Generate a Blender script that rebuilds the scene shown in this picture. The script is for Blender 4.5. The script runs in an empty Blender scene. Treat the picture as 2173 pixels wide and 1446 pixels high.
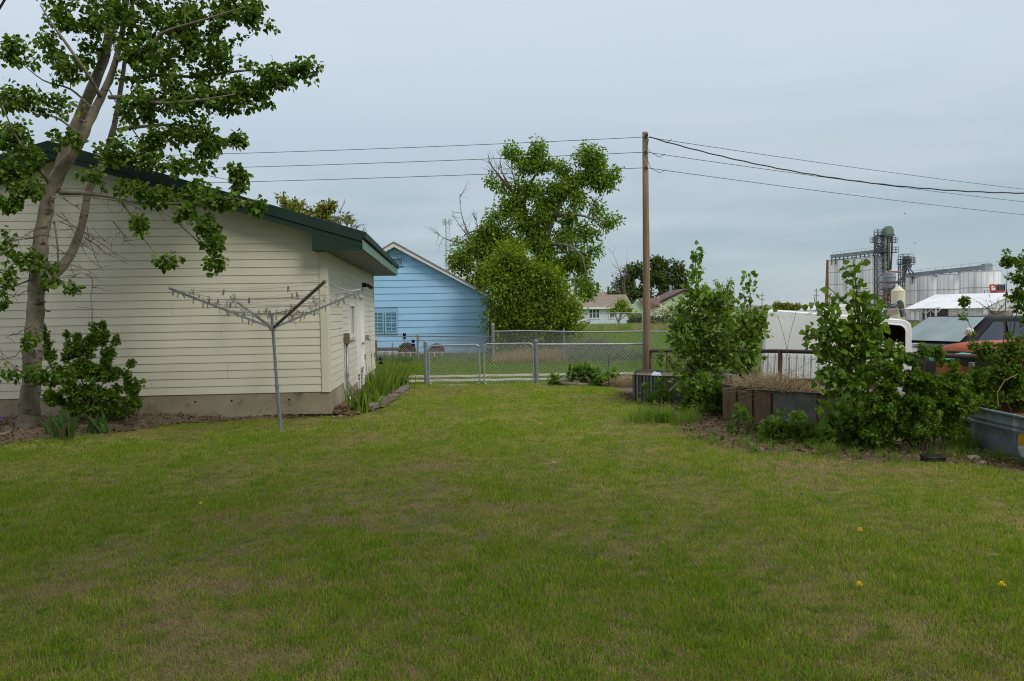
import bpy, math, random
import numpy as np
from mathutils import Vector, Matrix
R = math.radians
rng = np.random.default_rng(7)
random.seed(7)
scene = bpy.context.scene
COL = scene.collection

# ------------------------------------------------------------ camera
F = 1690.0
CAMZ = 1.6
PITCH = math.atan(62 / F)
ROLL = -0.0155
cam = bpy.data.cameras.new('camera')
cam.sensor_width = 36; cam.lens = 28.0; cam.clip_start = 0.05; cam.clip_end = 20000
camo = bpy.data.objects.new('camera', cam); COL.objects.link(camo)
RM = Matrix.Rotation(math.pi/2 - PITCH, 3, 'X') @ Matrix.Rotation(ROLL, 3, 'Z')
camo.matrix_world = Matrix.Translation((0, 0, CAMZ)) @ RM.to_4x4()
scene.camera = camo
scene.render.resolution_x = 1024; scene.render.resolution_y = 681

def ray(px, py):
    return RM @ Vector(((px-1086.5)/F, -(py-723)/F, -1.0))
def at(px, py, Y):
    d = ray(px, py); return Vector((0, 0, CAMZ)) + d*(Y/d.y)
def gnd(px, py, z=0.0):
    d = ray(px, py); return Vector((0, 0, CAMZ)) + d*((z-CAMZ)/d.z)
def pxm(Y): return Y/F

# ------------------------------------------------------------ sky, sun, exposure
SUN_EL, SUN_AZ = 42.0, 131.0      # azimuth clockwise from +Y (view direction)
world = bpy.data.worlds.new('World'); scene.world = world; world.use_nodes = True
nt = world.node_tree; nt.nodes.clear()
def N(nt, t, **k):
    n = nt.nodes.new(t)
    for a, b in k.items(): setattr(n, a, b)
    return n
out = N(nt, 'ShaderNodeOutputWorld'); bg = N(nt, 'ShaderNodeBackground'); bg.inputs[1].default_value = 1.0
sky = N(nt, 'ShaderNodeTexSky', sky_type='NISHITA', sun_disc=False)
sky.sun_elevation = R(SUN_EL); sky.sun_rotation = R(SUN_AZ)
tc = N(nt, 'ShaderNodeTexCoord'); sep = N(nt, 'ShaderNodeSeparateXYZ'); nt.links.new(tc.outputs['Generated'], sep.inputs[0])
# overcast deck : colour by elevation
cr = N(nt, 'ShaderNodeValToRGB'); e = cr.color_ramp.elements
stops = [(0.0, (.36, .41, .44)), (.035, (.31, .378, .425)), (.09, (.285, .363, .418)), (.16, (.355, .42, .48)), (.26, (.450, .515, .585)),
         (.40, (.515, .57, .645)), (1.0, (.78, .80, .86))]
e[0].position = 0; e[0].color = (*stops[0][1], 1); e[1].position = 1; e[1].color = (*stops[-1][1], 1)
for p, c in stops[1:-1]:
    x = e.new(p); x.color = (*c, 1)
nt.links.new(sep.outputs[2], cr.inputs[0])
mp = N(nt, 'ShaderNodeMapping'); mp.inputs['Scale'].default_value = (1.6, 1.6, 11.0)
nt.links.new(tc.outputs['Generated'], mp.inputs[0])
ns = N(nt, 'ShaderNodeTexNoise'); ns.inputs['Scale'].default_value = 1.5; ns.inputs['Detail'].default_value = 6; ns.inputs['Roughness'].default_value = .5
ns.inputs['Distortion'].default_value = .25
nt.links.new(mp.outputs[0], ns.inputs[0])
r2 = N(nt, 'ShaderNodeMapRange'); r2.inputs['From Min'].default_value = .44; r2.inputs['From Max'].default_value = .66
r2.inputs['To Min'].default_value = 0.0; r2.inputs['To Max'].default_value = .32
nt.links.new(ns.outputs[0], r2.inputs[0])
mx = N(nt, 'ShaderNodeMixRGB'); mx.inputs['Color2'].default_value = (.55, .59, .62, 1)
nt.links.new(r2.outputs[0], mx.inputs[0]); nt.links.new(cr.outputs[0], mx.inputs['Color1'])
sc = N(nt, 'ShaderNodeMixRGB', blend_type='MULTIPLY'); sc.inputs[0].default_value = 1; sc.inputs['Color2'].default_value = (.09, .09, .09, 1)
nt.links.new(sky.outputs[0], sc.inputs['Color1'])
m2 = N(nt, 'ShaderNodeMixRGB'); m2.inputs[0].default_value = .9
nt.links.new(sc.outputs[0], m2.inputs['Color1']); nt.links.new(mx.outputs[0], m2.inputs['Color2'])
nt.links.new(m2.outputs[0], bg.inputs[0]); nt.links.new(bg.outputs[0], out.inputs[0])

sun = bpy.data.lights.new('sun', 'SUN'); sun.energy = 1.5; sun.angle = R(22); sun.color = (1, .95, .87)
suno = bpy.data.objects.new('sun', sun); COL.objects.link(suno)
sd_ = Vector((math.sin(R(SUN_AZ))*math.cos(R(SUN_EL)), math.cos(R(SUN_AZ))*math.cos(R(SUN_EL)), math.sin(R(SUN_EL))))
suno.rotation_euler = sd_.to_track_quat('Z', 'Y').to_euler()
suno.location = (8, -6, 20)
vs = scene.view_settings
vs.view_transform = 'Standard'; vs.look = 'None'; vs.exposure = .45; vs.gamma = 1; vs.use_curve_mapping = False
scene.render.engine = 'CYCLES'
scene.cycles.use_denoising = True; scene.cycles.denoising_input_passes = 'RGB_ALBEDO_NORMAL'; scene.cycles.denoising_prefilter = 'NONE'; scene.cycles.use_adaptive_sampling = False; scene.cycles.filter_width = 1.1
scene.cycles.max_bounces = 6; scene.cycles.diffuse_bounces = 3; scene.cycles.transmission_bounces = 4

# ------------------------------------------------------------ materials
MATS = {}
def mat(name, c1, c2=None, scale=4, rough=.7, metal=0, bump=0, bscale=30, stretch=(1, 1, 1), det=5, lo=.35, hi=.65,
        c3=None, s3=1.5, t3=(.55, .7), stretch3=(1, 1, 1), var=0, spec=.4, coat=0):
    """principled; c1/c2 mixed by world-space noise; c3 = stains / wear; var = brightness change per object and island"""
    m = bpy.data.materials.new(name); m.use_nodes = True; t = m.node_tree; b = t.nodes['Principled BSDF']
    b.inputs['Roughness'].default_value = rough; b.inputs['Metallic'].default_value = metal
    b.inputs['Specular IOR Level'].default_value = spec; b.inputs['Coat Weight'].default_value = coat
    geo = N(t, 'ShaderNodeNewGeometry'); L = t.links.new
    def noise(scale, st, det=5):
        mp = N(t, 'ShaderNodeMapping'); mp.inputs['Scale'].default_value = st; L(geo.outputs['Position'], mp.inputs[0])
        n = N(t, 'ShaderNodeTexNoise'); n.inputs['Scale'].default_value = scale; n.inputs['Detail'].default_value = det; L(mp.outputs[0], n.inputs[0])
        return n.outputs[0]
    def mr(v, a, b_):
        r = N(t, 'ShaderNodeMapRange'); r.inputs['From Min'].default_value = a; r.inputs['From Max'].default_value = b_; L(v, r.inputs[0]); return r.outputs[0]
    col = None
    if c2 is not None:
        x = N(t, 'ShaderNodeMixRGB'); x.inputs['Color1'].default_value = (*c1, 1); x.inputs['Color2'].default_value = (*c2, 1)
        L(mr(noise(scale, stretch, det), lo, hi), x.inputs[0]); col = x.outputs[0]
    else:
        x = N(t, 'ShaderNodeRGB'); x.outputs[0].default_value = (*c1, 1); col = x.outputs[0]
    if c3 is not None:
        y = N(t, 'ShaderNodeMixRGB'); y.inputs['Color2'].default_value = (*c3, 1); L(col, y.inputs['Color1'])
        L(mr(noise(s3, stretch3, 8), *t3), y.inputs[0]); col = y.outputs[0]
    if var:
        oi = N(t, 'ShaderNodeObjectInfo'); ad = N(t, 'ShaderNodeMath', operation='ADD'); L(oi.outputs['Random'], ad.inputs[0]); L(geo.outputs['Random Per Island'], ad.inputs[1])
        r = N(t, 'ShaderNodeMapRange'); r.inputs['From Max'].default_value = 2; r.inputs['To Min'].default_value = 1-var; r.inputs['To Max'].default_value = 1+var; L(ad.outputs[0], r.inputs[0])
        h = N(t, 'ShaderNodeHueSaturation'); L(r.outputs[0], h.inputs['Value']); L(col, h.inputs['Color']); col = h.outputs[0]
    L(col, b.inputs['Base Color'])
    if bump:
        bm = N(t, 'ShaderNodeBump'); bm.inputs['Strength'].default_value = bump; bm.inputs['Distance'].default_value = .01
        L(noise(bscale, stretch, 4), bm.inputs['Height']); L(bm.outputs[0], b.inputs['Normal'])
    MATS[name] = m; return m

def leafmat(name, c1, c2, c3=None, p3=.04, trans=.3, rough=.42, var=.3, spec=.12, wn=None):
    """leaf: colour drawn per leaf, some translucency. wn=(scale,colour,lo,hi): a ground-plan noise bends the colour (dry patches)"""
    m = bpy.data.materials.new(name); m.use_nodes = True; t = m.node_tree; b = t.nodes['Principled BSDF']; L = t.links.new
    b.inputs['Roughness'].default_value = rough+.15; b.inputs['Specular IOR Level'].default_value = spec
    geo = N(t, 'ShaderNodeNewGeometry'); oi = N(t, 'ShaderNodeObjectInfo')
    ad = N(t, 'ShaderNodeMath', operation='ADD'); L(oi.outputs['Random'], ad.inputs[0]); L(geo.outputs['Random Per Island'], ad.inputs[1])
    fr = N(t, 'ShaderNodeMath', operation='FRACT'); L(ad.outputs[0], fr.inputs[0])
    x = N(t, 'ShaderNodeMixRGB'); x.inputs['Color1'].default_value = (*c1, 1); x.inputs['Color2'].default_value = (*c2, 1); L(fr.outputs[0], x.inputs[0]); col = x.outputs[0]
    mu = N(t, 'ShaderNodeMath', operation='MULTIPLY'); L(fr.outputs[0], mu.inputs[0]); mu.inputs[1].default_value = 7.31
    f2 = N(t, 'ShaderNodeMath', operation='FRACT'); L(mu.outputs[0], f2.inputs[0])
    if c3 is not None:
        if wn:
            n = N(t, 'ShaderNodeTexNoise'); n.inputs['Scale'].default_value = wn[0]; n.inputs['Detail'].default_value = 4; L(geo.outputs['Position'], n.inputs[0])
            r = N(t, 'ShaderNodeMapRange'); r.inputs['From Min'].default_value = wn[1]; r.inputs['From Max'].default_value = wn[2]
            r.inputs['To Min'].default_value = wn[3]; r.inputs['To Max'].default_value = wn[4]; L(n.outputs[0], r.inputs[0])
            g = N(t, 'ShaderNodeMath', operation='LESS_THAN'); L(f2.outputs[0], g.inputs[0]); L(r.outputs[0], g.inputs[1])
        else:
            g = N(t, 'ShaderNodeMath', operation='LESS_THAN'); L(f2.outputs[0], g.inputs[0]); g.inputs[1].default_value = p3
        y = N(t, 'ShaderNodeMixRGB'); y.inputs['Color2'].default_value = (*c3, 1); L(col, y.inputs['Color1']); L(g.outputs[0], y.inputs[0]); col = y.outputs[0]
    r = N(t, 'ShaderNodeMapRange'); r.inputs['To Min'].default_value = 1-var; r.inputs['To Max'].default_value = 1+var; L(f2.outputs[0], r.inputs[0])
    h = N(t, 'ShaderNodeHueSaturation'); L(r.outputs[0], h.inputs['Value']); L(col, h.inputs['Color']); col = h.outputs[0]
    L(col, b.inputs['Base Color'])
    tr = N(t, 'ShaderNodeBsdfTranslucent'); hv = N(t, 'ShaderNodeHueSaturation'); hv.inputs['Value'].default_value = 1.5; hv.inputs['Saturation'].default_value = 1.15
    L(col, hv.inputs['Color']); L(hv.outputs[0], tr.inputs[0])
    ms = N(t, 'ShaderNodeMixShader'); ms.inputs[0].default_value = trans
    L(b.outputs[0], ms.inputs[1]); L(tr.outputs[0], ms.inputs[2]); L(ms.outputs[0], t.nodes['Material Output'].inputs[0])
    MATS[name] = m; return m

# ------------------------------------------------------------ object helpers
def tag(o, label=None, cat=None, group=None, kind=None):
    if label: o['label'] = label
    if cat: o['category'] = cat
    if group: o['group'] = group
    if kind: o['kind'] = kind
    return o
ORG = {}
def thing(name, loc, label, cat, group=None):
    o = bpy.data.objects.new(name, None); o.empty_display_size = .1; COL.objects.link(o)
    o.location = loc; ORG[o.name] = Vector(loc)
    return tag(o, label, cat, group)
def link(name, me, parent, m=None, org=None):
    o = bpy.data.objects.new(name, me); COL.objects.link(o)
    if m is not None and len(me.materials) == 0: me.materials.append(MATS[m] if isinstance(m, str) else m)
    if parent is not None:
        o.parent = parent; ORG[o.name] = ORG[parent.name]
    elif org is not None:
        o.location = org; ORG[o.name] = Vector(org)
    else: ORG[o.name] = Vector((0, 0, 0))
    return o

class MB:
    def __init__(s): s.v = []; s.f = []
    def add(s, vs, fs):
        n = len(s.v); s.v += [Vector(v) for v in vs]; s.f += [tuple(i+n for i in f) for f in fs]; return s
    def box(s, c, size, rot=None):
        c = Vector(c); h = Vector(size)*.5; M_ = rot if rot is not None else Matrix.Identity(3)
        vs = [c + M_ @ Vector((x*h.x, y*h.y, z*h.z)) for x in (-1, 1) for y in (-1, 1) for z in (-1, 1)]
        return s.add(vs, [(0, 1, 3, 2), (4, 6, 7, 5), (0, 4, 5, 1), (2, 3, 7, 6), (0, 2, 6, 4), (1, 5, 7, 3)])
    def beam(s, a, b, w, h, up=(0, 0, 1)):
        a = Vector(a); b = Vector(b); d = (b-a); L = d.length; d.normalize(); u = Vector(up)
        x = d.cross(u)
        if x.length < 1e-4: x = d.cross(Vector((0, 1, 0)))
        x.normalize(); z = x.cross(d)
        M_ = Matrix((x, d, z)).transposed(); return s.box((a+b)/2, (w, L, h), M_)
    def tube(s, pts, rad, n=6, cap=True):
        pts = [Vector(p) for p in pts]
        if not hasattr(rad, '__len__'): rad = [rad]*len(pts)
        vs = []; fs = []; prev = None
        for i, p in enumerate(pts):
            d = (pts[min(i+1, len(pts)-1)] - pts[max(i-1, 0)])
            if d.length < 1e-9: d = Vector((0, 0, 1))
            d.normalize()
            x = (prev - d*prev.dot(d)) if prev is not None else d.orthogonal()
            if x.length < 1e-6: x = d.orthogonal()
            x.normalize(); prev = x; y = d.cross(x)
            for k in range(n):
                a = 2*math.pi*k/n; vs.append(p + (x*math.cos(a)+y*math.sin(a))*rad[i])
        for i in range(len(pts)-1):
            for k in range(n):
                a = i*n+k; b = i*n+(k+1) % n; fs.append((a, b, b+n, a+n))
        if cap: fs.append(tuple(range(n-1, -1, -1))); fs.append(tuple((len(pts)-1)*n+k for k in range(n)))
        return s.add(vs, fs)
    def cyl(s, a, b, r, r2=None, n=12): return s.tube([a, b], [r, r if r2 is None else r2], n)
    def lathe(s, c, prof, n=16, ax='Z'):
        c = Vector(c); vs = []; fs = []
        for r_, z in prof:
            for k in range(n):
                a = 2*math.pi*k/n; x, y = r_*math.cos(a), r_*math.sin(a)
                vs.append(c + (Vector((x, y, z)) if ax == 'Z' else Vector((x, z, y))))
        for i in range(len(prof)-1):
            for k in range(n):
                a = i*n+k; b = i*n+(k+1) % n; fs.append((a, b, b+n, a+n))
        return s.add(vs, fs)
    def prism(s, poly, off):
        """poly = list of 3d points (planar), extruded by the vector off"""
        n = len(poly); off = Vector(off); vs = [Vector(p) for p in poly] + [Vector(p)+off for p in poly]
        return s.add(vs, [tuple(range(n-1, -1, -1)), tuple(range(n, 2*n))] + [(i, (i+1) % n, (i+1) % n+n, i+n) for i in range(n)])
    def build(s, name, m, parent=None, org=None, smooth=False, bevel=0):
        o_ = ORG[parent.name] if parent is not None else (Vector(org) if org is not None else Vector((0, 0, 0)))
        me = bpy.data.meshes.new(name); me.from_pydata([tuple(v-o_) for v in s.v], [], s.f); me.update()
        if smooth: me.polygons.foreach_set('use_smooth', [True]*len(me.polygons))
        o = link(name, me, parent, m, org)
        if bevel:
            b = o.modifiers.new('bevel', 'BEVEL'); b.width = bevel; b.segments = 2; b.limit_method = 'ANGLE'
        return o

def mesh_np(name, verts, tris, smooth=False):
    verts = np.asarray(verts, np.float32); tris = np.asarray(tris, np.int32); k = tris.shape[1]
    me = bpy.data.meshes.new(name); me.vertices.add(len(verts)); me.vertices.foreach_set('co', verts.ravel())
    me.loops.add(tris.size); me.loops.foreach_set('vertex_index', tris.ravel())
    me.polygons.add(len(tris)); me.polygons.foreach_set('loop_start', np.arange(0, tris.size, k, dtype=np.int32))
    me.update(calc_edges=True); me.validate()
    if smooth: me.polygons.foreach_set('use_smooth', np.ones(len(tris), bool))
    return me

def vnoise(x, y, seed=0):
    """cheap smooth 2d noise for numpy arrays, about 0..1"""
    r_ = np.random.default_rng(seed); v = 0*x; a = 0
    for k in range(7):
        th = r_.uniform(0, 2*math.pi); f = r_.uniform(.6, 2.2); ph = r_.uniform(0, 6.28, 2)
        v = v + np.sin((x*math.cos(th)+y*math.sin(th))*f+ph[0]+1.3*np.sin((y*math.cos(th)-x*math.sin(th))*f*.7+ph[1])); a += 1
    return .5 + .5*v/a*1.6

def sstep(a, b, x):
    t = np.clip((x-a)/(b-a), 0, 1); return t*t*(3-2*t)
def zg(x, y):
    x = np.asarray(x, float); y = np.asarray(y, float)
    z = -2.5e-4*np.clip(y-60, 0, 92)**2
    z = z - .3*sstep(4.5, 8, x)*sstep(12, 15.5, y)*(1-sstep(40, 70, y))
    z = z - .95*sstep(20, 48, x)*sstep(55, 92, y)*(1-.95*sstep(115, 150, y))
    z = z + sstep(900, 4000, y)*9.5*(1+.25*np.sin(x/700.0+1)+.12*np.sin(x/230.0)) + 0.02*(vnoise(x*.5, y*.5, 3)-.5)*(y > 20)
    return z
def Z(x, y): return float(zg(x, y))

# ---- leaves
def T_poplar():
    v = [(0, 0, 0), (-.36, .12, .05), (-.48, .36, .07), (-.28, .68, .05), (0, 1, -.06), (.28, .68, .05), (.48, .36, .07), (.36, .12, .05), (0, .45, -.03)]
    f = [(0, 8, 1), (1, 8, 2), (2, 8, 3), (3, 8, 4), (4, 8, 5), (5, 8, 6), (6, 8, 7), (7, 8, 0)]
    return np.array(v, float), np.array(f)
def T_lobed():
    v = [(0, 0, 0), (-.5, .08, .06), (-.28, .33, 0), (-.52, .62, .08), (-.17, .62, 0), (0, 1, -.08), (.17, .62, 0), (.52, .62, .08), (.28, .33, 0), (.5, .08, .06), (0, .4, -.04)]
    f = [(i, 10, (i+1) % 10) for i in range(10)]
    f = [(0, 10, 1), (1, 10, 2), (2, 10, 3), (3, 10, 4), (4, 10, 5), (5, 10, 6), (6, 10, 7), (7, 10, 8), (8, 10, 9), (9, 10, 0)]
    return np.array(v, float), np.array(f)
def T_small():
    v = [(0, 0, 0), (-.3, .45, .08), (0, 1, 0), (.3, .45, .08)]
    return np.array(v, float), np.array([(0, 2, 1), (0, 3, 2)])
def T_lance():
    v = [(0, 0, 0), (-.16, .4, .03), (-.1, .75, 0), (0, 1, -.08), (.1, .75, 0), (.16, .4, .03)]
    return np.array(v, float), np.array([(0, 5, 1), (1, 5, 4), (1, 4, 2), (2, 4, 3)])
TPL = {'poplar': T_poplar(), 'lobed': T_lobed(), 'small': T_small(), 'lance': T_lance()}
TPLME = {}
def tplmesh(k, m):
    if (k, m) not in TPLME:
        v, f = TPL[k]; me = mesh_np('leaf', v, f); me.materials.append(MATS[m]); TPLME[(k, m)] = me
    return TPLME[(k, m)]

def frames(axis, rs):
    """orthonormal frames whose y is axis and whose z (leaf normal) is random with an upward lean"""
    y = axis/np.linalg.norm(axis, axis=1, keepdims=True)
    z = rs.normal(size=y.shape) + np.array([0, -.25, .8])
    x = np.cross(y, z); x /= np.linalg.norm(x, axis=1, keepdims=True)+1e-9
    return np.stack([x, y, np.cross(x, y)], 2)      # columns

def leaves(parent, P, axis, size, tpl, m, nobj=0, rs=None, frac_in_view=True, name='foliage'):
    """P points, axis directions, size lengths. the nobj largest in view become parts, the rest one mesh (stuff)"""
    org = np.array(ORG[parent.name]); A = frames(axis, rs); n = len(P)
    idx = np.zeros(n, bool)
    if nobj:
        Y = P[:, 1]; px = P[:, 0]/Y*F; py = (CAMZ-P[:, 2])/Y*F
        ap = size/Y*np.where((abs(px) < 1080) & (py > -660) & (py < 780), 1, 0)*rs.uniform(.9, 1.1, n)
        # prefer leaves at the front of the crown
        ap = ap * (1 - .03*(Y-Y.min()))
        o_ = np.argsort(-ap)[:nobj]; idx[o_] = True
        me = tplmesh(tpl, m)
        for i in np.nonzero(idx)[0]:
            o = bpy.data.objects.new('leaf', me); COL.objects.link(o); o.parent = parent
            M4 = Matrix(((A[i]*size[i]).tolist())).to_4x4(); M4.translation = Vector(P[i]-org); o.matrix_basis = M4
    k = ~idx
    v, f = TPL[tpl]; Pk = P[k]; Ak = A[k]; sk = size[k]
    W = np.einsum('nij,vj->nvi', Ak, v)*sk[:, None, None] + Pk[:, None, :] - org
    T = (f[None]+(np.arange(len(Pk))*len(v))[:, None, None]).reshape(-1, 3)
    o = link(name, mesh_np(name, W.reshape(-1, 3), T), parent, m); o['kind'] = 'stuff'
    return o

def tubes_np(paths, n=3):
    """paths: list of (pts (k,3), radii (k)) -> verts, quads"""
    V = []; Q = []; off = 0
    for pts, rad in paths:
        k = len(pts); d = np.gradient(pts, axis=0); d /= np.linalg.norm(d, axis=1, keepdims=True)+1e-9
        ref = np.array([.31, .17, .93]) if abs(d[0] @ np.array([.31, .17, .93])) < .9 else np.array([1., 0, 0])
        x = np.cross(d, ref); x /= np.linalg.norm(x, axis=1, keepdims=True)+1e-9; y = np.cross(d, x)
        a = np.arange(n)*2*math.pi/n
        v = pts[:, None] + (x[:, None]*np.cos(a)[None, :, None]+y[:, None]*np.sin(a)[None, :, None])*rad[:, None, None]
        V.append(v.reshape(-1, 3))
        for i in range(k-1):
            for j in range(n): Q.append((off+i*n+j, off+i*n+(j+1) % n, off+(i+1)*n+(j+1) % n, off+(i+1)*n+j))
        off += k*n
    return np.concatenate(V), np.array(Q)

def resample(pts, rad, step):
    P_ = [np.array(p, float) for p in pts]; o = []; r_ = []
    # catmull-rom through the points
    for i in range(len(P_)-1):
        a = P_[max(i-1, 0)]; b = P_[i]; c = P_[i+1]; d = P_[min(i+2, len(P_)-1)]
        k = max(2, int(np.linalg.norm(c-b)/step))
        for t in np.arange(k)/k:
            o.append(.5*((2*b)+(-a+c)*t+(2*a-5*b+4*c-d)*t*t+(-a+3*b-3*c+d)*t**3)); r_.append(rad[i]*(1-t)+rad[i+1]*t)
    o.append(P_[-1]); r_.append(rad[-1]); return np.array(o), np.array(r_)

def grow(parent, limbs, blobs, leaf, m_leaf, m_bark, per=10, lsize=.07, tpl='poplar', nobj=0, seed=1, droop=.5, sag=.12, spread=1.0,
         tw0=.012, twmin=.002, limbname='branch', firstname='trunk', step=.1, out=.0, shell=.6, bark_n=8):
    """limbs: [(points, radii)] drawn as parts; blobs: [(centre, (rx,ry,rz), twigs)] foliage volumes that twigs reach into from the nearest wood"""
    rs = np.random.default_rng(seed); nodes = []; nr = []
    for i, (p, r_) in enumerate(limbs):
        pp, rr = resample(p, r_, step)
        if i < 60:
            wob = rs.normal(size=pp.shape)*rr[:, None]*.05
            mb = MB(); mb.tube([Vector(q) for q in pp+wob], list(rr*(1+.05*rs.normal(size=len(rr)))), bark_n if i < 6 else 6)
            mb.build(firstname if i == 0 else limbname, m_bark, parent, smooth=True)
        nodes.append(pp); nr.append(rr)
    nodes = np.concatenate(nodes); nr = np.concatenate(nr)
    ends = []
    for c, rad, n in blobs:
        u = rs.normal(size=(n, 3)); u /= np.linalg.norm(u, axis=1, keepdims=True)
        q = np.clip(np.abs(rs.normal(size=(n, 1)))*.42+.30, 0, 1.35)
        ends.append(np.array(c)+u*q*np.array(rad))
    ends = np.concatenate(ends)
    d0 = np.array([np.min(np.linalg.norm(nodes-e_, axis=1)) for e_ in ends]); ends = ends[np.argsort(d0)]
    CAP = len(nodes)+len(ends)*5; NN = np.zeros((CAP, 3)); NR = np.zeros(CAP); NN[:len(nodes)] = nodes; NR[:len(nodes)] = nr; cnt = len(nodes)
    paths = []; LP = []; LA = []
    for e_ in ends:
        D = np.linalg.norm(NN[:cnt]-e_, axis=1)
        i = int(np.argmin(D + .35*np.maximum(0, NN[:cnt, 2]-e_[2]) + .002/(NR[:cnt]+.002)*.1)); s_ = NN[i]; L_ = D[i]
        if L_ < 1e-3: continue
        k = 5; t = np.linspace(0, 1, k)[:, None]; mid = rs.normal(size=3)*L_*.09
        pts = s_+(e_-s_)*t + mid*(4*t*(1-t)) + np.array([0, 0, 1])*sag*L_*(4*t*(1-t))
        r0 = min(NR[i]*.7, tw0*(.4+min(L_, 1.5)))
        rad = np.linspace(max(r0, twmin), twmin, k)
        paths.append((pts, rad)); NN[cnt:cnt+k-1] = pts[1:]; NR[cnt:cnt+k-1] = rad[1:]; cnt += k-1
        if per > 0:
            n = rs.poisson(per); tt = rs.uniform(.25, 1.0, n)**.7
            seg = np.minimum((tt*(k-1)).astype(int), k-2); fr = (tt*(k-1)-seg)[:, None]
            pp = pts[seg]*(1-fr)+pts[seg+1]*fr
            side = rs.normal(size=(n, 3)); dirn = (e_-s_)/L_
            ax = side*.8+dirn*.5+np.array([0, 0, -droop*1.6])
            LP.append(pp+side/np.linalg.norm(side, axis=1, keepdims=True)*lsize*rs.uniform(.15, .75, (n, 1))*spread); LA.append(ax)
    if paths:
        V, Q = tubes_np(paths, 3); o = link('twigs', mesh_np('twigs', V-np.array(ORG[parent.name]), Q, True), parent, m_bark); o['kind'] = 'stuff'
    if LP:
        LP = np.concatenate(LP); LA = np.concatenate(LA); sz = lsize*rs.uniform(.6, 1.15, len(LP))
        leaves(parent, LP, LA, sz, tpl, m_leaf, nobj, rs)
    return NN[:cnt]

def scatter(name, pts, scl, rz, protos, kind='stuff', label=None, cat=None, parent=None, tilt=None):
    """one object: every point carries one of the prototype meshes (geometry nodes) - only for what nobody could count"""
    me = bpy.data.meshes.new(name); me.vertices.add(len(pts)); me.vertices.foreach_set('co', np.asarray(pts, np.float32).ravel())
    a = me.attributes.new('scl', 'FLOAT', 'POINT'); a.data.foreach_set('value', np.asarray(scl, np.float32))
    a = me.attributes.new('rz', 'FLOAT', 'POINT'); a.data.foreach_set('value', np.asarray(rz, np.float32))
    o = bpy.data.objects.new(name, me); COL.objects.link(o); tag(o, label, cat, None, kind)
    if parent is not None: o.parent = parent
    c = bpy.data.collections.new(name+'_kinds')
    for p in protos: c.objects.link(p)
    g = bpy.data.node_groups.new(name, 'GeometryNodeTree'); g.interface.new_socket('Geometry', in_out='INPUT', socket_type='NodeSocketGeometry'); g.interface.new_socket('Geometry', in_out='OUTPUT', socket_type='NodeSocketGeometry')
    gi = N(g, 'NodeGroupInput'); go = N(g, 'NodeGroupOutput'); iop = N(g, 'GeometryNodeInstanceOnPoints'); ci = N(g, 'GeometryNodeCollectionInfo')
    ci.inputs['Collection'].default_value = c; ci.inputs['Separate Children'].default_value = True; ci.inputs['Reset Children'].default_value = True
    iop.inputs['Pick Instance'].default_value = True
    n1 = N(g, 'GeometryNodeInputNamedAttribute', data_type='FLOAT'); n1.inputs['Name'].default_value = 'scl'
    n2 = N(g, 'GeometryNodeInputNamedAttribute', data_type='FLOAT'); n2.inputs['Name'].default_value = 'rz'
    cx = N(g, 'ShaderNodeCombineXYZ'); er = N(g, 'FunctionNodeEulerToRotation')
    L = g.links.new; L(gi.outputs[0], iop.inputs['Points']); L(ci.outputs[0], iop.inputs['Instance']); L(n1.outputs[0], iop.inputs['Scale'])
    L(n2.outputs[0], cx.inputs[2]); L(cx.outputs[0], er.inputs[0]); L(er.outputs[0], iop.inputs['Rotation']); L(iop.outputs[0], go.inputs[0])
    md = o.modifiers.new('scatter', 'NODES'); md.node_group = g
    return o

def tuft(name, m, nb, h, w, rad, lean=.5, seed=0, bend=.35):
    """a tuft of bent grass blades, three triangles each; never linked to the scene itself"""
    rs = np.random.default_rng(seed); V = []; T = []
    for b in range(nb):
        a = rs.uniform(0, 6.28); r_ = rad*math.sqrt(rs.uniform()); x, y = r_*math.cos(a), r_*math.sin(a)
        hh = h*rs.uniform(.5, 1.15); th = rs.uniform(0, 6.28); ln = rs.normal()*lean; ww = w*rs.uniform(.7, 1.3)
        dx, dy = math.cos(th), math.sin(th); sx, sy = -dy*ww/2, dx*ww/2
        l1 = hh*.5*ln*.6; l2 = hh*(ln*.9+bend*rs.uniform(0, 1)*np.sign(ln or 1)); zt = max(hh*(1-.35*abs(ln)), .25*hh)
        i = len(V)
        V += [(x-sx, y-sy, -.004), (x+sx, y+sy, -.004), (x+dx*l1-sx*.8, y+dy*l1-sy*.8, zt*.55), (x+dx*l1+sx*.8, y+dy*l1+sy*.8, zt*.55), (x+dx*l2, y+dy*l2, zt)]
        T += [(i, i+1, i+3), (i, i+3, i+2), (i+2, i+3, i+4)]
    me = mesh_np(name, V, T); me.materials.append(MATS[m]); return bpy.data.objects.new(name, me)
# ------------------------------------------------------------ palette
mat('soil', (.095, .066, .038), (.15, .112, .068), 9, .95, bump=.9, bscale=60, c3=(.2, .15, .1), s3=30, t3=(.58, .72))
mat('thatch', (.14, .112, .036), (.19, .15, .056), 5, .95, bump=.8, bscale=90, c3=(.075, .085, .022), s3=2.2, t3=(.45, .65))
mat('field_grass', (.13, .23, .028), (.17, .27, .04), .12, .9, bump=.6, bscale=6, c3=(.15, .18, .06), s3=.05, t3=(.55, .75))
mat('gravel', (.44, .38, .29), (.32, .275, .205), 14, .95, bump=.9, bscale=90, c3=(.10, .13, .05), s3=3, t3=(.55, .68))
mat('cream_vinyl', (.63, .597, .49), (.60, .567, .455), 1.2, .5, bump=.03, bscale=14, stretch=(.05, .05, 1), var=.05, spec=.3, c3=(.50, .46, .34), s3=.9, t3=(.55, .8))
mat('cream_trim', (.62, .585, .465), (.59, .555, .44), 2, .45, var=.02, spec=.3)
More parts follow.
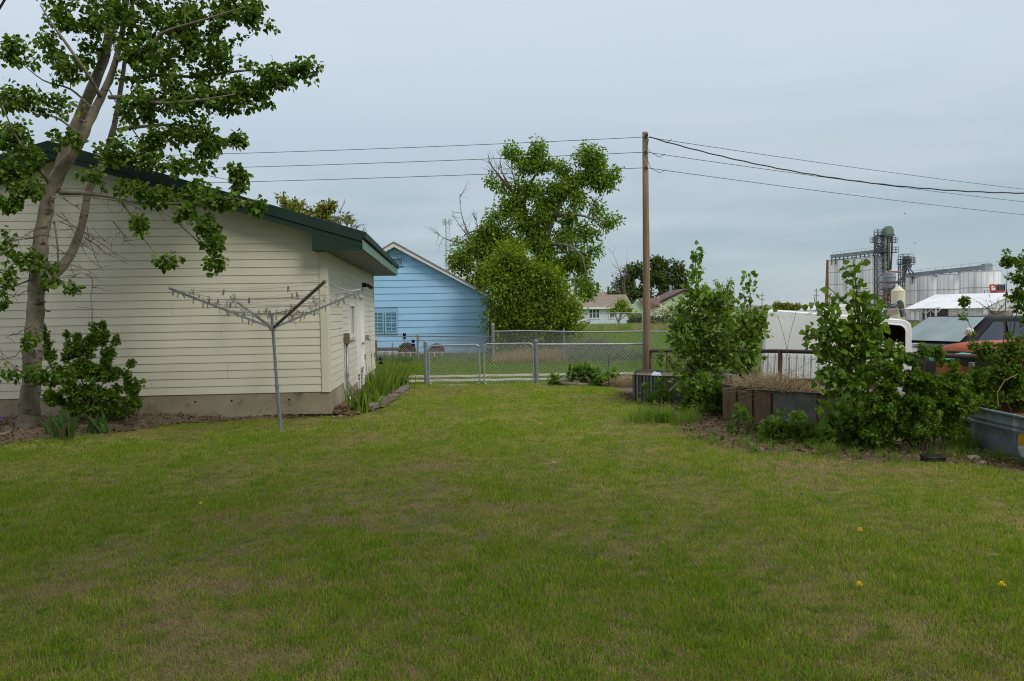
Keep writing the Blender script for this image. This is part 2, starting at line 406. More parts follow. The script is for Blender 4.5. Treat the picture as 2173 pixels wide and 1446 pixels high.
mat('white_trim', (.74, .74, .72), (.66, .66, .64), 3, .5, spec=.3)
mat('green_metal', (.016, .036, .028), (.021, .044, .034), 3, .6, bump=.05, var=.05, spec=.2)
mat('green_pale', (.17, .27, .22), (.12, .21, .17), 6, .45, c3=(.08, .10, .08), s3=12, t3=(.6, .75), spec=.4)
mat('soffit', (.13, .14, .11), (.11, .12, .10), 3, .6, var=.06)
mat('concrete', (.33, .285, .20), (.23, .195, .13), 2.2, .9, bump=.5, bscale=40, c3=(.12, .10, .075), s3=7, t3=(.60, .72))
mat('dark_gap', (.012, .012, .012), rough=.9)
mat('glass', (.03, .045, .06), (.05, .065, .085), .8, .15, spec=.3)
mat('galvanised', (.30, .31, .32), (.22, .235, .25), 22, .42, .45, bump=.08, c3=(.17, .15, .13), s3=9, t3=(.6, .75), spec=.5)
mat('galv_rail', (.44, .46, .48), (.34, .36, .38), 14, .38, .5, c3=(.26, .22, .18), s3=6, t3=(.62, .78))
mat('galv_wire', (.42, .43, .42), rough=.5, metal=.4)
mat('box_brown', (.15, .115, .075), (.12, .09, .06), 8, .6)
mat('black_plastic', (.012, .012, .013), rough=.45)
mat('blue_siding', (.32, .55, .78), (.30, .52, .745), 2.5, .6, bump=.08, bscale=25, stretch=(.3, 1, 3), var=.035, c3=(.27, .48, .62), s3=1.3, t3=(.5, .8))
mat('blue_paint', (.27, .48, .62), (.22, .41, .54), 12, .55)
mat('blue_dark', (.11, .22, .30), rough=.7)
mat('rake_white', (.70, .68, .67), (.60, .58, .57), 4, .55, c3=(.40, .36, .33), s3=9, t3=(.6, .78))
mat('shingle', (.25, .20, .155), (.18, .145, .115), 1.6, .95, bump=.6, bscale=9, c3=(.33, .27, .21), s3=4, t3=(.55, .7))
mat('tyre', (.018, .017, .016), (.035, .032, .03), 20, .85, bump=.4, bscale=60)
mat('rust', (.13, .062, .038), (.075, .042, .032), 9, .85, bump=.5, bscale=70, c3=(.20, .09, .045), s3=5, t3=(.58, .72))
mat('rust_pipe', (.085, .052, .045), (.055, .038, .035), 12, .6, .2, bump=.4, bscale=60, c3=(.14, .08, .055), s3=6, t3=(.6, .75))
mat('rust_orange', (.28, .13, .05), (.20, .09, .04), 1.2, .8)
mat('old_pink', (.50, .36, .31), (.38, .27, .22), 14, .7)
mat('pole_wood', (.27, .19, .115), (.18, .125, .078), 5, .85, bump=.6, bscale=30, stretch=(7, 7, .25), c3=(.10, .06, .04), s3=6, t3=(.58, .72), stretch3=(6, 6, .3))
mat('grey_wood', (.24, .20, .16), (.13, .105, .085), 10, .9, bump=.8, bscale=40, stretch=(1, .4, 3), c3=(.09, .07, .055), s3=12, t3=(.58, .7))
mat('dark_wire', (.02, .02, .022), rough=.6)
mat('bark_pale', (.27, .235, .17), (.14, .118, .085), 5, .9, bump=1.0, bscale=26, stretch=(1, 1, .5), c3=(.055, .045, .036), s3=5.5, t3=(.57, .66), stretch3=(1, 1, 2.6))
mat('bark_old', (.19, .155, .125), (.10, .082, .066), 9, .95, bump=1.0, bscale=18, stretch=(3, 3, .5))
mat('bark_grey', (.16, .13, .105), (.10, .085, .07), 8, .9, bump=.5)
mat('twig', (.14, .10, .07), (.09, .065, .05), 8, .9)
mat('stem_green', (.13, .15, .05), (.15, .10, .05), 5, .7)
leafmat('leaf_poplar', (.048, .10, .014), (.15, .235, .036), (.22, .22, .05), .02, .38, .42, .4)
leafmat('leaf_sapling', (.095, .175, .020), (.18, .285, .045), (.20, .28, .09), .06, .28, .40, .28)
leafmat('leaf_currant', (.072, .145, .013), (.135, .22, .026), (.12, .16, .04), .04, .25, .5, .3)
leafmat('leaf_mallow', (.085, .165, .022), (.155, .26, .042), (.20, .24, .10), .03, .25, .5, .28)
leafmat('leaf_lilac', (.085, .15, .014), (.25, .34, .04), (.24, .26, .07), .08, .42, .6, .5)
leafmat('leaf_lush', (.095, .175, .015), (.21, .31, .035), (.18, .19, .05), .05, .42, .6, .35)
leafmat('leaf_far', (.05, .085, .018), (.09, .13, .03), (.13, .13, .05), .1, .25, .6, .3)
leafmat('leaf_yellow', (.14, .165, .022), (.24, .25, .035), (.10, .10, .04), .2, .3, .6, .3)
leafmat('leaf_hedge', (.028, .055, .018), (.045, .08, .025), (.06, .07, .03), .1, .2, .6, .3)
leafmat('iris_green', (.10, .19, .018), (.175, .27, .03), (.22, .20, .08), .05, .28, .45, .22)
leafmat('iris_blue', (.06, .125, .032), (.095, .165, .042), (.18, .15, .06), .05, .25, .45, .22)
leafmat('iris_purple', (.018, .006, .03), (.03, .009, .045), trans=.15, rough=.7)
leafmat('iris_pinkish', (.30, .20, .12), (.20, .12, .07), trans=.2, rough=.8)
leafmat('violet', (.25, .05, .38), (.32, .08, .45), trans=.2, rough=.7)
leafmat('blade', (.195, .27, .020), (.33, .39, .045), (.56, .46, .22), 0, .35, .7, .55, .05, wn=(.8, .38, .66, .18, .70))
leafmat('blade_green', (.135, .24, .018), (.21, .34, .034), (.34, .27, .11), 0, .35, .7, .5, .05, wn=(1.3, .40, .68, .02, .35))
leafmat('blade_long', (.105, .195, .022), (.18, .28, .04), (.26, .23, .11), .16, .3, .5, .3)
leafmat('weed', (.07, .125, .04), (.12, .18, .055), (.22, .20, .11), .1, .3, .6, .3)
leafmat('thatch_straw', (.38, .30, .13), (.26, .20, .085), (.50, .42, .22), .2, .1, .9, .3)
leafmat('straw', (.42, .33, .19), (.30, .215, .125), (.50, .42, .28), .15, .2, .8, .3)
leafmat('dandelion', (.85, .55, .01), (.9, .62, .02), trans=.1, rough=.7, var=.05)
leafmat('mulch', (.19, .12, .065), (.10, .065, .038), (.30, .22, .15), .12, 0, .9, .3)
leafmat('dead_leaf', (.33, .22, .11), (.24, .15, .07), trans=.2, rough=.8)

# ------------------------------------------------------------ ground sheets
def sheet(name, X, Y, dz, m, keep=None, disp=None, kind='structure'):
    XX, YY = np.meshgrid(X, Y); ZZ = zg(XX, YY)+dz
    if disp is not None: ZZ = ZZ+disp(XX, YY)
    V = np.stack([XX, YY, ZZ], 2).reshape(-1, 3); nx = len(X); ny = len(Y)
    i = (np.arange(ny-1)[:, None]*nx+np.arange(nx-1)[None]).ravel(); Q = np.stack([i, i+1, i+nx+1, i+nx], 1)
    if keep is not None:
        c = V[Q].mean(1); Q = Q[keep(c[:, 0], c[:, 1])]
        used = np.unique(Q); mp_ = -np.ones(len(V), int); mp_[used] = np.arange(len(used)); V = V[used]; Q = mp_[Q]
    o = link(name, mesh_np(name, V, Q, True), None, m); o['kind'] = kind; return o
YS = np.concatenate([np.arange(-12, 30, 1.), np.arange(30, 170, 3.), np.geomspace(170, 9000, 40)])
XS = np.concatenate([-np.geomspace(5000, 32, 26), np.arange(-30, 30.1, 1.5), np.geomspace(32, 5000, 26)])
ground = sheet('ground', XS, YS, -.012, 'field_grass')
hm = mat('hill', (.17, .16, .095), (.13, .135, .075), .0012, .95, c3=(.08, .10, .05), s3=.004, t3=(.55, .65), stretch3=(1, 1, 1))
hills = sheet('hills', np.linspace(-6000, 6000, 90), np.geomspace(900, 8500, 20), .6, 'hill', disp=lambda x, y: 8*np.exp(-((y-5200)/1500)**2)*vnoise(x/500, y/900, 5))

# garage frame of reference
C0 = Vector((-2.89, 12.5, 0)); TH = 4.7
FD = Vector((-math.cos(R(TH)), -math.sin(R(TH)), 0)); SD = Vector((-math.sin(R(TH)), math.cos(R(TH)), 0)); UP = Vector((0, 0, 1))
GW, GL = 7.9, 8.0
def in_garage(x, y, m=0.0):
    dx, dy = x-C0.x, y-C0.y; s = dx*FD.x+dy*FD.y; t = dx*SD.x+dy*SD.y
    return (s > -m) & (s < GW+m) & (t > -m) & (t < GL+m)
# lawn, beds
def right_bed(x, y, m=0.0):      # soil right of this line
    return x > np.interp(y, [5, 7.5, 7.95, 8.1, 8.45, 8.7, 8.95, 9.68, 10.84, 12.04, 13.9, 17.6], [7, 4.82, 4.3, 3.66, 3.3, 2.75, 2.51, 2.25, 2.40, 2.52, 2.1, 2.0])+.05*np.sin(y*9)-m
def left_bed(x, y):         # soil along the front of the garage, deeper to the left
    f = np.interp(x, [-11, -7.2, -6.6, -6.1, -5.6, -5.0, -4.4, -3.4, -2.9], [8.6, 9.3, 10.0, 10.55, 10.95, 11.7, 12.02, 12.30, 12.42])
    return (x < -2.75) & (y > f) & (y < 14)
def bedz(x, y):
    f = np.interp(x, [-11, -7.2, -6.6, -6.1, -5.6, -5.0, -4.4, -3.4, -2.9], [8.6, 9.3, 10.0, 10.55, 10.95, 11.7, 12.02, 12.30, 12.42]); return .09*sstep(-3.6, -5.5, x)*sstep(.1, .9, y-f)
def side_bed(x, y):
    f = np.interp(y, [12.45, 13.0, 14, 16, 18.5, 20], [-2.62, -2.2, -2.12, -2.22, -2.42, -2.6]); return (x < f) & (y > 12.4) & (y < 20)
def lawn_mask(x, y, m=0.0):
    k = (y < 17.6+.12*np.sin(x*3)) & ~left_bed(x, y+m) & ~side_bed(x-m, y) & ~in_garage(x, y, .02)
    return k & ~right_bed(x, y, m) & ~((x > 0.7) & (y > 16.95))
XL = np.arange(-11, 9.5, .16); YL = np.arange(-3, 17.9, .16)
lawn = sheet('lawn', XL, YL, -.004, 'thatch', keep=lambda x, y: lawn_mask(x, y, -.12), disp=lambda x, y: .012*(vnoise(x*1.3, y*1.3, 11)-.5))
lbed = sheet('garden_bed', np.arange(-11, -2.7, .09), np.arange(8.4, 13, .09), -.002, 'soil', keep=lambda x, y: left_bed(x, y) & ~in_garage(x, y, -.1),
             disp=lambda x, y: bedz(x, y) + .02*(vnoise(x*5, y*5, 4)-.3)+.02*rng.random(x.shape))
sbed = sheet('flower_bed', np.arange(-3.9, -2.0, .08), np.arange(12.4, 20, .08), .001, 'soil', keep=lambda x, y: side_bed(x, y) & ~in_garage(x, y, -.1),
             disp=lambda x, y: .03+.02*rng.random(x.shape))
rbed = sheet('planting_bed', np.arange(.5, 10, .1), np.arange(5.6, 18, .1), .0, 'soil', keep=lambda x, y: right_bed(x, y, .1) | ((x > .6) & (y > 16.85)) & (y < 17.6),
             disp=lambda x, y: -.003+.007*rng.random(x.shape))
for y0, y1 in ((18.3, 18.92), (19.5, 20.2)):
    sheet('gravel_track', np.arange(-6, 14, .25), np.linspace(y0, y1, 5), .006, 'gravel', disp=lambda x, y: .006*np.sin(x*7+y*9))
sheet('gravel_road', np.arange(10, 140, 4.), np.linspace(84, 93, 5), .05, 'gravel')
sheet('elevator_yard', np.arange(55, 190, 5.), np.linspace(132, 240, 20), .06, 'gravel')

# ------------------------------------------------------------ boards
def clip_poly(P, hp):
    for A, B, C_ in hp:
        o = []
        for i in range(len(P)):
            p, q = P[i], P[(i+1) % len(P)]; fp = A*p[0]+B*p[1]-C_; fq = A*q[0]+B*q[1]-C_
            if fp <= 0: o.append(p)
            if fp*fq < 0: t = fp/(fp-fq); o.append((p[0]+t*(q[0]-p[0]), p[1]+t*(q[1]-p[1])))
        P = o
        if len(P) < 3: return []
    return P
def board(parent, m, O, u, n, a, b, z0, z1, hp=(), tb=.013, tt=.003, name='siding_board'):
    P = clip_poly([(a, z0), (b, z0), (b, z1), (a, z1)], hp)
    if len(P) < 3 or (max(p[0] for p in P)-min(p[0] for p in P)) < .03: return
    f = [O+u*p[0]+UP*p[1]+n*(tb+(tt-tb)*(p[1]-z0)/(z1-z0)) for p in P]; g = [O+u*p[0]+UP*p[1] for p in P]; k = len(P)
    MB().add(f+g, [tuple(range(k)), tuple(range(2*k-1, k-1, -1))]+[(i, i+k, (i+1) % k+k, (i+1) % k) for i in range(k)]).build(name, m, parent)
def clad(parent, m, O, u, n, a, b, zs, hp=(), holes=(), seams=(), **kw):
    for i in range(len(zs)-1):
        z0, z1 = zs[i], zs[i+1]; cuts = [(a, b)]
        for h0, h1, hz0, hz1 in holes:
            if hz0 < z1-.3*(z1-z0) and hz1 > z0+.3*(z1-z0):
                cuts = [s for c in cuts for s in ((c[0], min(c[1], h0)), (max(c[0], h1), c[1])) if s[1]-s[0] > .02]
        for s, k0, k1 in seams:
            if k0 <= i < k1: cuts = [q for c in cuts for q in (((c[0], s-.0015), (s+.0025, c[1])) if c[0]+.1 < s < c[1]-.1 else (c,))]
        for c in cuts: board(parent, m, O, u, n, c[0], c[1], z0, z1, hp, **kw)

# ------------------------------------------------------------ cream garage
g = thing('garage', C0, 'cream vinyl-sided garage with dark green metal roof on a concrete footing', 'garage')
HS = .30; E0 = 2.80
MB().prism([C0+FD*s+UP*z+SD*.004 for s, z in ((.004, .3), (GW-.004, .3), (GW-.004, E0-.03), (GW/2, E0+HS*GW/2-.03), (.004, E0-.03))], SD*(GL-.008)).build('wall', 'cream_trim', g)
MB().prism([C0+FD*s+SD*t+UP*-.2+(-FD*0) for s, t in ((-.0, 0), (GW, 0), (GW, GL), (0, GL))], UP*.62).build('foundation', 'concrete', g)
nf, nsd = -SD, -FD
ex = .1225
zsf = [.385+ex*i for i in range(31)]
clad(g, 'cream_vinyl', C0, FD, nf, .10, GW-.1, zsf, hp=((-HS, 1, E0+.02), (HS, 1, E0+.02+HS*GW)),
     seams=[(4.33, 0, 2), (2.7, 1, 2), (5.9, 4, 6), (4.1, 7, 9), (2.35, 10, 12), (4.8, 16, 18), (3.1, 20, 22), (1.55, 2, 4), (1.62, 6, 8), (5.05, 12, 14), (3.35, 4, 6), (1.68, 14, 16), (1.75, 18, 20), (6.2, 9, 11)])
zss = [.19+ex*i for i in range(20)]
holes = [(2.62, 3.52, 1.14, 1.80), (4.02, 5.06, 0, 1.97)]
side_clip = ((0, 1, 2.585),)
clad(g, 'cream_vinyl', C0, SD, nsd, 1.80, GL-.09, zss, hp=side_clip, holes=holes, seams=[(3.0, 2, 4), (2.3, 3, 5), (6.3, 7, 9), (2.5, 14, 16), (5.6, 15, 17), (6.8, 18, 19)])
clad(g, 'cream_vinyl', C0, SD, nsd, .10, 1.80, [.3735+ex*i for i in range(19)], hp=side_clip, seams=[(.55, 1, 3), (.85, 10, 12), (.95, 15, 17)])
MB().box(C0+UP*1.48+FD*.048+nf*.012, (.118, .026, 2.21), Matrix((FD, SD, UP)).transposed()).build('corner_trim', 'cream_trim', g, bevel=.004)
MB().box(C0+UP*1.48+SD*.048+nsd*.012, (.026, .118, 2.21), Matrix((FD, SD, UP)).transposed()).build('corner_trim', 'cream_trim', g, bevel=.004)
MB().box(C0+UP*1.38+SD*(GL-.04)+nsd*.012, (.024, .10, 2.38), Matrix((FD, SD, UP)).transposed()).build('corner_trim', 'cream_trim', g)
OV, RO = .60, .30      # eave and rake overhang
def roofprof(dz0, dz1, left=False):
    zt = lambda s: 3.03+HS*s
    a = [(-OV, zt(-OV)+dz0), (GW/2, zt(GW/2)+dz0), (GW/2, zt(GW/2)+dz1), (-OV, zt(-OV)+dz1)]
    return [((GW-s) if left else s, z) for s, z in a]
for lf in (False, True):
    rf = MB().prism([C0+FD*s+UP*z-SD*(RO-.01) for s, z in roofprof(-.03, 0, lf)], SD*(GL+2*RO-.02)).build('roof_slope', 'green_metal', g)
    rib = MB()
    for k in range(37):
        t = -RO+.12+k*.232
        s0, s1 = (-OV-.005, GW/2) if not lf else (GW+OV+.005, GW/2)
        rib.prism([C0+FD*s0+SD*(t+q)+UP*(3.03-HS*OV+z) for q, z in ((-.03, .001), (-.01, .022), (.01, .022), (.03, .001))], FD*(s1-s0)+UP*(HS*(GW/2+OV)))
    r_ = rib.build('roof_rib', 'green_metal', rf); r_['kind'] = 'stuff'
    MB().prism([C0+FD*s+UP*z-SD*(RO+.02) for s, z in roofprof(-.145, .012, lf)], SD*.028).build('rake_trim', 'green_metal', g)
    P = roofprof(-.235, -.146, lf)
    MB().prism([C0+FD*s+UP*z-SD*(RO+.004) for s, z in P], SD*.02).build('rake_fascia', 'green_metal', g)
    MB().prism([C0+FD*s+UP*z-SD*(RO-.016) for s, z in roofprof(-.200, -.185, lf)], SD*(RO-.02)).build('rake_soffit', 'soffit', g)
    s_in = .16; zt = lambda s: 3.03+HS*s-.24
    P = [(-OV+.02, 2.575), (s_in, 2.575), (s_in, zt(s_in)), (-OV+.02, max(zt(-OV+.02), 2.58))]
    if lf: P = [(GW-s, z) for s, z in P]
    MB().prism([C0+FD*s+UP*z-SD*(RO+.003) for s, z in P], SD*(RO-.02)).build('eave_return', 'green_metal', g)
MB().box(C0-FD*(OV+.008)+SD*(GL/2)+UP*2.655, (.018, GL+2*RO+.02, .145), Matrix((FD, SD, UP)).transposed()).build('eave_fascia', 'green_pale', g)
MB().box(C0-FD*(OV+.03)+SD*(GL/2)+UP*2.80, (.05, GL+2*RO+.03, .10), Matrix((FD, SD, UP)).transposed()).build('drip_edge', 'green_metal', g)
sf = MB()
for k in range(86): sf.box(C0-FD*(OV/2-.0)+SD*(-RO+.05+k*.1)+UP*2.578, (OV-.03, .088, .012), Matrix((FD, SD, UP)).transposed())
sf.box(C0-FD*(OV/2)+SD*(GL/2)+UP*2.5875, (OV-.03, GL+2*RO-.06, .006), Matrix((FD, SD, UP)).transposed())
o = sf.build('soffit', 'soffit', g); o['kind'] = 'stuff'
BM = Matrix((FD, SD, UP)).transposed()
# window: white slider recessed in its channel
wn = MB(); tc_, zc_ = 3.07, 1.47; w_, h_ = .84, .64
for a, b_, sx, sz in ((tc_, zc_+h_/2-.02, w_, .05), (tc_, zc_-h_/2+.02, w_, .05)): wn.box(C0+SD*a+UP*b_+nsd*.022, (.05, sx, sz), BM)
for a in (-1, 1): wn.box(C0+SD*(tc_+a*(w_/2-.02))+UP*zc_+nsd*.0215, (.05, .05, h_-.092), BM)
wn.box(C0+SD*tc_+UP*zc_+nsd*.012, (.03, .035, h_-.09), BM)
wo = wn.build('window', 'white_trim', g)
for a in (-1, 1): MB().box(C0+SD*(tc_+a*.195)+UP*zc_+nsd*.006, (.008, .36, h_-.1), BM).build('pane', 'glass', wo)
MB().box(C0+SD*tc_+UP*(zc_-h_/2-.03)+nsd*.03, (.07, w_+.06, .03), BM).build('sill', 'cream_trim', wo)
# door
dr = MB().box(C0+SD*4.54+UP*.93+nsd*-.02, (.04, .92, 2.0), BM).build('door', 'white_trim', g)
fr = MB()
for a in (4.05, 5.03): fr.box(C0+SD*a+UP*.93+nsd*.0175, (.085, .07, 2.02), BM)
fr.box(C0+SD*4.54+UP*1.975+nsd*.018, (.086, 1.05, .07), BM); fr.build('frame', 'white_trim', dr)
MB().lathe(C0+SD*4.9+UP*.95+nsd*.04, [(0, -.03), (.03, -.02), (.03, .02), (0, .03)], 10).build('knob', 'galvanised', dr)
# conduit, box, lamp, bracket, bolt holes
MB().box(C0+SD*1.90+UP*1.155+nsd*.06, (.09, .15, .19), BM).build('meter_box', 'box_brown', g, bevel=.008)
MB().tube([C0+SD*1.90+UP*1.06+nsd*.06, C0+SD*1.90+UP*.3+nsd*.055, C0+SD*1.90+UP*.12+nsd*.06, C0+SD*1.84+UP*-.0+nsd*.14, C0+SD*1.8+UP*-.1+nsd*.2], .026, 8).build('conduit', 'galvanised', g, smooth=True)
MB().cyl(C0+SD*1.90+UP*.52+nsd*.055, C0+SD*1.90+UP*.46+nsd*.055, .032, n=10).build('coupling', 'galvanised', g)
fl = MB().box(C0+SD*5.35+UP*2.24+nsd*.045, (.09, .09, .10), BM).build('flood_light', 'black_plastic', g)
for q in (-1, 1):
    p = C0+SD*(5.35+q*.09)+nsd*.16+UP*2.20
    hd = MB(); hd.box(p, (.14, .12, .035), BM @ Matrix.Rotation(R(-35*1), 3, 'Y') @ Matrix.Rotation(R(q*20), 3, 'X')); hd.cyl(C0+SD*5.35+nsd*.07+UP*2.22, p, .015); hd.build('lamp_head', 'black_plastic', fl)
br = MB(); br.box(C0+SD*5.75+UP*1.06+nsd*.05, (.07, .10, .10), BM); br.box(C0+SD*5.75+UP*1.0+nsd*.08, (.08, .03, .04), BM); br.build('wall_bracket', 'galvanised', g)
for s in (.62, 1.50, 2.05, 2.95, 3.75, .95, 1.2):
    zz = .27 if s > .6 and s not in (.95, 1.2) else .12
    MB().cyl(C0+FD*s+UP*zz+nf*.002, C0+FD*s+UP*zz-nf*.01, .017 if zz > .2 else .008, n=9).build('tie_hole', 'dark_gap', g)
for s in (2.9, 5.4): MB().box(C0+FD*s+UP*.15+nf*.0015, (.006, .002, .42), BM).build('form_seam', 'dark_gap', g)
# ------------------------------------------------------------ blue house
HY = 28.5
BX = lambda px: (px-1086.5)*HY/F
bo = Vector((-4.12, HY, 0)); BW = 3.26; PK = 3.94; BS = .55
b = thing('blue_house', (bo.x, bo.y, 0), 'light blue board-sided outbuilding with white-trimmed gable behind the far fence', 'house')
FX = Vector((1, 0, 0)); NY = Vector((0, -1, 0))
MB().prism([bo+FX*x+UP*z+Vector((0, .005, 0)) for x, z in ((-BW+.01, -.1), (BW-.01, -.1), (BW-.01, PK-BS*BW-.03), (0, PK-.03), (-BW+.01, PK-BS*BW-.03))], (0, 9, 0)).build('wall', 'blue_paint', b)
MB().box(bo+Vector((0, 4.49, 0)), (2*BW+.02, 9.04, .26)).build('foundation', 'concrete', b)
ez = [.136+.2395*i for i in range(17)]
clad(b, 'blue_siding', bo, FX, NY, -BW, BW, ez, hp=((BS, 1, PK), (-BS, 1, PK)), holes=[(-.27, .31, 3.26, 3.60), (-.9, .05, .86, 1.66)],
     seams=[(1.1, 7, 9), (2.05, 5, 6), (.55, 9, 10), (1.05, 4, 5)], tb=.022, tt=.002)
v = MB(); cx, cz = .02, 3.43
for q in (-1, 1):
    v.box(bo+Vector((cx, -.03, cz+q*.135)), (.57, .05, .05)); v.box(bo+Vector((cx+q*.26, -.0295, cz)), (.05, .05, .22))
vf = v.build('vent', 'blue_paint', b)
MB().box(bo+Vector((cx, -.012, cz)), (.46, .006, .21)).build('mesh_panel', 'blue_dark', vf)
for k in range(7): MB().box(bo+Vector((cx, -.022, cz-.09+k*.03)), (.46, .018, .006), Matrix.Rotation(R(35), 3, 'X')).build('louver', 'blue_paint', vf)
for cx in (-.43+.245, -.43-.245):      # two barred shutters
    s = MB(); cz = 1.26
    for q in (-1, 1):
        s.box(bo+Vector((cx, -.035, cz+q*.38)), (.46, .03, .05)); s.box(bo+Vector((cx+q*.205, -.0345, cz)), (.05, .03, .71))
    s.box(bo+Vector((cx, -.034, cz)), (.36, .028, .035)); s.box(bo+Vector((cx, -.0335, cz+.02)), (.025, .026, .68))
    sh = s.build('shutter', 'blue_paint', b)
    MB().box(bo+Vector((cx, -.008, cz)), (.46, .006, .80)).build('pane', 'blue_dark', sh)
    for k in range(14): MB().box(bo+Vector((cx, -.026, cz-.33+k*.05)), (.36, .01, .022)).build('slat', 'blue_paint', sh)
for q in (-1, 1):
    L_ = BW+.34
    P = [(0, PK), (q*L_, PK-BS*L_), (q*L_, PK-BS*L_+.09), (0, PK+.15)]
    MB().prism([bo+FX*x+UP*z+Vector((0, -.26, 0)) for x, z in P], (0, .03, 0)).build('rake_board', 'rake_white', b)
    P = [(0, PK+.151), (q*(L_+.03), PK-BS*(L_+.03)+.091), (q*(L_+.03), PK-BS*(L_+.03)+.121), (0, PK+.19)]
    MB().prism([bo+FX*x+UP*z+Vector((0, -.29, 0)) for x, z in P], (0, 9.5, 0)).build('roof_slope', 'shingle', b)
    P = [(0, PK+.0), (q*L_, PK-BS*L_), (q*L_, PK-BS*L_+.02), (0, PK+.03)]
    MB().prism([bo+FX*x+UP*z+Vector((0, -.229, 0)) for x, z in P], (0, .2, 0)).build('rake_soffit', 'blue_paint', b)
MB().box(bo+Vector((BW+.36, 4.4, PK-BS*(BW+.34)+.04)), (.10, 9.3, .10)).build('gutter', 'rake_white', b)
MB().tube([bo+Vector((BW+.33, -.05, PK-BS*BW-.15)), bo+Vector((BW+.1, -.02, PK-BS*BW-.45)), bo+Vector((BW+.06, -.03, .2))], .04, 6).build('downpipe', 'dark_wire', b)
MB().box(bo+Vector((BW-.02, -.02, 1.05)), (.09, .05, 1.86)).build('corner_board', 'blue_paint', b)

def tyre(px, py, Y, lab):
    c = at(px, py, Y); t = thing('tyre', c, lab, 'tyre', 'tyres against the blue house')
    m = MB(); m.lathe(c, [(.19, -.08), (.25, -.10), (.295, -.085), (.315, -.05), (.315, .05), (.295, .085), (.25, .10), (.19, .08), (.19, -.08)], 26, 'Y')
    m.build('tread', 'tyre', t, smooth=False)
    m = MB(); m.lathe(c, [(.19, -.05), (.17, -.055), (.14, -.02), (.06, -.015), (.05, -.05), (0, -.05)], 22, 'Y'); m.build('rim', 'rust', t)
tyre(864, 746, 27.75, 'worn tyre on a rusty rim by the blue wall, left of the fence post')
tyre(926, 748, 27.8, 'worn tyre by the blue wall, seen through the left gate leaf')
la = thing('ladder', at(870, 750, 27.1), 'pinkish weathered ladder lying on edge before the blue house', 'ladder')
a, b_ = at(799, 749.5, 27.1), at(945, 748, 27.1)
MB().beam(a, b_, .05, .04).build('side_rail', 'old_pink', la)
MB().beam(a-UP*.36, b_-UP*.36, .05, .04).build('side_rail', 'old_pink', la)
for px in (805, 811, 821, 827, 840, 856, 871, 888, 905, 922, 938):
    p = at(px, 750, 27.1); MB().cyl(p, p-UP*.36, .018, n=6).build('rung', 'white_trim', la)
MB().beam(at(800, 742, 27.6), at(846, 742, 27.6), .04, .10).build('back_rail', 'rust', la)

# ------------------------------------------------------------ chain-link
def linkmesh(parent, a, b, z0, z1, s=.06, r_=.0026, name='wire_mesh'):
    """crossed wires between a and b from height z0 to z1"""
    a = Vector(a); b = Vector(b); L_ = (b-a).length; u = (b-a)/L_; H = z1-z0; nrm = Vector((-u.y, u.x, 0))*.004
    V = []; Q = []; step = s*1.25
    for sg in (1, -1):
        k = -int(H/step)-1
        while k*step < L_:
            p0 = (k*step, 0.); p1 = (k*step+H, H)
            x0, x1 = max(0, p0[0]), min(L_, p1[0])
            if x1 > x0+.01:
                z_0, z_1 = x0-p0[0], x1-p0[0]
                if sg < 0: z_0, z_1 = H-z_0, H-z_1
                q0 = a+u*x0+UP*(z0+z_0-a.z)+nrm*sg; q1 = a+u*x1+UP*(z0+z_1-a.z)+nrm*sg
                q0.z = z0+z_0+a.z; q1.z = z0+z_1+b.z*x1/L_+a.z*(1-x1/L_)
                q0.z = z0+z_0+b.z*x0/L_+a.z*(1-x0/L_)
                d = (q1-q0).normalized(); e1 = d.cross(Vector((0, 1, 0))).normalized()*r_; e2 = d.cross(e1).normalized()*r_
                i = len(V)
                for q in (q0, q1): V += [q+e1, q-e1*.5+e2*.87, q-e1*.5-e2*.87]
                Q += [(i, i+1, i+4, i+3), (i+1, i+2, i+5, i+4), (i+2, i, i+3, i+5)]
            k += 1
    org = np.array(ORG[parent.name]); o = link(name, mesh_np(name, np.array([tuple(v) for v in V])-org, Q), parent, 'galv_wire'); o['kind'] = 'stuff'
def post(parent, x, y, z0, z1, r_=.03, cap=True, m='galvanised'):
    p = MB().cyl((x, y, z0-.3), (x, y, z1), r_, n=12).build('post', m, parent, smooth=False)
    if cap: MB().lathe((x, y, z1-.012), [(r_*1.18, 0), (r_*1.18, .02), (r_*.8, .045), (0, .055)], 10).build('cap', m, p)
    return p
GY = 17.5
f1 = thing('chain_link_fence', (at(1138, 700, GY).x, GY, 0), 'low galvanised chain-link fence from the gate to the wooden pole', 'fence')
xa, xb = at(1138, 770, GY).x, at(1367, 770, GY).x
post(f1, xa, GY, 0, .935, .042); post(f1, xb, GY, 0, .87, .036)
MB().cyl((xa, GY, .865), (xb, GY, .835), .022, n=8).build('top_rail', 'galv_rail', f1)
linkmesh(f1, (xa, GY, 0), (xb, GY, -.02), .03, .85)
for z in (.2, .5, .8): MB().cyl((xa, GY, z-.02), (xa, GY, z+.02), .05, n=10).build('clamp', 'galvanised', f1)
gp = thing('gate_post', (at(903, 700, GY).x, GY, 0), 'round galvanised post that hangs the left gate leaf', 'post')
xp = at(903.5, 770, GY).x; post(gp, xp, GY, 0, .945, .040); MB().cyl((xp, GY, .86), (xp, GY, .9), .05, n=10).build('clamp', 'galvanised', gp); MB().cyl((xp, GY, .12), (xp, GY, .16), .05, n=10).build('clamp', 'galvanised', gp)
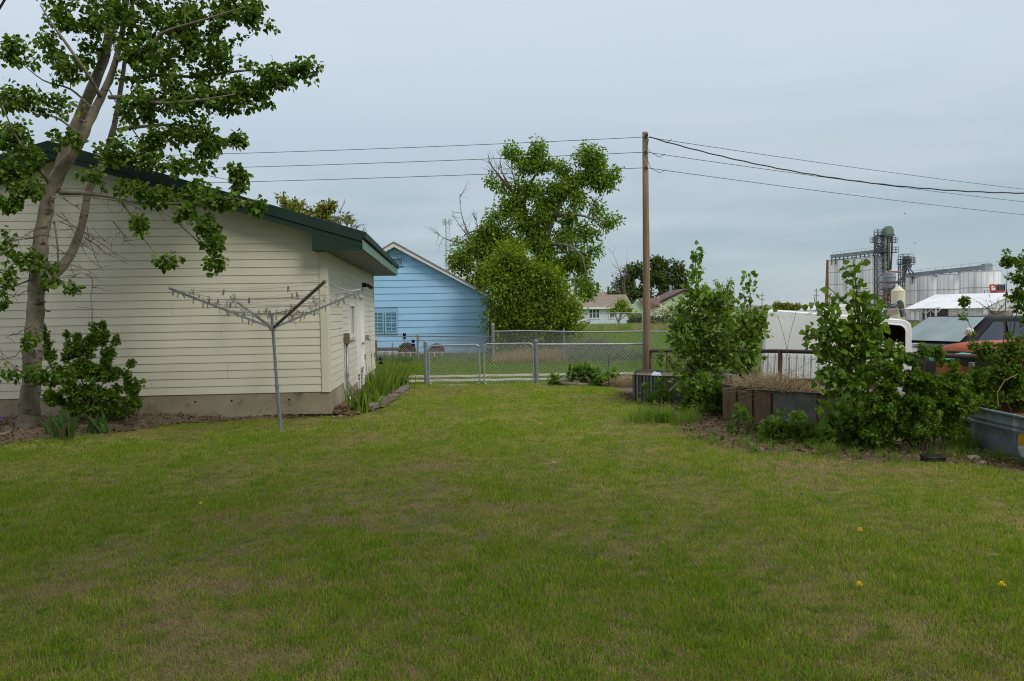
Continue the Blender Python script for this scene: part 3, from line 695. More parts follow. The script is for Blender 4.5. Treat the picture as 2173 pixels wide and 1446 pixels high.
def gate(pxa, pya, pxb, pyb, bot, lab, hs):
    xa, xb = at(pxa, 780, GY).x, at(pxb, 780, GY).x; za, zb = at(pxa, pya, GY).z, at(pxb, pyb, GY).z; zc, zd = at(pxa, bot, GY).z, at(pxb, bot-1, GY).z
    t = thing('gate_leaf', ((xa+xb)/2, GY, 0), lab, 'gate', 'double chain-link gate'); r_ = .09; pts = []
    def arc(cx, cz, a0):
        return [Vector((cx+r_*math.cos(a0+k*math.pi/8), GY, cz+r_*math.sin(a0+k*math.pi/8))) for k in range(5)]
    pts = arc(xb-r_, zb-r_, 0)+arc(xa+r_, za-r_, math.pi/2)+arc(xa+r_, zc+r_, math.pi)+arc(xb-r_, zd+r_, 1.5*math.pi)
    pts += [pts[0], pts[1]]
    MB().tube(pts, .0175, 8, False).build('frame', 'galv_rail', t, smooth=True)
    linkmesh(t, (xa+.02, GY, 0), (xb-.02, GY, 0), max(zc, .01)+.02, min(za, zb)-.02)
    for z in (.15, .78): MB().box(((xa if hs < 0 else xb)+hs*.045, GY, z), (.09, .045, .035)).build('hinge', 'galvanised', t)
    if hs < 0: MB().box((xb+.035, GY-.01, .83), (.12, .03, .04)).build('latch', 'galvanised', t)
gate(910.5, 734, 1018, 731.5, 818, 'left leaf of the double chain-link gate', -1)
gate(1027, 730.5, 1132, 729, 817, 'right leaf of the double chain-link gate', 1)
# far fence of the alley
ff = thing('chain_link_fence', (-.56, 24, 0), 'long galvanised chain-link fence along the far side of the alley', 'fence')
A_ = Vector((at(1047, 770, 24).x, 24, 0)); B_ = Vector((at(1640, 770, 21.5).x, 21.5, 0)); C_ = Vector((at(1990, 770, 20.5).x, 20.5, 0))
post(ff, A_.x, A_.y, 0, 1.2, .045)
rz_ = lambda y: 1.03-(24-y)*.048
for px in (1197, 1365, 1545):
    for Yt in np.linspace(24, 21.5, 60):
        if abs(at(px, 740, Yt).x-(A_.x+(B_.x-A_.x)*(24-Yt)/2.5)) < .07: break
    post(ff, at(px, 740, Yt).x, Yt+.03, 0, rz_(Yt)+.03, .024, m='galvanised')
MB().tube([A_+UP*1.0, A_.lerp(B_, .13)+UP*1.015, A_.lerp(B_, .35)+UP*.965, A_.lerp(B_, .55)+UP*.975, A_.lerp(B_, .8)+UP*.95, B_+UP*.9, C_+UP*.8], .02, 8).build('top_rail', 'galv_rail', ff)
linkmesh(ff, A_, B_-UP*.10, .02, 1.0)
f2 = thing('chain_link_fence', (-4.2, 25, 0), 'lower chain-link fence in front of the blue house', 'fence')
A2 = Vector((at(760, 712, 25.6).x, 25.6, 0)); z2 = at(797, 712.3, 25.6).z
MB().cyl(A2+UP*z2, (A_.x, 24.05, at(1045, 714.6, 24.05).z), .018, n=8).build('top_rail', 'galvanised', f2)
p = at(886, 740, 25); post(f2, p.x, 25+.02, 0, at(886, 711, 25).z, .028); p = at(798.5, 740, 25.0); post(f2, p.x, 25.0, 0, at(798, 724.6, 25).z, .03, m='bark_grey')
linkmesh(f2, A2, (A_.x, 24.05, 0), .02, .86)
# fence beyond the field
f3 = thing('chain_link_fence', (14, 66, 0), 'distant chain-link fence in front of the far houses', 'fence'); zt3 = 1.335
x0, x1 = at(1205, 680, 66).x, at(2190, 680, 66).x
MB().cyl((x0, 66, zt3), (x1, 66, zt3-.1), .03, n=6).build('top_rail', 'galv_rail', f3)
px = 1252
while px < 2190:
    x_ = at(px, 680, 66).x; MB().cyl((x_, 66.05, -.2), (x_, 66.05, zt3+.03), .03, n=6).build('post', 'galv_rail', f3); px += 55.6
linkmesh(f3, (x0, 66, 0), (x1, 66, -.1), 0, zt3, .16, .0035)

# ------------------------------------------------------------ clothes dryer
PY = 11.04; pb = gnd(590, 915); hub = at(578, 697, PY); top = at(576.5, 664, PY)
cd = thing('clothesline', (pb.x, pb.y, 0), 'grey rotary clothesline on a leaning steel pole', 'clothesline')
pb = Vector((pb.x, PY, 0))
ptop = lambda z: pb+(top-pb)*(z/top.z)
MB().cyl(pb-UP*.2+Vector((.02, 0, 0)), ptop(.62), .026, n=14).build('lower_pole', 'galvanised', cd, smooth=False)
MB().cyl(ptop(.60), ptop(1.62), .0215, n=14).build('pole', 'galvanised', cd)
MB().cyl(ptop(.60), ptop(.64), .031, n=14).build('collar', 'galvanised', cd)
hc = ptop(hub.z); MB().lathe(hc-UP*.03, [(.022, 0), (.05, .005), (.05, .05), (.022, .06)], 12).build('hub', 'galvanised', cd)
tc2 = ptop(1.62); MB().lathe(tc2-UP*.02, [(.022, 0), (.045, .004), (.045, .025), (0, .028)], 12).build('top_hub', 'galvanised', cd)
TIPS = [at(358, 612, 10.55), at(690, 597, 9.75), at(766, 618, 11.45), at(489, 631, 12.3)]
for i, tp in enumerate(TIPS):
    MB().beam(hc, tp, .026, .03).build('arm', 'galvanised' if i != 1 else 'bark_grey', cd)
    m_ = hc.lerp(tp, .42); MB().beam(tc2-UP*.005, m_, .014, .014).build('brace', 'galvanised', cd)
PEG = []
mat('line_white', (.62, .60, .55), rough=.7); mat('peg_wood', (.33, .27, .20), (.22, .18, .14), 40, .9, var=.3)
for k in range(8):
    t = .30+.70*k/7; pts = []
    for i in range(4):
        p, q = hc.lerp(TIPS[i], t), hc.lerp(TIPS[(i+1) % 4], t)
        sg_ = .035*(1+(k % 3)) * t
        span = [p.lerp(q, w)+UP*(.03-4*sg_*w*(1-w)) for w in np.linspace(0, 1, 9)]; pts += span
        if k < 7:
            for _ in range(rng.integers(1, 4)):
                w = rng.uniform(.06, .94); PEG.append((p.lerp(q, w)+UP*(.03-4*sg_*w*(1-w)), (q-p).normalized()))
    MB().tube(pts, .0037, 4, False).build('line', 'line_white' if k in (7, 5, 2) else 'galv_wire', cd)
for tp in (TIPS[0], TIPS[2]):
    for w in np.linspace(.2, .97, 15):
        PEG.append((hc.lerp(tp, w+rng.uniform(-.02, .02))-UP*.01, (tp-hc).normalized()))
pm = MB()
for q in (-1, 1): pm.prism([Vector((-.005, q*.003, .012)), Vector((.005, q*.003, .012)), Vector((.005, q*.011, -.062)), Vector((-.005, q*.011, -.062))], (0, q*.0045, 0))
pm.cyl((-.007, 0, -.012), (.007, 0, -.012), .005, n=6)
p0 = None
for i, (p, d) in enumerate(PEG):
    if p0 is None: o = p0 = pm.build('clothespin', 'peg_wood')
    else: o = p0.copy(); COL.objects.link(o)
    o.location = p; o.rotation_euler = (rng.normal()*.25, rng.normal()*.3 + (math.pi if (i % 4 == 0) else 0), math.atan2(d.y, d.x)+rng.normal()*.2)
    o.scale = (1.15, 1.15, 1.1)
    tag(o, 'small weathered wooden clothespin clipped on the rotary clothesline', 'clothespin', 'clothespins clipped along the clothesline')

# ------------------------------------------------------------ wooden pole and its wires
PP = at(1373.5, 780, 17.3); pz = at(1373, 281, 17.3).z
po = thing('utility_pole', (PP.x, PP.y, 0), 'bare weathered wooden utility pole beside the corrugated planter', 'utility pole')
MB().tube([Vector((PP.x+.0, PP.y, z)) for z in (-.5, 1, 2.5, 4, pz)], [.083, .082, .075, .067, .06], 18).build('shaft', 'pole_wood', po, smooth=True)
WZ = [at(1373, 293, 17.3).z, at(1373, 325, 17.3).z, at(1373, 358, 17.3).z]
for z in WZ:
    m = MB(); m.lathe((PP.x+.0, PP.y-.085, z-.03), [(.012, 0), (.024, .01), (.016, .03), (.024, .05), (.01, .06)], 8); m.cyl((PP.x, PP.y-.1, z), (PP.x, PP.y+.02, z), .008, n=6); m.build('insulator', 'dark_wire', po)
m = MB(); m.box((PP.x+.02, PP.y-.07, WZ[0]+.05), (.06, .05, .05)); m.build('bracket', 'dark_wire', po)
def wire(name, pts, r_, lab, m='dark_wire', sagn=0, grp='power lines on the wooden pole'):
    o = MB().tube(pts, r_, 5).build(name, m); tag(o, lab, 'power line', grp); return o
def cat(a, b, sag, n=26, pw=1.0):
    return [Vector(a).lerp(Vector(b), w)-UP*(4*sag*w*(1-w)) for w in np.linspace(0, 1, n)]
wl = ['highest', 'middle', 'lowest']
for i in range(3):
    st = Vector((PP.x, PP.y-.09, WZ[i]))
    y_l = [301.5, 333.5, 366][i]; a = at([519, 467, 440][i], y_l, 18.6); e_ = st+(a-st)*2.3; e_.z = a.z+.10
    wire('power_line', cat(st, e_, .12), .0062, wl[i]+' thin wire running left from the wooden pole')
    y_r = [367.5, 400.5, 434.5][i]; a = at(2173, y_r, 25.5); e_ = st+(a-st)*2.2; e_.z = a.z-.10
    wire('power_line', cat(st, e_, .22), .0062, wl[i]+' thin wire running right from the wooden pole')
    s_ = st+(a-st).normalized()*(.55 if i else .75)
    MB().tube([Vector((PP.x+.06, PP.y-.1, WZ[0]-.05)), Vector((PP.x-.02, PP.y-.11, (WZ[0]+s_.z)/2-.05)), Vector((PP.x+.1, PP.y-.1, s_.z-.02)), s_-Vector((.12, 0, .07)), s_], .006, 5).build('drop_wire', 'dark_wire', po)
a = at(2173, 437, 16.2); st = Vector((PP.x+.07, PP.y-.09, WZ[0])); e_ = st+(a-st)*1.5; e_.z = a.z+.35
pts = cat(st, e_, .62, 90)
o = wire('service_cable', [p+UP*.006*math.sin(i*1.7) for i, p in enumerate(pts)], .013, 'thick black twisted service cable sagging right from the pole top')
wire('service_cable', cat(at(-60, 110, 6), at(60, -90, 6), .02), .009, 'dark cable crossing the upper left corner beside the poplar', grp='cables')
# ------------------------------------------------------------ trees
def PX(lst, Y):        # [(px,py[,dY])] -> points
    return [tuple(at(p[0], p[1], Y+(p[2] if len(p) > 2 else 0))) for p in lst]
def BL(lst, Y):        # blobs (px,py,rx,ry,n[,dY[,ryd]]) -> world blobs
    o = []
    for p in lst:
        dY = p[5] if len(p) > 5 else 0; c = at(p[0], p[1], Y+dY); k = (Y+dY)/F
        o.append((tuple(c), (p[2]*k, (p[2]+p[3])*.5*k*(p[6] if len(p) > 6 else .9), p[3]*k), p[4]))
    return o
def radii(n, a, b): return list(np.linspace(a, b, n))

# the poplar at the left
TY = 11.0
pt = thing('poplar_tree', (at(60, 905, TY).x, TY, .08), 'tall pale-barked poplar leaning right in front of the cream garage', 'tree')
L1 = PX([(58, 925), (62, 860), (70, 760), (74, 680), (80, 600), (88, 500), (98, 450), (106, 403), (128, 365), (161, 316), (187, 264), (213, 209), (232, 171), (245, 129), (258, 80), (269, 0), (282, -120), (300, -260)], TY)
L1r = [.150, .136, .124, .116, .112, .098, .092, .086, .076, .068, .060, .053, .047, .042, .037, .032, .025, .012]
limbs = [(L1, L1r),
 (PX([(86, 612), (108, 590, .1), (134, 562, .2), (156, 530, .3), (171, 488, .4), (182, 440, .4), (190, 400, .5), (213, 357, .5), (238, 283, .6), (251, 222, .6), (262, 150, .7), (275, 60, .7), (290, -60, .8)], TY), [.075, .07, .065, .06, .056, .054, .05, .046, .042, .036, .03, .024, .012]),
 (PX([(112, 400), (133, 345, .35), (160, 270, .5), (193, 193, .6), (219, 129, .7), (238, 48, .8), (250, -40, .9), (256, -180, 1)], TY), [.09, .086, .08, .076, .07, .062, .05, .03]),
 (PX([(128, 410), (187, 411, -.2), (245, 419, -.3), (300, 432, -.5), (387, 432, -.7), (483, 422, -.9), (555, 437, -1)], TY), radii(7, .035, .009)),
 (PX([(232, 207), (280, 208, -.2), (341, 219, -.5), (419, 213, -.8), (500, 200, -1)], TY), radii(5, .03, .006)),
 (PX([(247, 126), (303, 110, -.3), (335, 80, -.5), (354, 66, -.6), (440, 40, -.8), (520, 15, -1)], TY), radii(6, .034, .008)),
 (PX([(262, 170), (330, 160, .2), (420, 163, .2), (520, 150, .1), (600, 152, 0), (668, 143, 0)], TY), radii(6, .03, .005)),
 (PX([(250, 276), (310, 268, .3), (387, 267, .3), (450, 290, .3), (510, 300, .3)], TY), radii(5, .028, .005)),
 (PX([(216, 209), (190, 165, -.3), (164, 126, -.5), (135, 85, -.6), (113, 55, -.7), (85, 10, -.8)], TY), radii(6, .03, .008)),
 (PX([(106, 393), (85, 360, -.3), (64, 335, -.4), (40, 300, -.6), (26, 274, -.7), (5, 225, -.8)], TY), radii(6, .028, .007)),
 (PX([(259, 432, -.3), (280, 460, -.5), (306, 508, -.7), (338, 544, -.8), (350, 556, -.8)], TY), radii(5, .014, .005)),
 (PX([(310, 432, -.5), (345, 448, -.6), (392, 487, -.8), (432, 526, -.9), (455, 556, -1)], TY), radii(5, .014, .005)),
 (PX([(78, 590), (50, 600, -.3), (10, 615, -.5), (-40, 620, -.7)], TY), radii(4, .014, .005)),
 (PX([(70, 810), (45, 790, -.3), (20, 770, -.4), (-10, 750, -.5)], TY), radii(4, .012, .004)),
 (PX([(225, 180), (260, 240, -.6), (300, 300, -.8), (350, 340, -1), (430, 370, -1.1), (505, 385, -1.1)], TY+.9), radii(6, .012, .003)),
 (PX([(255, 90), (200, 60, .4), (140, 60, .4), (90, 40, .5)], TY), radii(4, .022, .005)),
 (PX([(200, 235), (150, 190, .2), (90, 170, .2), (30, 120, .2)], TY), radii(4, .02, .005)),
 (PX([(175, 290), (120, 250, .2), (70, 240, .3), (30, 200, .3)], TY), radii(4, .02, .005)),
 (PX([(115, 470), (122, 520, -.1), (124, 570, -.1)], TY), radii(3, .014, .012)),
]
blobs = BL([(300, 40, 110, 60, 60), (420, 50, 100, 60, 60), (500, 20, 80, 40, 40), (330, 130, 100, 60, 55, -.2), (440, 120, 80, 50, 45), (230, 20, 60, 50, 24, .5), (150, 40, 55, 45, 24),
 (520, 190, 60, 28, 26), (590, 165, 55, 30, 30), (645, 145, 32, 14, 14), (470, 215, 70, 40, 36), (370, 200, 80, 45, 42, -.3), (290, 230, 60, 50, 26, -.3), (400, 275, 70, 35, 26), (350, 300, 70, 30, 22, -.3), (300, 330, 60, 30, 20, -.4),
 (440, 310, 48, 24, 16), (500, 298, 26, 16, 10), (240, 320, 45, 40, 14, -.4), (370, 350, 55, 22, 16, -.4), (430, 350, 30, 20, 6), (505, 370, 22, 22, 10, -.5), (510, 395, 16, 20, 7, -.5),
 (110, 100, 40, 60, 18), (150, 150, 40, 40, 12), (120, 215, 40, 30, 12, -.3), (30, 110, 32, 35, 16, -.4), (15, 215, 36, 35, 16, -.5), (60, 200, 26, 18, 6, -.4), (25, 290, 50, 45, 24, -.5), (70, 330, 35, 30, 10, -.5), (20, 370, 45, 40, 24, -.6), (60, 400, 35, 28, 13, -.6), (20, 430, 30, 20, 9, -.6),
 (180, 365, 30, 20, 5, -.5), (150, 300, 40, 30, 10, -.3), (190, 110, 40, 40, 12, .5),
 (285, 400, 40, 20, 12, -.6), (330, 415, 45, 26, 16, -.6), (300, 475, 18, 14, 5, -.7), (350, 556, 17, 14, 6, -.8), (400, 450, 30, 22, 11, -.8), (435, 480, 24, 20, 9, -.9), (455, 520, 20, 22, 8, -1), (455, 558, 18, 18, 7, -1), (470, 430, 45, 14, 14, -.9), (540, 442, 24, 14, 9, -1), (410, 405, 40, 20, 12, -.7),
 (70, 555, 36, 26, 13, -.35), (20, 585, 22, 24, 7, -.5), (110, 600, 25, 15, 5, -.3), (155, 612, 18, 10, 3, -.3), (60, 720, 24, 20, 5, -.4), (10, 800, 18, 22, 4, -.4), (90, 800, 26, 26, 7, -.4), (60, 790, 24, 22, 5, -.3), (140, 800, 20, 16, 4, -.4), (8, 640, 14, 14, 3, -.4), (5, 520, 14, 30, 5, -.4),
 (330, -60, 180, 60, 90), (100, -60, 110, 50, 40), (500, -60, 100, 40, 40), (300, -180, 130, 60, 60)], TY)
grow(pt, limbs, blobs, 1, 'leaf_poplar', 'bark_pale', per=21, lsize=.066, tpl='poplar', nobj=300, seed=3, droop=.55, sag=.06, tw0=.012, spread=2.0)
# bare hanging twigs before the siding
rs = np.random.default_rng(5); tw = []
def twig_run(a, b, r0, n=7, wob=.05, Y0=10.6):
    a = np.array(at(*a, Y0)); b = np.array(at(*b, Y0)); t = np.linspace(0, 1, n)[:, None]
    p = a+(b-a)*t+np.cumsum(rs.normal(size=(n, 3))*wob*.35, 0)*np.sin(t*math.pi); tw.append((p, np.linspace(r0, .002, n))); return p
for a, b in (((120, 455), (275, 555)), ((125, 470), (240, 520)), ((110, 520), (165, 545)), ((130, 450), (215, 545)), ((95, 560), (210, 590)), ((160, 500), (215, 570)), ((185, 480), (220, 575)), ((150, 590), (200, 600)), ((195, 590), (196, 680)),
             ((100, 480), (0, 530)), ((95, 500), (10, 510)), ((80, 610), (0, 640)), ((70, 690), (5, 720)), ((60, 730), (0, 770)), ((180, 505), (270, 560)), ((240, 470), (260, 520)), ((195, 420), (305, 450)), ((130, 420), (180, 450)), ((250, 380), (350, 470))):
    p = twig_run(a, b, .007)
    for _ in range(6):
        i = rs.integers(1, 6); q = p[i]; e_ = q+rs.normal(size=3)*np.array([.12, .1, .09]); t = np.linspace(0, 1, 4)[:, None]
        tw.append((q+(e_-q)*t+rs.normal(size=(4, 3))*.008, np.linspace(.004, .0018, 4)))
V, Q = tubes_np(tw, 4); bt = link('bare_twig', mesh_np('bare_twig', V-np.array(ORG[pt.name]), Q, True), pt, 'twig'); bt['kind'] = 'stuff'
kn = MB()
for px, py in ((90, 640), (84, 700), (100, 660), (75, 750), (92, 610), (112, 420), (150, 345), (100, 500), (178, 258)):
    c = at(px, py, TY-.11); kn.tube([c+Vector((-.05, 0, .0)), c+Vector((-.02, -.015, .012)), c+Vector((.025, -.015, -.008)), c+Vector((.055, .0, .0))], [.004, .016, .014, .004], 6)
o = kn.build('bark_scar', 'bark_old', pt, smooth=True)

def tree(name, loc, lab, limbs, blobs, m, Y, cat='tree', group=None, **k):
    t = thing(name, loc, lab, cat, group); grow(t, limbs, blobs, 1, m, k.pop('bark', 'bark_grey'), **k); return t
# big tree behind the lilac
Y = 36
bt_ = tree('ash_tree', (at(1150, 760, Y).x, Y, 0), 'tall leafy tree leaning right with dead branches at its top left', [
 (PX([(1120, 790), (1125, 700), (1140, 600), (1150, 540), (1158, 505), (1175, 460), (1195, 425), (1215, 390), (1240, 365), (1262, 345)], Y), [.24, .22, .2, .17, .15, .12, .10, .08, .06, .03]),
 (PX([(1150, 560), (1120, 490, .5), (1112, 440, .5), (1120, 400, .5), (1140, 365, .5), (1150, 330, .5)], Y), radii(6, .13, .03)),
 (PX([(1112, 445, .5), (1095, 415, .3), (1070, 385, .2), (1045, 355, .1), (1035, 340)], Y), radii(5, .06, .015)),
 (PX([(1140, 580), (1095, 530), (1060, 500), (1010, 490), (985, 500)], Y), radii(5, .11, .02)),
 (PX([(1175, 460), (1220, 455, -.5), (1260, 465, -.5), (1295, 470, -.5)], Y), radii(4, .08, .02)),
 (PX([(1160, 520), (1200, 520, -1), (1235, 545, -1), (1245, 600, -1)], Y), radii(4, .08, .02)),
 (PX([(1185, 440), (1195, 400, .5), (1193, 360, .5), (1200, 345, .5)], Y), radii(4, .08, .02)),
 ], BL([(1125, 350, 34, 26, 26), (1140, 318, 22, 16, 12), (1090, 330, 20, 22, 12), (1155, 350, 22, 18, 12), (1195, 358, 20, 20, 12), (1245, 335, 24, 22, 22), (1268, 352, 24, 22, 20), (1280, 388, 34, 20, 20), (1245, 375, 26, 20, 14), (1300, 370, 18, 12, 8), (1225, 385, 30, 24, 16),
 (1180, 400, 34, 22, 22), (1165, 430, 30, 24, 20), (1225, 425, 28, 20, 12), (1205, 460, 30, 16, 14), (1265, 440, 22, 20, 9), (1290, 470, 22, 10, 9), (1255, 490, 22, 18, 9), (1225, 500, 30, 24, 14), (1260, 530, 16, 14, 6),
 (1090, 430, 32, 26, 22), (1065, 450, 30, 18, 16), (1110, 470, 34, 28, 22), (1050, 490, 40, 28, 34), (1020, 520, 44, 30, 42), (980, 550, 30, 30, 28), (1080, 520, 50, 34, 44), (1140, 500, 34, 40, 30), (1160, 540, 36, 34, 28), (1040, 570, 60, 34, 44),
 (1205, 560, 24, 24, 12), (1240, 560, 20, 30, 14), (1245, 610, 18, 22, 14), (1215, 540, 26, 18, 12), (1040, 385, 16, 10, 4), (1060, 400, 18, 10, 5), (1185, 590, 20, 30, 10), (1010, 600, 30, 40, 22), (1235, 590, 14, 20, 8), (1130, 405, 26, 26, 16), (1150, 455, 34, 30, 26), (1195, 500, 30, 26, 18), (1105, 395, 18, 22, 9), (1215, 400, 20, 20, 10), (1175, 570, 34, 24, 20)], Y), 'leaf_lush', Y,
 per=50, lsize=.155, tpl='small', seed=11, droop=.5, tw0=.03, twmin=.007, step=.5, sag=.05, spread=3.2)
def bare(name, lab, base, tips, Y, seed, r0=.06, m='bark_grey', sub=14, cat='tree', spread=.5, loc=None):
    t = thing(name, loc or tuple(at(base[0], base[1], Y)), lab, cat); rs = np.random.default_rng(seed); P_ = []
    b0 = np.array(at(*base, Y))
    for tp in tips:
        e_ = np.array(at(tp[0], tp[1], Y+rs.normal()*.4)); t_ = np.linspace(0, 1, 8)[:, None]; L_ = np.linalg.norm(e_-b0)
        p = b0+(e_-b0)*t_+rs.normal(size=3)*L_*.06*(4*t_*(1-t_)); P_.append((p, np.linspace(r0, r0*.12, 8)))
        for _ in range(sub):
            i = rs.integers(2, 8); q = p[i]; d = (e_-b0)/L_*.5+rs.normal(size=3)*.55; l2 = L_*.28*rs.uniform(.4, 1.1)
            t2 = np.linspace(0, 1, 5)[:, None]; p2 = q+d*l2*t2+rs.normal(size=3)*.04*L_*t2*t2; P_.append((p2, np.linspace(r0*.3, r0*.10, 5)))
            for _ in range(3):
                q2 = p2[rs.integers(1, 5)]; d2 = d+rs.normal(size=3)*.6; t3 = np.linspace(0, 1, 3)[:, None]; P_.append((q2+d2*l2*.45*t3, np.linspace(r0*.14, r0*.07, 3)))
    V, Q = tubes_np(P_, 4); o = link('branches', mesh_np('branches', V-np.array(ORG[t.name]), Q, True), t, m); o['kind'] = 'stuff'; return t
dead = bare('dead_tree', 'leafless grey tree between the blue house roof and the leafy tree', (1010, 520), [(930, 495), (975, 420), (1003, 450), (960, 455), (945, 520)], 40, 3, .05, sub=7)
MB().tube([at(1010, 525, 40), at(1030, 640, 40), Vector((at(1035, 760, 40).x, 40, -.2))], [.09, .16, .2], 8).build('trunk', 'bark_grey', dead)
for i in range(1): pass
db = np.random.default_rng(8); P_ = []
for tp in ((1036, 335), (1050, 345), (1062, 330), (1075, 345), (1045, 365)):
    b0 = np.array(at(1092, 412, 36)); e_ = np.array(at(tp[0], tp[1], 36+db.normal()*.3)); t_ = np.linspace(0, 1, 7)[:, None]; p = b0+(e_-b0)*t_+db.normal(size=3)*.1*(4*t_*(1-t_)); P_.append((p, np.linspace(.04, .01, 7)))
    for _ in range(10):
        q = p[db.integers(2, 7)]; P_.append((q+(np.array([-.1, 0, .25])+db.normal(size=3)*.2)*np.linspace(0, 1, 4)[:, None], np.linspace(.012, .006, 4)))
V, Q = tubes_np(P_, 4); o = link('dead_twigs', mesh_np('dead_twigs', V-np.array(ORG[bt_.name]), Q, True), bt_, 'bark_grey'); o['kind'] = 'stuff'
# lilac mass before it
Y = 27.5
tree('lilac_shrub', (at(1130, 750, Y).x, Y, 0), 'huge bright green shrub beside the blue house, reaching the fence', [
 (PX([(1110, 762), (1100, 700), (1085, 640), (1075, 570), (1070, 530)], Y), radii(5, .12, .03)), (PX([(1130, 762), (1150, 690), (1165, 620), (1170, 570)], Y), radii(4, .1, .03)),
 (PX([(1090, 762), (1060, 700), (1030, 640)], Y), radii(3, .08, .03)), (PX([(1150, 762), (1190, 720), (1215, 680)], Y), radii(3, .08, .02))],
 BL([(1068, 540, 14, 20, 12), (1085, 560, 26, 26, 26), (1120, 566, 20, 16, 14), (1110, 585, 44, 28, 46), (1155, 590, 30, 26, 26), (1185, 605, 16, 16, 8), (1040, 575, 16, 18, 10), (1060, 600, 46, 34, 50), (1110, 620, 70, 40, 90), (1172, 632, 34, 30, 34), (1208, 640, 12, 14, 6), (1070, 660, 36, 34, 44, 0), (1120, 680, 70, 40, 90), (1185, 670, 40, 34, 44), (1215, 690, 24, 22, 18), (1060, 710, 24, 34, 26), (1110, 730, 50, 28, 56), (1170, 725, 46, 26, 46), (1055, 760, 20, 20, 12), (1210, 655, 18, 14, 8)], Y),
 'leaf_lilac', Y, cat='shrub', per=44, lsize=.125, tpl='small', seed=12, droop=.3, tw0=.02, twmin=.005, step=.4, spread=5, bark='bark_grey')
# trees behind the garage roof
Y = 52
tree('elm_tree', (at(640, 700, Y).x, Y, 0), 'yellow-green tree peeking over the left of the green garage roof', [(PX([(640, 700), (635, 560), (625, 500), (620, 440)], Y), radii(4, .3, .06)), (PX([(637, 600), (620, 520), (600, 450)], Y), radii(3, .16, .05))],
 BL([(615, 440, 32, 22, 30), (605, 460, 26, 14, 18), (640, 465, 26, 22, 22), (590, 470, 20, 14, 12), (630, 500, 50, 30, 30)], Y), 'leaf_yellow', Y, per=34, lsize=.27, tpl='small', seed=13, tw0=.05, twmin=.014, step=1, spread=1.6)
tree('elm_tree', (at(690, 700, Y).x, Y+1, 0), 'yellow-green tree with thin grey twigs, right of the two over the garage roof', [(PX([(690, 700), (688, 560), (687, 500), (688, 450)], Y+1), radii(4, .3, .06))],
 BL([(688, 443, 22, 14, 18), (680, 455, 20, 12, 12), (690, 470, 30, 12, 16), (672, 480, 22, 14, 12), (700, 495, 30, 16, 10), (735, 465, 10, 8, 4), (705, 440, 10, 8, 4)], Y+1), 'leaf_yellow', Y+1, per=28, lsize=.27, tpl='small', seed=14, tw0=.05, twmin=.014, step=1, spread=1.6)
bare('dead_tree', 'grey leafless twigs rising past the end of the garage roof', (735, 530), [(722, 452), (735, 458), (755, 485), (765, 500), (745, 470), (715, 470), (775, 500)], 52, 15, .10, sub=12)
bare('dead_tree', 'small bare crown just left of the blue gable', (800, 570), [(790, 530), (797, 520), (806, 535)], 52, 16, .06, sub=6)
# trees and hedges by the far houses
Y = 125
tree('cottonwood_tree', (at(1390, 690, Y).x, Y, Z(13, 125)), 'dark rounded tree behind the far houses, crossed by the wooden pole', [(PX([(1350, 690), (1352, 640), (1345, 600), (1335, 580)], Y), radii(4, .5, .12)), (PX([(1405, 690), (1405, 630), (1400, 590), (1395, 560)], Y), radii(4, .5, .12)), (PX([(1430, 690), (1432, 620), (1445, 570)], Y), radii(3, .4, .12))],
 BL([(1330, 605, 24, 22, 40), (1345, 575, 22, 18, 30), (1375, 590, 26, 26, 40), (1400, 565, 26, 18, 36), (1410, 595, 30, 28, 50), (1440, 575, 14, 20, 20), (1450, 605, 14, 18, 20), (1360, 625, 40, 18, 40), (1420, 625, 38, 16, 40), (1310, 625, 12, 10, 8), (1395, 553, 12, 8, 8)], Y),
 'leaf_far', Y, per=36, lsize=.5, tpl='small', seed=21, tw0=.08, twmin=.03, step=2, spread=1.7, group='dark trees behind the far houses')
bare('dead_tree', 'sparse grey branches left of the dark tree behind the far houses', (1330, 640), [(1300, 588), (1315, 575), (1325, 570), (1305, 610), (1332, 560)], 123, 22, .16, sub=10)
tree('cottonwood_tree', (at(1250, 690, 130).x, 130, Z(12, 130)), 'low dark tree tops above the brown roof of the pale house', [(PX([(1290, 690), (1290, 640)], 130), [.3, .1])], BL([(1290, 628, 16, 8, 16), (1270, 632, 12, 6, 10), (1310, 634, 12, 8, 10)], 130), 'leaf_far', 130, per=34, lsize=.45, tpl='small', seed=23, tw0=.06, twmin=.03, step=2, spread=1.5, group='dark trees behind the far houses')
Y = 92
tree('young_tree', (at(1312, 692, Y).x, Y, -.3), 'small light green tree in front of the pale blue house', [(PX([(1312, 696), (1314, 680), (1318, 668), (1325, 655)], Y), radii(4, .13, .04)), (PX([(1313, 684), (1305, 668), (1300, 655)], Y), radii(3, .1, .03)), (PX([(1314, 680), (1335, 664)], Y), radii(2, .07, .03))],
 BL([(1318, 648, 20, 12, 26), (1305, 660, 18, 9, 18), (1330, 660, 20, 10, 20), (1322, 640, 12, 6, 8), (1343, 668, 12, 6, 8)], Y), 'leaf_lilac', Y, per=16, lsize=.27, tpl='small', seed=24, tw0=.04, twmin=.015, step=1, spread=1.6)
def hedge(px0, px1, py0, py1, Y, lab, m='leaf_hedge', seed=30, n=60, per=30):
    cx = (px0+px1)/2; c = at(cx, py1, Y)
    return tree('bush', tuple(c), lab, [(PX([(cx, py1+2), (cx, (py0+py1)/2)], Y), [.1, .04])], BL([(px0+(px1-px0)*w, (py0+py1)/2+4*math.sin(w*20), (px1-px0)*.22, (py1-py0)*.55, n//3) for w in (.2, .5, .8)], Y), m, Y, cat='bush', per=per, lsize=Y*.0030, tpl='small', seed=seed, tw0=.02, twmin=.008, step=1, spread=1.5)
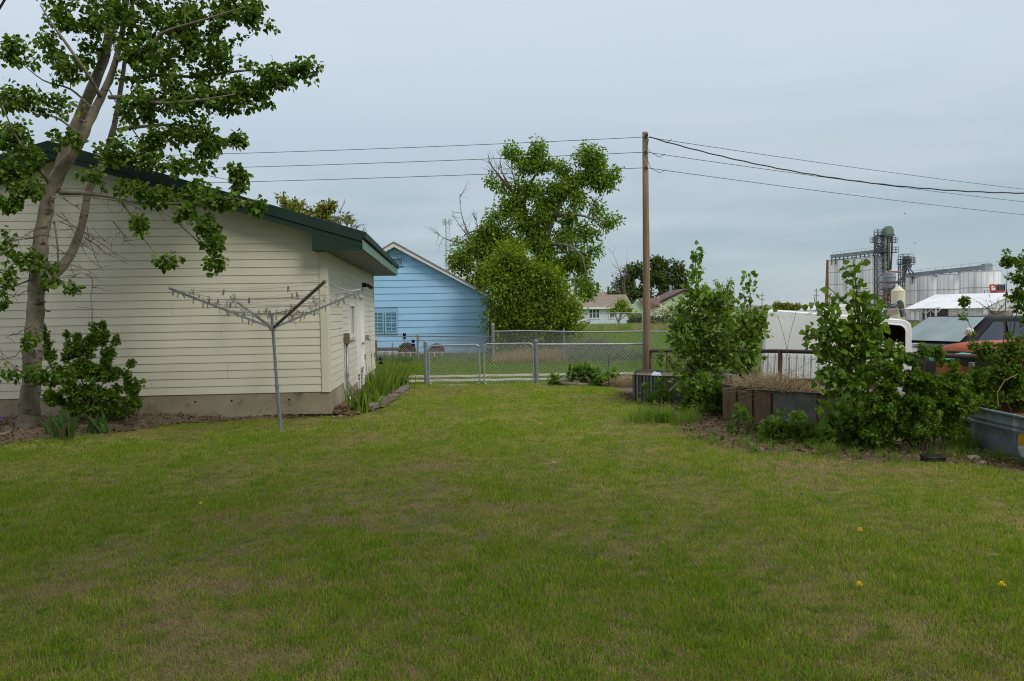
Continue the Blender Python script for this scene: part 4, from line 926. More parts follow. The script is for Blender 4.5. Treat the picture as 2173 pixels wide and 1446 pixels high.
hedge(1336, 1362, 669, 694, 97, 'dark evergreen bush at the right corner of the pale blue house', seed=31)
hedge(1380, 1420, 672, 698, 80, 'dark bush right of the wooden pole in front of the cream house', seed=32)
hedge(1415, 1520, 668, 698, 82, 'long dark hedge behind the tall saplings', seed=33, n=120)
hedge(1520, 1620, 668, 700, 84, 'dark hedge ending beside the white camper shell', seed=34, n=100)
hedge(1640, 1700, 647, 660, 150, 'low olive bushes on the horizon above the camper shell', 'leaf_yellow', 35, 60)
hedge(1490, 1560, 600, 680, 60, 'rounded light green bush behind the first sapling', 'leaf_lilac', 36, 130)
hedge(1380, 1440, 640, 690, 70, 'pale green bush before the cream gable', 'leaf_yellow', 37, 40, 8)

# ------------------------------------------------------------ saplings and shrubs at the right
def sapling(base, Y, lab, stems, blobs, seed, per=6, ls=.085, nobj=220, tpl='poplar', m='leaf_sapling', name='poplar_sapling', bark='stem_green', dY=0, cat='sapling', **k):
    b0 = at(base[0], base[1], Y); t = thing(name, tuple(b0), lab, cat)
    grow(t, [(PX([base]+list(s), Y), radii(len(s)+1, .016, .004)) for s in stems], BL(blobs, Y), 1, m, bark, per=per, lsize=ls, tpl=tpl, nobj=nobj, seed=seed, firstname='stem', limbname='stem',
         droop=k.pop('droop', .15), tw0=.008, twmin=.0018, step=.08, **k); return t
def top_leaves(px, py0, py1, n, w=26): return [(px, y, w*(.3+.6*i/n), 9, 2) for i, y in enumerate(np.linspace(py0, py1, n))]
sapling((1490, 810), 13.0, 'bushy poplar sapling with the tallest slim leader, nearest the wooden pole',
 [[(1485, 700), (1480, 620), (1476, 560), (1478, 530)], [(1470, 740), (1440, 690), (1425, 660)], [(1500, 730), (1530, 650), (1535, 610)], [(1460, 760), (1440, 740)], [(1500, 740), (1510, 690), (1500, 620)]],
 top_leaves(1478, 532, 600, 8)+[(1480, 620, 34, 24, 18), (1455, 650, 34, 28, 24), (1500, 660, 40, 34, 34), (1440, 690, 22, 26, 18), (1475, 700, 44, 34, 40), (1530, 640, 28, 28, 22), (1535, 700, 34, 40, 32), (1450, 740, 26, 28, 22), (1500, 750, 48, 34, 44), (1545, 760, 28, 34, 26), (1480, 785, 40, 20, 22), (1430, 725, 14, 16, 6)],
 41, per=6, nobj=260, spread=1.5)
sapling((1585, 820), 12.5, 'poplar sapling with large rounded leaves just left of the white camper shell',
 [[(1590, 720), (1592, 640), (1590, 590)], [(1600, 740), (1618, 680), (1625, 655)], [(1570, 750), (1560, 700)]],
 top_leaves(1590, 595, 650, 6, 24)+[(1580, 680, 32, 26, 24), (1610, 665, 24, 22, 16), (1590, 720, 34, 30, 28), (1560, 720, 24, 34, 22), (1600, 760, 26, 26, 14), (1565, 770, 26, 30, 20), (1615, 700, 14, 18, 5)],
 42, per=5.5, nobj=200, spread=1.5)
sapling((1830, 900), 9.3, 'tall large-leaved poplar sapling before the camper shell and grain silos',
 [[(1832, 780), (1825, 700), (1818, 620), (1812, 560), (1814, 545)], [(1810, 800), (1770, 700), (1735, 660), (1728, 630)], [(1835, 780), (1850, 700), (1862, 650)], [(1820, 680), (1790, 640), (1752, 605)], [(1800, 830), (1760, 760)], [(1850, 800), (1890, 740), (1905, 720)]],
 top_leaves(1815, 560, 660, 9, 42)+[(1740, 660, 24, 20, 9), (1760, 700, 40, 30, 26), (1800, 700, 38, 30, 26), (1850, 690, 36, 32, 26), (1830, 740, 56, 30, 44), (1770, 750, 38, 30, 30), (1880, 740, 36, 20, 18), (1800, 800, 54, 34, 44), (1860, 790, 40, 30, 28), (1760, 800, 28, 26, 16), (1800, 850, 50, 24, 26), (1845, 650, 30, 20, 10), (1770, 640, 20, 14, 4), (1730, 720, 14, 14, 4)],
 43, per=4.8, ls=.088, nobj=300, spread=1.6)
# currants
def shrub(base, Y, lab, blobs, seed, m='leaf_currant', ls=.042, tpl='lobed', per=15, nobj=0, stems=9, name='currant_bush', bark='twig', cat='bush', shoots=0, **k):
    b0 = at(base[0], base[1], Y); t = thing(name, tuple(b0), lab, cat); B_ = BL([(b[0], b[1]+b[3]*.12, b[2]*.88, b[3]*.8, b[4]) for b in blobs], Y); rs = np.random.default_rng(seed); L_ = []
    tops = sorted(B_, key=lambda q: -(q[0][2]+q[1][2]))[:max(3, len(B_)//2)]; k.setdefault('spread', 1.6)
    for i in range(shoots):
        c, r_, n = tops[i % len(tops)]; x_ = c[0]+rs.normal()*r_[0]*.6; hh = rs.uniform(.07, .2)
        B_.append(((x_, c[1]+rs.normal()*.08, c[2]+r_[2]*.9+hh*.5), (.025, .025, hh*.6), 3))
    for i in range(stems):
        c, r_, n = B_[i % len(B_)]; e_ = np.array(c)+rs.normal(size=3)*np.array(r_)*.4; s_ = np.array(b0)+np.array([rs.normal()*.07, rs.normal()*.06, -.02])
        mid = (s_+e_)/2+rs.normal(size=3)*.04+np.array([-(e_[0]-s_[0])*.15, 0, .05]); L_.append(([tuple(s_), tuple(mid), tuple(e_)], [.008, .006, .003]))
    grow(t, L_, B_, 1, m, bark, per=per, lsize=ls, tpl=tpl, nobj=nobj, seed=seed, firstname='stem', limbname='stem', droop=k.pop('droop', .2), tw0=.006, twmin=.0015, step=.08, **k); return t
shrub((1960, 975), 8.6, 'wide dark green currant bush before the rusty pipe rail',
 [(1875, 790, 50, 34, 44), (1945, 803, 60, 28, 50), (2015, 806, 46, 24, 38), (1880, 850, 60, 50, 70), (1960, 850, 70, 50, 90), (2030, 840, 50, 50, 56), (1940, 910, 80, 40, 60), (1860, 910, 50, 40, 40), (2000, 762, 18, 10, 3), (1940, 765, 22, 8, 3), (2020, 900, 40, 40, 20)], 51, per=30, ls=.040, shoots=9, nobj=150, stems=16)
shrub((2130, 960), 9.2, 'tall leggy currant bush behind the metal tank, at the right edge',
 [(2080, 800, 44, 40, 80), (2140, 790, 50, 50, 95), (2062, 722, 16, 34, 4), (2048, 672, 8, 40, 1), (2100, 745, 34, 24, 20), (2150, 735, 34, 30, 30), (2158, 630, 14, 44, 8), (2141, 580, 8, 26, 2), (2172, 590, 12, 44, 5), (2172, 660, 14, 30, 6), (2090, 850, 44, 40, 60), (2160, 830, 44, 44, 64), (2200, 740, 40, 90, 50)], 52, per=22, ls=.042, shoots=16, nobj=120, stems=14)
shrub((2010, 975), 9.6, 'low tangled growth between the currant bush and the metal tank',
 [(2040, 900, 44, 30, 30), (2060, 850, 30, 36, 24), (2000, 930, 40, 24, 16)], 53, per=20, m='leaf_hedge', stems=8)
# mallow-like lobed plants in front
def mallow(base, Y, lab, blobs, seed, per=5, ls=.085, nobj=90, **k):
    blobs = [(b[0], b[1]-b[3]*.25, b[2]*1.1, b[3]*1.25, int(b[4]*2.0)) for b in blobs] if base[1] > 830 else blobs; k.setdefault('shoots', 5)
    return shrub(base, Y, lab, blobs, seed, m='leaf_mallow', ls=ls, per=per, nobj=nobj, name='mallow_plant', bark='stem_green', cat='plant', spread=1.0, droop=-.05, stems=10, **k)
mallow((1395, 862), 13.3, 'low lobed-leaf plant against the corrugated planter', [(1385, 850, 22, 14, 14), (1408, 840, 20, 16, 14), (1400, 858, 26, 10, 8)], 61, nobj=40)
mallow((1490, 905), 11.9, 'big rounded clump of lobed leaves between the two planters', [(1480, 830, 40, 20, 36), (1515, 835, 36, 22, 30), (1470, 865, 36, 24, 30), (1510, 870, 40, 24, 34), (1490, 895, 40, 16, 22)], 62, per=6, nobj=140)
mallow((1580, 948), 10.0, 'lobed-leaf plant in front of the left brown planter panels', [(1560, 905, 9, 18, 3), (1585, 908, 8, 16, 2), (1580, 938, 30, 12, 11), (1552, 946, 20, 8, 6), (1602, 948, 20, 8, 6)], 63, per=5, nobj=90)
mallow((1680, 970), 9.4, 'spreading lobed-leaf plants in front of the grey planter panel', [(1655, 922, 24, 20, 11), (1700, 925, 42, 28, 32), (1660, 945, 50, 24, 30), (1720, 955, 44, 20, 24), (1640, 935, 24, 20, 10)], 64, per=6, nobj=150)
mallow((1800, 975), 9.0, 'lobed-leaf clump under the tall sapling', [(1780, 910, 44, 34, 40), (1830, 900, 44, 34, 34), (1800, 950, 56, 22, 36), (1850, 940, 34, 24, 18), (1750, 950, 24, 18, 12), (1830, 970, 20, 14, 6)], 65, per=6, nobj=150)
mallow((1475, 790), 12.9, 'leafy weeds growing out of the corrugated planter', [(1430, 780, 22, 14, 12), (1400, 772, 10, 12, 4), (1460, 790, 26, 12, 14), (1520, 800, 26, 12, 12)], 66, per=5, ls=.06, nobj=20)
mallow((1240, 812), 17.0, 'leafy vegetable plants beyond the logs, before the low fence', [(1175, 803, 14, 10, 8), (1235, 790, 24, 10, 16), (1255, 803, 22, 12, 14), (1215, 800, 18, 8, 8)], 67, per=7, ls=.11, nobj=30)
mallow((1278, 822), 16.6, 'small leafy plant at the right end of the logs', [(1270, 812, 18, 8, 12), (1288, 810, 14, 7, 7)], 68, per=7, ls=.10, nobj=16)
# left bush
shrub((190, 885), 11.35, 'dark green currant bush in front of the cream garage wall',
 [(200, 720, 34, 26, 34), (160, 740, 36, 24, 30), (230, 745, 22, 26, 16), (180, 780, 46, 30, 50), (230, 790, 30, 30, 26), (130, 790, 24, 34, 22), (170, 830, 56, 30, 60), (230, 835, 40, 26, 34), (282, 820, 22, 24, 18), (190, 862, 50, 18, 36), (265, 790, 14, 14, 5), (95, 740, 14, 40, 10), (112, 845, 26, 26, 20), (285, 852, 24, 18, 14), (150, 865, 34, 18, 22), (230, 870, 34, 14, 18)], 71, ls=.042, per=44, shoots=14, nobj=130, stems=16)

# ------------------------------------------------------------ irises
def iris(px, py, lab, n=14, h=.55, m='iris_green', seed=0, flowers=(), z=0.0, fan=.5, w=.036):
    p = gnd(px, py, z); t = thing('iris_clump', tuple(p), lab, 'iris'); rs = np.random.default_rng(seed)
    n = int(n*2.3)
    for i in range(n):
        a = rs.uniform(0, 6.28); b0 = p+Vector((math.cos(a)*rs.uniform(.02, .17), math.sin(a)*rs.uniform(.02, .12), -.02))
        hh = h*rs.uniform(.6, 1.1); ln = rs.uniform(-1, 1)*fan+.0; th = rs.uniform(-.7, .7)+(0 if rs.random() < .5 else math.pi); dv = Vector((math.cos(th), math.sin(th)*.6, 0))*abs(ln); ww = w*rs.uniform(.7, 1.15)
        droop = rs.random() < .22; V = []; K = 6; sd = Vector((math.cos(th+rs.normal()*.5), math.sin(th+rs.normal()*.5), 0))
        for k in range(K+1):
            s_ = k/K; c = b0+dv*hh*(s_**1.5)+UP*hh*(s_-(.45*s_**3 if droop else .12*s_**3))*(1-.2*abs(ln)); wk = ww*(.75+.5*s_ if s_ < .45 else (1-s_)*1.75+.01)*.5
            fold = Vector((-sd.y, sd.x, 0))*ww*.12; V += [c-sd*wk, c+fold, c+sd*wk]
        Fc = []
        for k in range(K): a_ = k*3; Fc += [(a_, a_+1, a_+4, a_+3), (a_+1, a_+2, a_+5, a_+4)]
        MB().add(V, Fc).build('leaf', m, t, smooth=True)
    for dx, dh, kind in flowers:
        b0 = p+Vector((dx, 0, 0)); tp = b0+Vector((dx*.25, 0, dh)); MB().tube([b0, b0.lerp(tp, .5)+Vector((.01, 0, 0)), tp], [.006, .005, .004], 5).build('stalk', 'stem_green', t)
        V = []; Fc = []; np_ = 6 if kind == 'p' else 5
        for q in range(np_):
            a = q*2*math.pi/np_+rs.random(); up = (q % 2 == 0); r_ = .046 if kind == 'p' else .022; d = Vector((math.cos(a), math.sin(a), 0)); s2 = Vector((-d.y, d.x, 0))
            zz = (.06 if up else -.045)*(1 if kind == 'p' else .7); i = len(V)
            V += [tp, tp+d*r_*.6+s2*r_*.7+UP*zz*.5, tp+d*r_*.62+UP*(zz*.6+.015), tp+d*r_*.6-s2*r_*.55+UP*zz*.5, tp+d*r_*(.5 if up else 1.0)+UP*zz*1.3+s2*r_*.2, tp+d*r_*(.5 if up else 1.0)+UP*zz*1.3-s2*r_*.2]
            Fc += [(i, i+1, i+2), (i, i+2, i+3), (i+1, i+4, i+2), (i+2, i+4, i+5), (i+2, i+5, i+3)]
        MB().add(V, Fc).build('flower', 'iris_purple' if kind == 'p' else 'iris_pinkish', t, smooth=True)
iris(762, 877, 'nearest iris clump by the garage corner, with two withered blooms', 18, .62, seed=1, flowers=[(.06, .70, 'w'), (.01, .58, 'w')])
iris(790, 866, 'iris clump behind the long edging log', 14, .52, seed=2, fan=.8)
iris(806, 850, 'iris clump bearing one dark purple bloom in the middle of the bed', 20, .66, seed=3, flowers=[(.03, .72, 'p'), (.12, .85, 'w'), (-.2, .80, 'w')], fan=.4)
iris(818, 842, 'iris clump with tan withered blooms, mid bed', 18, .68, seed=4, flowers=[(0, .86, 'w'), (.12, .82, 'w'), (-.15, .8, 'w')], fan=.4)
iris(832, 832, 'iris clump with the tallest pair of dark purple blooms', 22, .76, seed=5, flowers=[(.22, 1.12, 'p'), (.36, .98, 'p'), (.02, .95, 'w'), (.14, .9, 'w'), (.45, 1.06, 'w')], fan=.5)
iris(846, 824, 'farthest iris clump at the end of the side bed', 20, .66, seed=6, fan=.8)
iris(790, 838, 'iris leaves tight against the garage footing', 12, .62, seed=7, fan=.3, flowers=[(.0, .8, 'w')])
ZB = .07
iris(140, 925, 'blue-green iris clump in front of the currant bush, left', 16, .42, 'iris_blue', 11, z=ZB, fan=.7, w=.045)
iris(120, 918, 'blue-green iris clump right of the poplar trunk', 10, .40, 'iris_blue', 12, z=ZB, fan=.7, w=.045)
iris(205, 915, 'short iris clump in the middle of the garden bed', 13, .34, 'iris_blue', 13, z=.04, fan=.8, w=.04)
iris(240, 900, 'iris clump leaning right in front of the currant bush', 13, .40, 'iris_blue', 14, z=.04, fan=.8, w=.042)
iris(265, 893, 'iris clump at the right end of the garden bed', 12, .42, 'iris_blue', 15, z=.03, fan=.6, w=.042)
iris(296, 882, 'last small iris before the bare footing', 7, .34, 'iris_blue', 16, z=.02, fan=.4, w=.036)
iris(88, 880, 'iris fan between the trunk and the currant bush, by the footing', 8, .42, 'iris_green', 17, z=ZB, fan=.4)
iris(30, 880, 'iris leaves left of the poplar trunk by the footing', 7, .26, 'iris_green', 18, z=ZB, fan=.6)
vp = gnd(-2, 905, .08); vt = thing('violet_flower', tuple(vp), 'bright purple flowers at the left edge of the garden bed', 'flower')
rs = np.random.default_rng(9); P_ = np.array(vp)+rs.normal(size=(46, 3))*np.array([.09, .07, .05])+np.array([0, 0, .12])
leaves(vt, P_, rs.normal(size=(46, 3)), np.full(46, .035), 'small', 'violet', 0, rs, name='petals')

# ------------------------------------------------------------ unseen, inferred house and poplars, added and shaped to shade lawn and garage front
hb0 = thing('unseen_house', (0, -6, 0), 'unseen cream house with a dark roof, added behind the photographer for shade', 'house')
MB().box((0, -8.5, 1.5), (17, 8, 3.1)).build('wall', 'cream_trim', hb0)
MB().prism([Vector((-9.1, -12.9, 2.95)), Vector((-9.1, -4.0, 2.95)), Vector((-9.1, -8.5, 5.4))], (18.2, 0, 0)).build('roof', 'shingle', hb0)
for x in (-5.5, -2.2, 3.2, 6.2):
    w_ = MB().box((x, -4.49, 1.6), (1.3, .06, 1.1)).build('window', 'white_trim', hb0); MB().box((x, -4.45, 1.6), (1.1, .03, .9)).build('pane', 'glass', w_)
def unseen_tree(x, y, lab, seed, hgt=9.5, R_=3.6, n=420, off=(0, 0)):  # added tree out of view, crown sized and shifted to shade the foreground
    t = thing('poplar_tree', (x, y, 0), lab, 'tree'); cx, cy = x+off[0], y+off[1]
    grow(t, [([(x, y, -.1), (x+.1, y, 2.5), (x+off[0]*.4, y+off[1]*.4, 5), (cx, cy, hgt)], [.2, .17, .12, .03]), ([(x, y, 3), (x+1.2, y+.4, 5)], [.08, .03]), ([(x, y, 3.2), (x-1.2, y+.2, 5.2)], [.08, .03])],
      [((cx, cy, hgt*.66), (R_, R_, hgt*.30), n)], 1, 'leaf_poplar', 'bark_pale', per=22, lsize=.20, tpl='small', seed=seed, droop=.4, tw0=.02, step=.3, spread=2)
unseen_tree(-5.6, .6, 'unseen poplar added left of and behind the photographer for shade', 301, 10, 4.0, 520); unseen_tree(5.0, .2, 'unseen tall poplar added right of the photographer for shade', 302, 13, 4.4, 640); unseen_tree(1.0, -3.0, 'unseen spreading poplar added directly behind the photographer for shade', 303, 11.5, 4.6, 760, (-.6, 2.6))
# ------------------------------------------------------------ planters
mat('panel_grey', (.17, .175, .165), (.12, .12, .11), 6, .55, .25, bump=.1, c3=(.09, .055, .04), s3=3.0, t3=(.56, .68), stretch3=(2, 2, .6))
mat('panel_brown', (.17, .105, .06), (.12, .075, .045), 5, .7, bump=.2, c3=(.075, .045, .032), s3=4, t3=(.55, .68), stretch3=(3, 3, .5), var=.08)
mat('rust_dark', (.055, .028, .022), (.035, .02, .018), 9, .8)
def path_panel(parent, name, m, pts, z0, z1, th=.012):
    MB().prism([Vector((x, y, z0)) for x, y in pts]+[Vector((x+.0, y+th, z0)) for x, y in reversed(pts)], (0, 0, z1-z0)).build(name, m, parent)
pa = thing('planter', (2.7, 14, 0), 'raised bed with a corrugated steel corner, beside the wooden pole', 'planter')
zt_ = .445
P0, P1, P2, P3, P4 = at(1343, 820, 13.95), at(1394, 820, 13.7), at(1530, 820, 13.1), Vector((4.5, 14.6, 0)), Vector((2.35, 15.3, 0))
nrib = 7; pts = []
for i in range(nrib*4+1):
    t = i/(nrib*4); q = Vector((P0.x, P0.y, 0)).lerp(Vector((P1.x, P1.y, 0)), t); off = [.0, -.022, -.022, .0][i % 4]; pts.append((q.x, q.y+off))
for i in range(nrib):
    seg = pts[i*4:i*4+5]
    MB().prism([Vector((x, y, -.05)) for x, y in seg]+[Vector((x, y+.01, -.05)) for x, y in reversed(seg)], (0, 0, zt_+.05)).build('corrugation', 'panel_grey' if i % 2 == 0 else 'galvanised', pa)
    a_ = pts[i*4+3]; MB().box(((a_[0]+pts[i*4+4][0])/2, a_[1]-.004, zt_/2-.02), (.018, .006, zt_+.04)).build('rust_strip', 'rust_dark', pa)
path_panel(pa, 'front_panel', 'panel_grey', [(P1.x+.004, P1.y), (P2.x, P2.y)], -.05, zt_)
for a, b_ in ((P0, P4), (P4, P3), (P3, P2)): MB().beam((a.x, a.y, .2), (b_.x, b_.y, .2), .012, .49).build('side_panel', 'panel_grey', pa)
MB().tube([(P0.x, P0.y-.01, zt_), (P1.x, P1.y-.01, zt_), (P2.x, P2.y-.01, zt_)], .010, 6).build('rim', 'rust_dark', pa)
MB().prism([Vector((P0.x+.02, P0.y+.03, .3)), Vector((P1.x, P1.y+.03, .3)), Vector((P2.x-.02, P2.y+.03, .3)), Vector((P3.x-.03, P3.y-.03, .3)), Vector((P4.x+.03, P4.y-.03, .3))], (0, 0, .09)).build('soil_fill', 'soil', pa)
tag(MB().prism([at(1382, 797, 14.2), at(1404, 800, 14.2), at(1402, 793, 14.5), at(1388, 790, 14.5)], (0, .01, .012)).build('plastic_sack', mat('sack', (.22, .30, .38), (.5, .52, .52), 30, .5)), 'crumpled blue-grey plastic sack on the corrugated planter', 'sack')
pb_ = thing('planter', (3.6, 10.6, 0), 'raised bed of rusty brown and grey steel panels filled with dry straw', 'planter')
zt_ = .505
K = [at(1534, 860, 11.3), at(1564, 860, 10.98), at(1598, 860, 10.62), at(1637, 860, 10.32), at(1735, 860, 9.98), at(1800, 860, 9.92), at(1862, 860, 10.05)]
K = [Vector((k.x, k.y, 0)) for k in K]; nm = ['panel_brown', 'panel_brown', 'panel_brown', 'panel_grey', 'panel_grey', 'panel_brown']
for i in range(6):
    a, b_ = K[i], K[i+1]; d = (b_-a).normalized(); a2, b2 = a+d*.014, b_-d*.014
    MB().beam(a2+UP*(zt_/2-.03), b2+UP*(zt_/2-.03), .012, zt_+.06).build('panel', nm[i], pb_)
    if i: MB().beam(a+Vector((-.004, -.012, -.05)), a+Vector((-.004, -.012, zt_)), .03, .022, up=(0, 1, 0)).build('seam', 'rust_dark', pb_)
    MB().beam(a+UP*(zt_+.006)+Vector((0, -.008, 0)), b_+UP*(zt_+.006)+Vector((0, -.008, 0)), .045, .014).build('rim', 'rust_dark', pb_)
bk = [K[6], Vector((5.2, 11.0, 0)), Vector((4.9, 12.2, 0)), Vector((3.3, 12.4, 0)), K[0]]
for i in range(4): MB().beam(bk[i]+UP*.22, bk[i+1]+UP*.22, .012, .55).build('back_panel', 'panel_brown', pb_)
MB().prism([k+Vector((.02, .04, .30)) for k in K]+[q+UP*.30+Vector((-.03, -.03, 0)) for q in bk[1:4]], (0, 0, .12)).build('soil_fill', 'soil', pb_)
def stalks(name, P, h, lab, n_m='straw', spread=.8, r_=.0022, seed=0, cat='straw', kind='stuff', parent=None, curl=.5):
    rs = np.random.default_rng(seed); pa_ = []
    for p in P:
        d = rs.normal(size=3)*spread; d[2] = abs(d[2])*.5+rs.uniform(.1, 1); d /= np.linalg.norm(d); L_ = h*rs.uniform(.3, 1.2); t = np.linspace(0, 1, 5)[:, None]
        c = rs.normal(size=3)*curl*L_*.3; pa_.append((np.array(p)+d*L_*t+np.array([0, 0, -curl*L_])*t**2*.7+c*t*(1-t)*2, np.full(5, r_)*np.array([1, 1, .9, .7, .4])))
    V, Q = tubes_np(pa_, 3); o = link(name, mesh_np(name, V, Q, True), parent, n_m)
    if parent is None: tag(o, lab, cat, None, kind)
    else: o['kind'] = 'stuff'
    return o
rs = np.random.default_rng(31)
def inpoly(P, n):     # random points in a fan polygon
    o = []
    for _ in range(n):
        w = rs.dirichlet(np.ones(len(P))*.7); o.append(sum(np.array(p)*w_ for p, w_ in zip(P, w)))
    return o
PB = [tuple(k) for k in K[:5]]+[(4.4, 11.2, 0), (3.5, 11.9, 0)]
stalks('dry_straw', [(x, y, .42+rs.uniform(0, .12)) for x, y, z in inpoly(PB, 2200)], .30, 'tangled pale straw and dry stems on the steel planter', spread=1.1, seed=1, curl=.5, r_=.0034)
stalks('dry_stems', [(x, y, .42) for x, y, z in inpoly([tuple(k) for k in (K[2], K[3], K[4], Vector((4.1, 11, 0)), Vector((3.3, 11.3, 0)))], 170)], .55, 'upright dry weed stems rising from the steel planter', spread=.4, seed=2, curl=.1, r_=.002, cat='weeds')
stalks('green_weeds', [(x, y, .42) for x, y, z in inpoly([(3.2, 11.2, 0), (3.9, 11.6, 0), (4.3, 10.8, 0)], 260)], .32, 'green grass growing in the steel planter', 'blade_long', spread=.5, seed=3, curl=.3, r_=.003, cat='weeds')
for i, (a, m_, b_) in enumerate((((1667, 790), (1672, 730), (1690, 660)), ((1680, 800), (1665, 720), (1650, 670)), ((1600, 812), (1680, 790), (1760, 740)))):
    pts = [at(*a, 11), at(*m_, 11.1), at(*b_, 11.1)]
    tag(MB().tube(resample(pts, [.008, .006, .003], .1)[0].tolist(), .003, 5).build('dry_branch', 'twig'), ['bare thin weed stalk before the white camper shell, straight one', 'bare bent weed stalk before the white camper shell, left one', 'long dry stick lying slanted over the straw'][i], 'stick')
for i, (a, b_, l) in enumerate((((1414, 755), (1447, 797), 'pale thin stake slanting over the corrugated planter'), ((1457, 790), (1464, 812), 'short pale stick hanging over the planter rim'), ((1450, 800), (1420, 830), 'thin dry stick leaning against the grey planter panel'))):
    tag(MB().cyl(at(*a, 13.0), at(*b_, 12.9), .007, n=6).build('stick', 'straw'), l, 'stick')
# straw pile, logs, stake near the low fence
stalks('straw_pile', [tuple(gnd(1290+rs.uniform(-8, 62), 823-abs(rs.normal())*7)+UP*rs.uniform(0, .12)) for _ in range(1100)], .22, 'heap of pale dry straw left of the corrugated planter', spread=1.1, seed=4, curl=.6, r_=.004)
lg = thing('log', tuple(gnd(1230, 822)), 'weathered log lying at the front of the vegetable patch', 'log')
MB().tube([gnd(1172, 817)+UP*.03, gnd(1210, 820)+UP*.04, gnd(1252, 820)+UP*.03], [.03, .045, .035], 8).build('wood', 'grey_wood', lg, smooth=True)
lg = thing('log', tuple(gnd(1230, 812)), 'bent weathered log behind the straight one in the vegetable patch', 'log')
MB().tube([gnd(1188, 813)+UP*.04, gnd(1215, 808)+UP*.07, gnd(1240, 810)+UP*.06, gnd(1252, 816)+UP*.04], [.025, .04, .04, .03], 8).build('wood', 'grey_wood', lg, smooth=True)
tag(MB().cyl(at(1290, 802, 17.2), at(1294, 752, 17.2), .025, .02, 7).build('stake', 'grey_wood'), 'short wooden stake standing before the low chain-link fence', 'stake')
tag(MB().tube([at(1238, 793, 16.9), at(1247, 802, 16.8), at(1256, 820, 16.6)], [.010, .012, .014], 6).build('stick', 'straw'), 'pale bent stick leaning over the logs', 'stick')

# ------------------------------------------------------------ rusty pipe rail
RA, RB, RC = at(1380, 745, 16.4), at(1655, 745.5, 13.4), at(2090, 758, 10.6)
pf = thing('pipe_fence', (RA.x, RA.y, 0), 'rusty welded pipe rail running behind the planters', 'fence')
MB().tube([RA, at(1500, 745, 15), RB, at(1840, 750, 12.2), RC], .034, 12).build('rail', 'rust_pipe', pf, smooth=True)
for i, p in enumerate((RA, at(1416, 745, 16.05), RB, at(1860, 751, 12.1))):
    MB().cyl((p.x, p.y, -.2), (p.x, p.y, p.z+.01), .036 if i != 1 else .028, n=12).build('post', 'rust', pf, smooth=True)
# welded wire panel on it
u0, u1 = at(1622, 760, 13.7), at(1740, 760, 12.9); wm = MB()
wp = thing('wire_panel', (u0.x, u0.y, 0), 'white welded-wire panel hung from the pipe rail', 'wire panel')
for k in range(34):
    p = u0.lerp(u1, k/33); wm.cyl((p.x, p.y-.05, .1), (p.x, p.y-.05, .78), .0026, n=4)
for z in (.15, .35, .55, .74): wm.cyl((u0.x, u0.y-.055, z), (u1.x, u1.y-.055, z), .0026, n=4)
o = wm.build('wires', 'galv_rail', wp); o['kind'] = 'stuff'
tp_ = at(2062, 770, 9.9)
fp = thing('steel_post', (tp_.x, 9.9, 0), 'grey steel post half hidden behind the currant bush', 'post'); MB().cyl((tp_.x, 9.9, -.2), (tp_.x, 9.9, tp_.z), .035, n=12).build('pipe', 'galvanised', fp)

# ------------------------------------------------------------ white camper shell lying on its side
mat('shell_white', (.80, .795, .78), (.72, .715, .70), 1.1, .45, bump=.08, c3=(.52, .52, .50), s3=2.3, t3=(.60, .74), spec=.35)
mat('shell_inside', (.22, .10, .055), (.10, .05, .035), 6, .7, stretch=(1, 1, .25), c3=(.30, .17, .10), s3=3, t3=(.6, .68), stretch3=(1, 1, .4))
SY = 14.2
cs = thing('camper_shell', (at(1780, 800, SY).x, SY, -.1), 'white fibreglass truck camper shell with a rounded window opening', 'camper shell')
A0 = at(1629, 668, SY+.15); x0, x1 = A0.x, at(1933, 690, SY-.1).x; zt0, zt1 = at(1640, 659, SY+.15).z, at(1925, 682, SY-.1).z; zb = -.15
ya, yb = SY+.15, SY-.1; D = Vector((.35, 1.15, 0))     # depth direction
def SP(u, w):          # u along, w up 0..1 on the front face
    x = x0+(x1-x0)*u; y = ya+(yb-ya)*u; zt = zt0+(zt1-zt0)*u; xs = x-(.12*(1-w) if u < .5 else 0)*(1-u)
    return Vector((xs, y, zb+(zt-zb)*w))
def rrect(u0, u1, w0, w1, r_, k=5):
    o = []
    for cx, cy, a0 in ((u1-r_, w1-r_*1.6, 0), (u0+r_, w1-r_*1.6, 90), (u0+r_, w0+r_*1.6, 180), (u1-r_, w0+r_*1.6, 270)):
        for i in range(k+1):
            a = R(a0+90*i/k); o.append((cx+r_*math.cos(a), cy+r_*1.6*math.sin(a)))
    return o
outr = rrect(0, 1, 0, 1, .055); inn = rrect(.50, .965, .62, .945, .05); n_ = len(outr)
f = [SP(u, w) for u, w in outr]; h = [SP(u, w) for u, w in inn]; m = MB()
m.add(f+h+[q+D*.05 for q in h], [(i, (i+1) % n_, n_+(i+1) % n_, n_+i) for i in range(n_)]+[(n_+i, n_+(i+1) % n_, 2*n_+(i+1) % n_, 2*n_+i) for i in range(n_)])
m.build('side_wall', 'shell_white', cs)
m = MB(); rows = [f, [q+D*.02+(q-SP(.5, .5))*.012 for q in f], [q+D*.5+(q-SP(.5, .5))*.03 for q in f], [q+D for q in f]]
for a_, b_ in zip(rows[:-1], rows[1:]): m.add(a_+b_, [(i, i+n_, (i+1) % n_+n_, (i+1) % n_) for i in range(n_)])
m.build('outer_skin', 'shell_white', cs, smooth=True)
m = MB(); g_ = [SP(u, w)+D*.06 for u, w in rrect(.03, .985, .1, .97, .05)]; g2 = [q+D*.85 for q in g_]
m.add(g_+g2, [(i, (i+1) % n_, (i+1) % n_+n_, i+n_) for i in range(n_)]+[tuple(range(n_, 2*n_))]); m.build('interior', 'shell_inside', cs)
